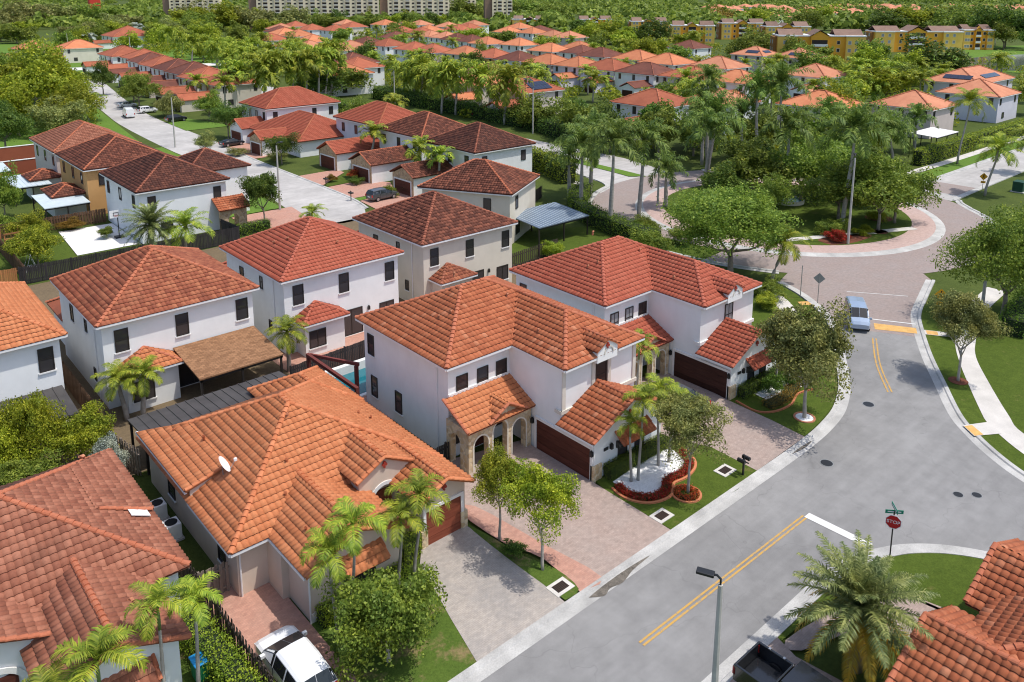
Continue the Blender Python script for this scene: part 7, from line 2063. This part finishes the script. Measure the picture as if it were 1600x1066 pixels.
def pickup():
    x, y = 27.75, 16.25
    root = thing('black_pickup', 'black pickup truck with open bed cut by the bottom edge', 'pickup truck', (x, y, 0.1), R(-90), local=True)
    # local +x is forward; tail at x = 0
    w = 0.98
    b = MB()
    b.box(0.05, 1.75, -w, -w + 0.12, 0.55, 1.32).box(0.05, 1.75, w - 0.12, w, 0.55, 1.32).box(0.0, 0.1, -w, w, 0.55, 1.30).box(1.68, 1.78, -w + 0.12, w - 0.12, 0.55, 1.35).box(0.1, 1.7, -w + 0.12, w - 0.12, 0.55, 0.68)
    bevel(b.build('truck_bed', M['car_black'], root), 0.03)
    c = MB(); prof = [(1.78, 0.5), (5.6, 0.5), (5.65, 0.95), (4.7, 1.12), (4.2, 1.2), (3.5, 1.85), (2.1, 1.88), (1.85, 1.3)]
    n = len(prof)
    hw = [w, w * 0.94, w * 0.9, w * 0.92, w * 0.93, w * 0.8, w * 0.8, w]
    L = [(p[0], h, p[1]) for p, h in zip(prof, hw)]; Rr = [(p[0], -h, p[1]) for p, h in zip(prof, hw)]
    for i in range(n):
        j = (i + 1) % n
        c.poly([L[i], L[j], Rr[j], Rr[i]])
    c.poly(L[::-1]); c.poly(Rr)
    bevel(c.build('cab', M['car_black'], root), 0.05)
    g = MB(); g.poly([(3.56, -0.74, 1.83), (3.56, 0.74, 1.83), (4.16, 0.84, 1.25), (4.16, -0.84, 1.25)]); g.poly([(2.06, -0.7, 1.84), (2.06, 0.7, 1.84), (1.86, 0.8, 1.4), (1.86, -0.8, 1.4)])
    g.v = [(a + (0.02 if a > 3 else -0.02), b_, c_ + 0.015) for a, b_, c_ in g.v]
    g.build('windows', M['car_glass'], root)
    for a in (0.95, 4.7):
        for s in (-1, 1):
            t = MB().tube([(a, s * 0.78, 0.4), (a, s * 1.0, 0.4)], 0.4, 18).build('wheel', M['tyre'], root)
            MB().tube([(a, s * 0.9, 0.4), (a, s * 1.01, 0.4)], 0.25, 14).build('rim', M['rim'], t)
    for s in (-1, 1):
        MB().box(-0.02, 0.12, s * 0.9 - 0.08, s * 0.9 + 0.085, 0.85, 1.2).build('tail_light', M['red_lamp'], root)
    for q in (0.55, 1.25): MB().box(q, q + 0.1, w - 0.14, w - 0.02, 1.321, 1.36).build('tie_down', M['rim'], root)
    return root


pickup()


# ------------------------------------------------------------------ street lamps, signs, boxes
def lamp(label, x, y, h, az, arm=0.8, mat='lamp_concrete'):
    root = thing('street_lamp', label, 'street lamp', (x, y, 0))
    ca, sa = math.cos(R(az)), math.sin(R(az))
    MB().tube([(x, y, -0.1), (x, y, h * 0.5), (x, y, h)], [0.17, 0.13, 0.1], 8).build('pole', M[mat], root)
    MB().tube([(x, y, h - 0.05), (x, y, h + 0.25), (x + ca * arm * 0.5, y + sa * arm * 0.5, h + 0.38), (x + ca * arm, y + sa * arm, h + 0.36)], 0.05, 6).build('arm', M['black'], root)
    hd = MB().box(-0.35, 0.35, -0.17, 0.17, -0.06, 0.06)
    o = link('lamp_head', hd.mesh('lamp_head', M['black']), root, (ca * (arm + 0.3), sa * (arm + 0.3), h + 0.36), R(az)); bevel(o, 0.03)
    o2 = link('lens', MB().box(-0.28, 0.28, -0.12, 0.12, -0.075, -0.062).mesh('lens', M['clear_lamp']), o)
    return root


M['lamp_concrete'] = plain('lamp_concrete', (0.46, 0.44, 0.40), 0.85, 0.12, 2)
lamp('concrete street lamp with black head standing by the bottom edge beside the street', 24.6, 15.7, 6.75, 115, 0.3)
lamp('street lamp before the large tree at the right edge', 82.8, 26.0, 7.5, 120, 0.5)
lamp('tall street lamp on the roundabout island lawn', 91.0, 43.6, 10.5, 30, 0.4)
lamp('street lamp at the junction with the black sedan', 53.2, 158.6, 9.6, 20, 0.6)
lamp('street lamp in front of the brown-roofed white house by the cul-de-sac', 47.6, 102.4, 9.0, 20, 0.5)
lamp('street lamp beside the boulevard hedge behind the brown roofs', 115.0, 124.5, 9.5, 180, 1.0)
lamp('street lamp left of the solar roof by the boulevard', 114.5, 176, 9.5, 180, 1.0)
lamp('thin street lamp among the palms left of the roundabout', 89.0, 70.4, 6.6, 200, 0.5)
lamp('street lamp far beyond the roofs at the top centre', 356, 402, 14, 200, 2.0)
lamp('street lamp beside the far road at the upper left', 103, 350, 11, 200, 1.5)
lamp('second street lamp beside the far road at the upper left', 92, 400, 11, 200, 1.5)


def text(parent, body_, size, mx, mat, ext=0.004):
    c = bpy.data.curves.new('lettering', 'FONT'); c.body = body_; c.size = size; c.align_x = 'CENTER'; c.align_y = 'CENTER'; c.extrude = ext
    c.materials.append(M[mat])
    t = bpy.data.objects.new('lettering', c)
    me = bpy.data.meshes.new_from_object(t)
    bpy.data.objects.remove(t)
    return link('lettering', me, parent, mx=mx)


FACE = Matrix.Rotation(R(90), 4, 'X')                     # text facing -Y


def plate(root, name, pts, mat, y=0.0, t=0.012):
    return MB().extrude([(p[0], y, p[1]) for p in pts], (0, t, 0)).build(name, M[mat], root)


def stop_sign():
    root = thing('stop_sign', 'red octagonal stop sign with green street name plates at the corner lawn', 'stop sign', (39.9, 15.45, 0.08), R(-68), local=True)
    MB().tube([(0, 0.05, -0.1), (0, 0.05, 2.95)], 0.035, 8).build('post', M['black'], root)
    oc = lambda r: [(r * math.cos(R(22.5 + 45 * k)), 2.35 + r * math.sin(R(22.5 + 45 * k))) for k in range(8)]
    s = plate(root, 'octagon', oc(0.41), 'sign_white', 0.0); plate(s, 'red_face', oc(0.375), 'sign_red', -0.006, 0.004)
    text(s, 'STOP', 0.265, Matrix.Translation((0, -0.009, 2.35)) @ FACE, 'sign_white')
    for z, a, w in ((2.92, 0, 0.45), (3.14, 90, 0.45)):
        p = MB().box(-w, w, -0.01, 0.01, -0.1, 0.1)
        o = link('street_name_plate', p.mesh('street_name_plate', M['sign_green']), root, (0, 0.05, z), R(a + 20))
        for sgn in (0, 180):
            m_ = MB().box(-w * 0.75, w * 0.75, -0.0125, -0.0105, -0.03, 0.03).mesh('name_line', M['sign_white'])
            link('name_line', m_, o, None, R(sgn))
    return root


stop_sign()


def walk_sign(label, x, y, rz, arrow=True, h=2.4):
    root = thing('crossing_sign', label, 'crossing sign', (x, y, 0.05), R(rz), local=True)
    MB().tube([(0, 0.05, -0.1), (0, 0.05, h + 0.45)], 0.035, 8).build('post', M['sign_back'], root)
    r = 0.56
    d = plate(root, 'diamond', [(0, h - r), (r, h), (0, h + r), (-r, h)], 'sign_yellow')
    f = MB()
    f.tube([(0.02, -0.008, h + 0.3), (0.02, -0.004, h + 0.3)], 0.065, 10)
    for a, b, w in (((0.0, 0.22), (-0.02, -0.02), 0.055), ((-0.02, -0.02), (-0.16, -0.33), 0.035), ((-0.02, 0.0), (0.15, -0.3), 0.035), ((0.0, 0.19), (0.16, 0.02), 0.026), ((0.0, 0.19), (-0.16, 0.04), 0.026)):
        a, b = Vector(a), Vector(b); t = (b - a).normalized(); nn = Vector((-t.y, t.x)) * w
        f.extrude([(p.x, -0.009, h + p.y) for p in (a - nn, b - nn, b + nn, a + nn)], (0, 0.006, 0))
    f.build('walking_figure', M['sign_black'], d)
    if arrow:
        p = plate(root, 'arrow_plate', [(-0.32, h - 1.0), (0.32, h - 1.0), (0.32, h - 0.68), (-0.32, h - 0.68)], 'sign_yellow')
        plate(p, 'arrow', [(-0.2, h - 0.93), (-0.2, h - 0.8), (-0.13, h - 0.87), (0.14, h - 0.74), (0.17, h - 0.8), (-0.09, h - 0.92)][::-1], 'sign_black', -0.006, 0.005)
    return root


walk_sign('yellow diamond pedestrian crossing sign with arrow plate on the right-hand verge', 75.6, 27.2, -58)
walk_sign('yellow pedestrian crossing sign beside the palm on the far right road', 130.6, 42.9, -62)
walk_sign('small yellow sign among the palms beside the boulevard hedge', 101.5, 150, -60, False, 2.2)
root = thing('warning_sign', 'grey back of a diamond sign on a post at the roundabout entry', 'road sign', (71.2, 36.6, 0.05), R(-58), local=True)
MB().tube([(0, -0.04, -0.1), (0, -0.04, 2.9)], 0.035, 8).build('post', M['sign_back'], root)
plate(root, 'diamond', [(0, 1.9), (0.55, 2.45), (0, 3.0), (-0.55, 2.45)], 'sign_back')
root = thing('sign_post', 'bare grey post beside the grey diamond sign', 'post', (71.0, 38.3, 0.05))
MB().tube([(71.0, 38.3, -0.05), (71.0, 38.3, 3.4)], 0.04, 8).build('post', M['sign_back'], root)


def mailbox(label, x, y, rz):
    root = thing('mailbox', label, 'mailbox', (x, y, 0.08), R(rz), local=True)
    MB().box(-0.05, 0.05, -0.05, 0.05, -0.08, 1.35).box(-0.03, 0.03, -0.35, 0.35, 0.92, 0.98).build('post', M['black'], root)
    for s in (-0.26, 0.26):
        b = MB(); pr = [(-0.1, 0), (0.1, 0), (0.1, 0.13), (0.06, 0.2), (-0.06, 0.2), (-0.1, 0.13)]
        b.extrude([(s + p[0], -0.26, 0.99 + p[1]) for p in pr], (0, 0.52, 0)); b.build('box', M['black'], root)
    MB().tube([(0, 0, 1.35), (0, 0, 1.45)], [0.05, 0.01], 6).build('finial', M['black'], root)
    return root


mailbox('black twin mailbox at the kerb of the front lawn', 40.95, 25.0, 0)
mailbox('black mailbox beside the red paved drive by the cul-de-sac', 59.3, 111.0, 90)
mailbox('black mailbox at the end of the cul-de-sac near the dark car', 57.6, 100.6, 90)
root = thing('transformer_box', 'dark green transformer box on the verge at the right edge', 'utility box', (135.5, 39.5, 0))
MB().box(134.6, 136.4, 38.8, 40.2, 0.12, 1.6).build('cabinet', plain('utility_green', (0.02, 0.07, 0.045), 0.5), root); MB().box(134.4, 136.6, 38.6, 40.4, 0, 0.12).build('pad', M['concrete'], root)


def drain(label, x, y):
    root = thing('storm_drain', label, 'storm drain', (x, y, 0.09))
    MB().box(x - 0.6, x + 0.6, y - 0.45, y + 0.45, 0.02, 0.125).build('concrete_frame', M['walk'], root)
    MB().box(x - 0.38, x + 0.38, y - 0.26, y + 0.26, 0.126, 0.135).build('pit', M['sign_black'], root)
    b = MB()
    bar = MB().box(-0.37, 0.37, -0.018, 0.018, 0, 0.02).mesh('bar', plain('rusty_iron', (0.06, 0.035, 0.025), 0.8))
    o = OFF[root.name]
    for k in range(6): link('bar', bar, root, (0, -0.22 + 0.088 * k, 0.137 - o.z))


drain('square storm drain on the lawn near the twin mailbox', 40.5, 26.0)
drain('square storm drain on the lawn at the corner of the brown garage drive', 33.95, 25.75)
drain('square storm drain in the planting strip by the kerb', 25.6, 25.5)
for lb, x, y, r in (('round manhole cover on the road below the loose grey-green tree', 55.6, 24.1, 0.42), ('round manhole cover near the kerb of the coral-roofed house drive', 46.2, 22.3, 0.42), ('small round cover right of centre in the intersection', 48.97, 15.45, 0.3), ('small round cover nearest the right-hand kerb in the intersection', 49.75, 14.7, 0.3)):
    root = thing('manhole_cover', lb, 'manhole cover', (x, y, 0))
    MB().prism(circle(x, y, r, 0, 360, 24)[:-1], 0.0, 0.012).build('frame', M['sign_back'], root); MB().prism(circle(x, y, r * 0.88, 0, 360, 24)[:-1], 0.005, 0.018).build('lid', M['black'], root)
M['wet'] = plain('wet_dirt', (0.135, 0.118, 0.098), 0.7, 0.35, 3, spec=0.25, fine=0.25)
sheet('gutter_puddle', smooth_line([(26.2, 24.12), (27.4, 24.22), (29.2, 24.24), (30.9, 24.12), (29.4, 23.98), (28.3, 23.72), (27.5, 23.86), (26.9, 23.70), (26.2, 24.12)], 4)[:-1], 0.02, M['wet'])
sheet('gutter_puddle', smooth_line([(45.4, 24.3), (46.6, 24.36), (47.9, 24.26), (46.7, 24.12), (45.4, 24.3)], 4)[:-1], 0.02, M['wet'])


# ------------------------------------------------------------------ fences
def fence(label, a, b, h=1.8, mat='fence_dark', pitch=0.16, single=True, name='wooden_fence', both=True, z=0.0):
    a, b = Vector((*a, 0)), Vector((*b, 0)); t = (b - a).normalized(); L = (b - a).length; n = int(L / pitch)
    ang = math.atan2(t.y, t.x)
    root = thing(name, label, 'fence', tuple(a + Vector((0, 0, z))), ang, local=True)
    bm = MB().box(-0.07, 0.07, -0.012, 0.012, 0.04, h); me = bm.mesh('board', M[mat])
    if single:
        for i in range(n):
            o = link('board', me, root, (pitch * (i + 0.5), (0.045 if i % 2 and both else -0.045), rng.uniform(-0.03, 0.02)))
            o.rotation_euler = (rng.uniform(-.012, .012), rng.uniform(-.012, .012), 0)
    else:
        mb = MB()
        for i in range(n):
            x = pitch * (i + 0.5); y = 0.045 if i % 2 and both else -0.045; dz = rng.uniform(-0.03, 0.02)
            mb.box(x - 0.07, x + 0.07, y - 0.012, y + 0.012, 0.04, h + dz)
        tag(mb.build('boards', M[mat], root), kind='stuff')
    r = MB().box(0, L, -0.03, 0.03, 0.3, 0.39).mesh('rail', M[mat])
    for zz in (0, h - 0.7): link('rail', r, root, (0, 0, zz))
    p = MB().box(-0.05, 0.05, -0.05, 0.05, 0, h + 0.05).mesh('post', M[mat])
    for k in range(int(L / 2.4) + 1): link('post', p, root, (min(L, k * 2.4), 0, 0))
    return root


fence('weathered dark board fence between the lower left house and the orange-roofed house', (11.55, 26.5), (11.45, 48.5), 1.8)
fence('pale grey board gate at the side of the orange-roofed house', (11.6, 36.35), (13.1, 36.3), 1.75, 'fence_grey')
fence('dark board fence between the two white houses on the left', (12.5, 54.0), (12.5, 71.5), 1.85, 'fence_brown', single=False)
fence('grey-brown board fence behind the long charcoal patio roof', (12.0, 53.9), (12.9, 49.4), 1.85, 'fence_grey')
fence('charcoal board fence along the alley behind the left white houses', (14.6, 92.7), (37.5, 92.2), 1.9, 'fence_charcoal', single=False, both=False)
fence('charcoal fence return beside the stone porch', (37.5, 92.2), (37.2, 97.0), 1.9, 'fence_charcoal', single=False, both=False)
fence('orange board fence at the left edge of the alley', (5.0, 93.4), (14.5, 92.8), 1.9, 'fence_orange', single=False, both=False)
fence('brown board fence behind the white court', (15.0, 112.4), (28.2, 112.0), 1.8, 'fence_brown', single=False)
fence('brown board fence left of the small lawn behind the alley', (15.2, 93.2), (15.2, 112.2), 1.8, 'fence_brown', single=False)
fence('red-brown board fence beside the coral-roofed house', (55.6, 31.9), (59.2, 32.1), 1.7, 'fence_brown', single=False)
fence('dark board fence in the yard beside the steel-blue patio roof', (55.0, 63.2), (63.0, 63.9), 1.8, 'fence_dark', single=False)
fence('dark slatted fence behind the pool', (25.2, 54.0), (33.5, 54.6), 1.8, 'fence_charcoal', single=False, both=False)
fence('dark fence behind the cream house beside the clipped hedge', (70.5, 79.2), (79.5, 84.0), 1.8, 'fence_dark', single=False)
fence('black railing between the orange-roofed house and the stone porch', (25.5, 38.0), (28.2, 38.2), 1.5, 'black', 0.18, single=False, both=False)
# pool and pergola
root = thing('swimming_pool', 'turquoise swimming pool seen between the roofs', 'swimming pool', (29.0, 51.6, 0))
MB().box(26.6, 33.0, 49.3, 49.6, 0, 0.12).box(26.6, 33.0, 53.2, 53.6, 0, 0.75).box(26.6, 26.9, 49.6, 53.2, 0, 0.12).box(32.7, 33.0, 49.6, 53.2, 0, 0.12).build('coping', M['trim'], root)
MB().box(26.9, 32.7, 49.6, 53.2, 0, 0.08).build('water', glass_mat('pool_water', (0.015, 0.15, 0.19), 0.06), root)
root = thing('pergola', 'dark red timber pergola frame beside the pool', 'pergola', (27.4, 50, 0))
M['red_timber'] = wood_mat('red_timber', (0.14, 0.035, 0.03), (0.18, 0.05, 0.04))
for x, y in ((26.2, 46.0), (26.2, 53.0), (28.1, 49.3)): MB().box(x - 0.12, x + 0.12, y - 0.12, y + 0.12, 0, 2.6).build('post', M['red_timber'], root)
MB().box(26.08, 26.32, 45.9, 53.15, 2.605, 2.85).build('beam', M['red_timber'], root); MB().extrude([(26.33, 52.9, 2.61), (28.2, 49.1, 2.61), (28.35, 49.25, 2.61), (26.4, 53.1, 2.61)], (0, 0, 0.22)).build('beam', M['red_timber'], root)
# dish, air conditioner, bin, hoop, patio roofs at the left
root = thing('satellite_dish', 'white satellite dish on the orange roof', 'satellite dish', (14.6, 40.2, 3.75))
mb = MB(); ce = Vector((14.6, 40.2, 4.5)); ax = Vector((0.75, -0.35, 0.55)).normalized(); u = ax.cross(Vector((0, 0, 1))).normalized(); w_ = u.cross(ax)
ringp = []
for rr, dd in ((0.06, 0.0), (0.25, 0.03), (0.46, 0.1)):
    ringp.append([tuple(ce + (u * math.cos(2 * math.pi * k / 18) + w_ * math.sin(2 * math.pi * k / 18) * 1.1) * rr + ax * dd) for k in range(18)])
for a_, b_ in zip(ringp, ringp[1:]):
    for k in range(18): mb.poly([a_[k], a_[(k + 1) % 18], b_[(k + 1) % 18], b_[k]])
mb.poly(ringp[0]); mb.build('dish', M['sign_white'], root, smooth=True)
MB().tube([(14.6, 40.2, 3.6), (14.55, 40.22, 4.3), tuple(ce - ax * 0.03)], 0.03, 6).build('mast', M['sign_back'], root)
MB().tube([tuple(ce - w_ * 0.45 + ax * 0.1), tuple(ce - w_ * 0.2 + ax * 0.62)], 0.02, 6).build('feed_arm', M['sign_back'], root)
e_ = ce - w_ * 0.17 + ax * 0.66; MB().box(e_.x - 0.07, e_.x + 0.07, e_.y - 0.07, e_.y + 0.07, e_.z - 0.07, e_.z + 0.07).build('receiver', M['sign_white'], root)


def ac_unit(label, x, y):
    root = thing('air_conditioner', label, 'air conditioner', (x, y, 0))
    MB().box(x - 0.5, x + 0.5, y - 0.5, y + 0.5, 0, 0.12).build('pad', M['concrete'], root); bevel(MB().box(x - 0.42, x + 0.42, y - 0.42, y + 0.42, 0.12, 1.0).build('housing', M['trim'], root), 0.03)
    MB().prism(circle(x, y, 0.33, 0, 360, 16)[:-1], 0.995, 1.02).build('fan_grille', M['sign_black'], root)


ac_unit('white air conditioner beside the fence of the orange-roofed house', 12.3, 42.3)
ac_unit('second air conditioner further along the same fence', 12.3, 44.6)
root = thing('wheelie_bin', 'green refuse bin with blue lid by the lower left house', 'bin', (9.95, 31.9, 0.08))
mb = MB(); mb.extrude([(9.65, 31.55, 0.12), (10.25, 31.55, 0.12), (10.3, 31.5, 1.02), (9.6, 31.5, 1.02)], (0, 0.72, 0)); bevel(mb.build('bin_body', plain('bin_green', (0.02, 0.22, 0.09), 0.5), root), 0.03)
bevel(MB().box(9.57, 10.33, 31.46, 32.28, 1.03, 1.1).build('lid', plain('bin_blue', (0.02, 0.25, 0.55), 0.4), root), 0.03)
for s in (9.75, 10.15): MB().tube([(s - 0.04, 32.2, 0.2), (s + 0.04, 32.2, 0.2)], 0.12, 10).build('wheel', M['tyre'], root)
root = thing('basketball_hoop', 'portable basketball hoop with white backboard on the white court', 'basketball hoop', (27.2, 103.4, 0.05))
MB().box(26.7, 27.7, 103.0, 103.8, 0.05, 0.25).build('base', M['black'], root); MB().tube([(27.2, 103.4, 0.2), (27.2, 103.4, 2.6), (27.0, 103.1, 3.0)], 0.06, 8).build('pole', M['black'], root)
MB().box(26.2, 27.6, 102.9, 102.96, 2.7, 3.6).build('backboard', M['sign_white'], root)
mb = MB(); mb.box(26.6, 27.2, 102.87, 102.895, 2.95, 3.0).box(26.6, 27.2, 102.87, 102.895, 3.3, 3.35).box(26.6, 26.65, 102.87, 102.895, 3.0, 3.3).box(27.15, 27.2, 102.87, 102.895, 3.0, 3.3); mb.build('target_square', M['sign_black'], root)
mb = MB(); mb.tube([(26.9 + 0.23 * math.cos(k * math.pi / 8), 102.62 + 0.23 * math.sin(k * math.pi / 8), 2.98) for k in range(17)], 0.015, 5, cap=False); mb.build('rim', M['sign_red'], root)
patio('patio_roof', 'pale blue-white patio roof nearest the brown fence at the left', 21.5, 26.8, 113.6, 121.0, 2.6, 2.9, 'metal_pale', seams=None)
patio('patio_roof', 'pale metal patio roof with seams behind the first one at the left', 20.8, 25.6, 128.4, 136.2, 2.6, 2.9, 'metal_pale')
patio('patio_roof', 'small white canopy roof at the left edge beyond the patio roofs', 17.0, 23.0, 142.0, 148.0, 2.6, 2.9, 'metal_pale', seams=None)
patio('patio_roof', 'white carport roof beside the right-hand road hedge', 158, 168, 60.5, 65.5, 2.7, 3.0, 'walk_white', seams=None)
M['brick_red'] = stucco('brick_red_wall', (0.30, 0.085, 0.05))
for lb, a in (('brick-red garden wall at the upper left edge behind the small canopy', (24, 34, 165, 165.3, 2.4)), ('second brick-red garden wall nearer than the first at the upper left', (22, 30, 152, 152.3, 2.2))):
    root = thing('garden_wall', lb, 'wall', ((a[0] + a[1]) / 2, a[2], 0))
    MB().box(a[0], a[1], a[2], a[3], 0, a[4]).build('wall_face', M['brick_red'], root); MB().box(a[0] - 0.05, a[1] + 0.05, a[2] - 0.05, a[3] + 0.05, a[4], a[4] + 0.1).build('coping', M['trim'], root)
root = thing('play_frame', 'orange timber play frame at the left edge beside the lawn', 'play frame', (16.0, 106.5, 0))
for x, y in ((15.6, 105.4), (15.6, 108.0), (17.4, 105.4), (17.4, 108.0)): MB().box(x - 0.06, x + 0.06, y - 0.06, y + 0.06, 0, 2.3).build('post', M['fence_orange'], root)
for z in (0.9, 1.6, 2.2): MB().box(15.55, 17.45, 105.3, 105.38, z, z + 0.16).build('slat', M['fence_orange'], root)
root = thing('swing', 'white A-frame swing on the lawn at the left edge', 'swing', (16.4, 97.0, 0))
for y in (96.4, 97.6): MB().tube([(15.8, y, 0), (16.4, y, 1.9), (17.0, y, 0)], 0.04, 6).build('leg', M['trim'], root)
MB().tube([(16.4, 96.3, 1.9), (16.4, 97.7, 1.9)], 0.04, 6).build('crossbar', M['trim'], root); MB().box(16.2, 16.6, 96.7, 97.3, 0.5, 0.55).build('seat', M['trim'], root)
root = thing('fountain', 'small round fountain basin on the roundabout island', 'fountain', (103.2, 58.6, 0.19))
mb = MB(); prof = [(2.2, 0.19), (2.2, 0.7), (1.95, 0.7), (1.95, 0.45)]
for (r0, z0), (r1, z1) in zip(prof, prof[1:]):
    c0, c1 = circle(103.2, 58.6, r0, 0, 360, 28), circle(103.2, 58.6, r1, 0, 360, 28)
    for k in range(28): mb.poly([(*c0[k], z0), (*c0[k + 1], z0), (*c1[k + 1], z1), (*c1[k], z1)])
mb.build('basin', M['trim_warm'], root); MB().poly([(p[0], p[1], 0.55) for p in circle(103.2, 58.6, 1.96, 0, 360, 28)[:-1]]).build('water', glass_mat('fountain_water', (0.06, 0.28, 0.26), 0.08), root)
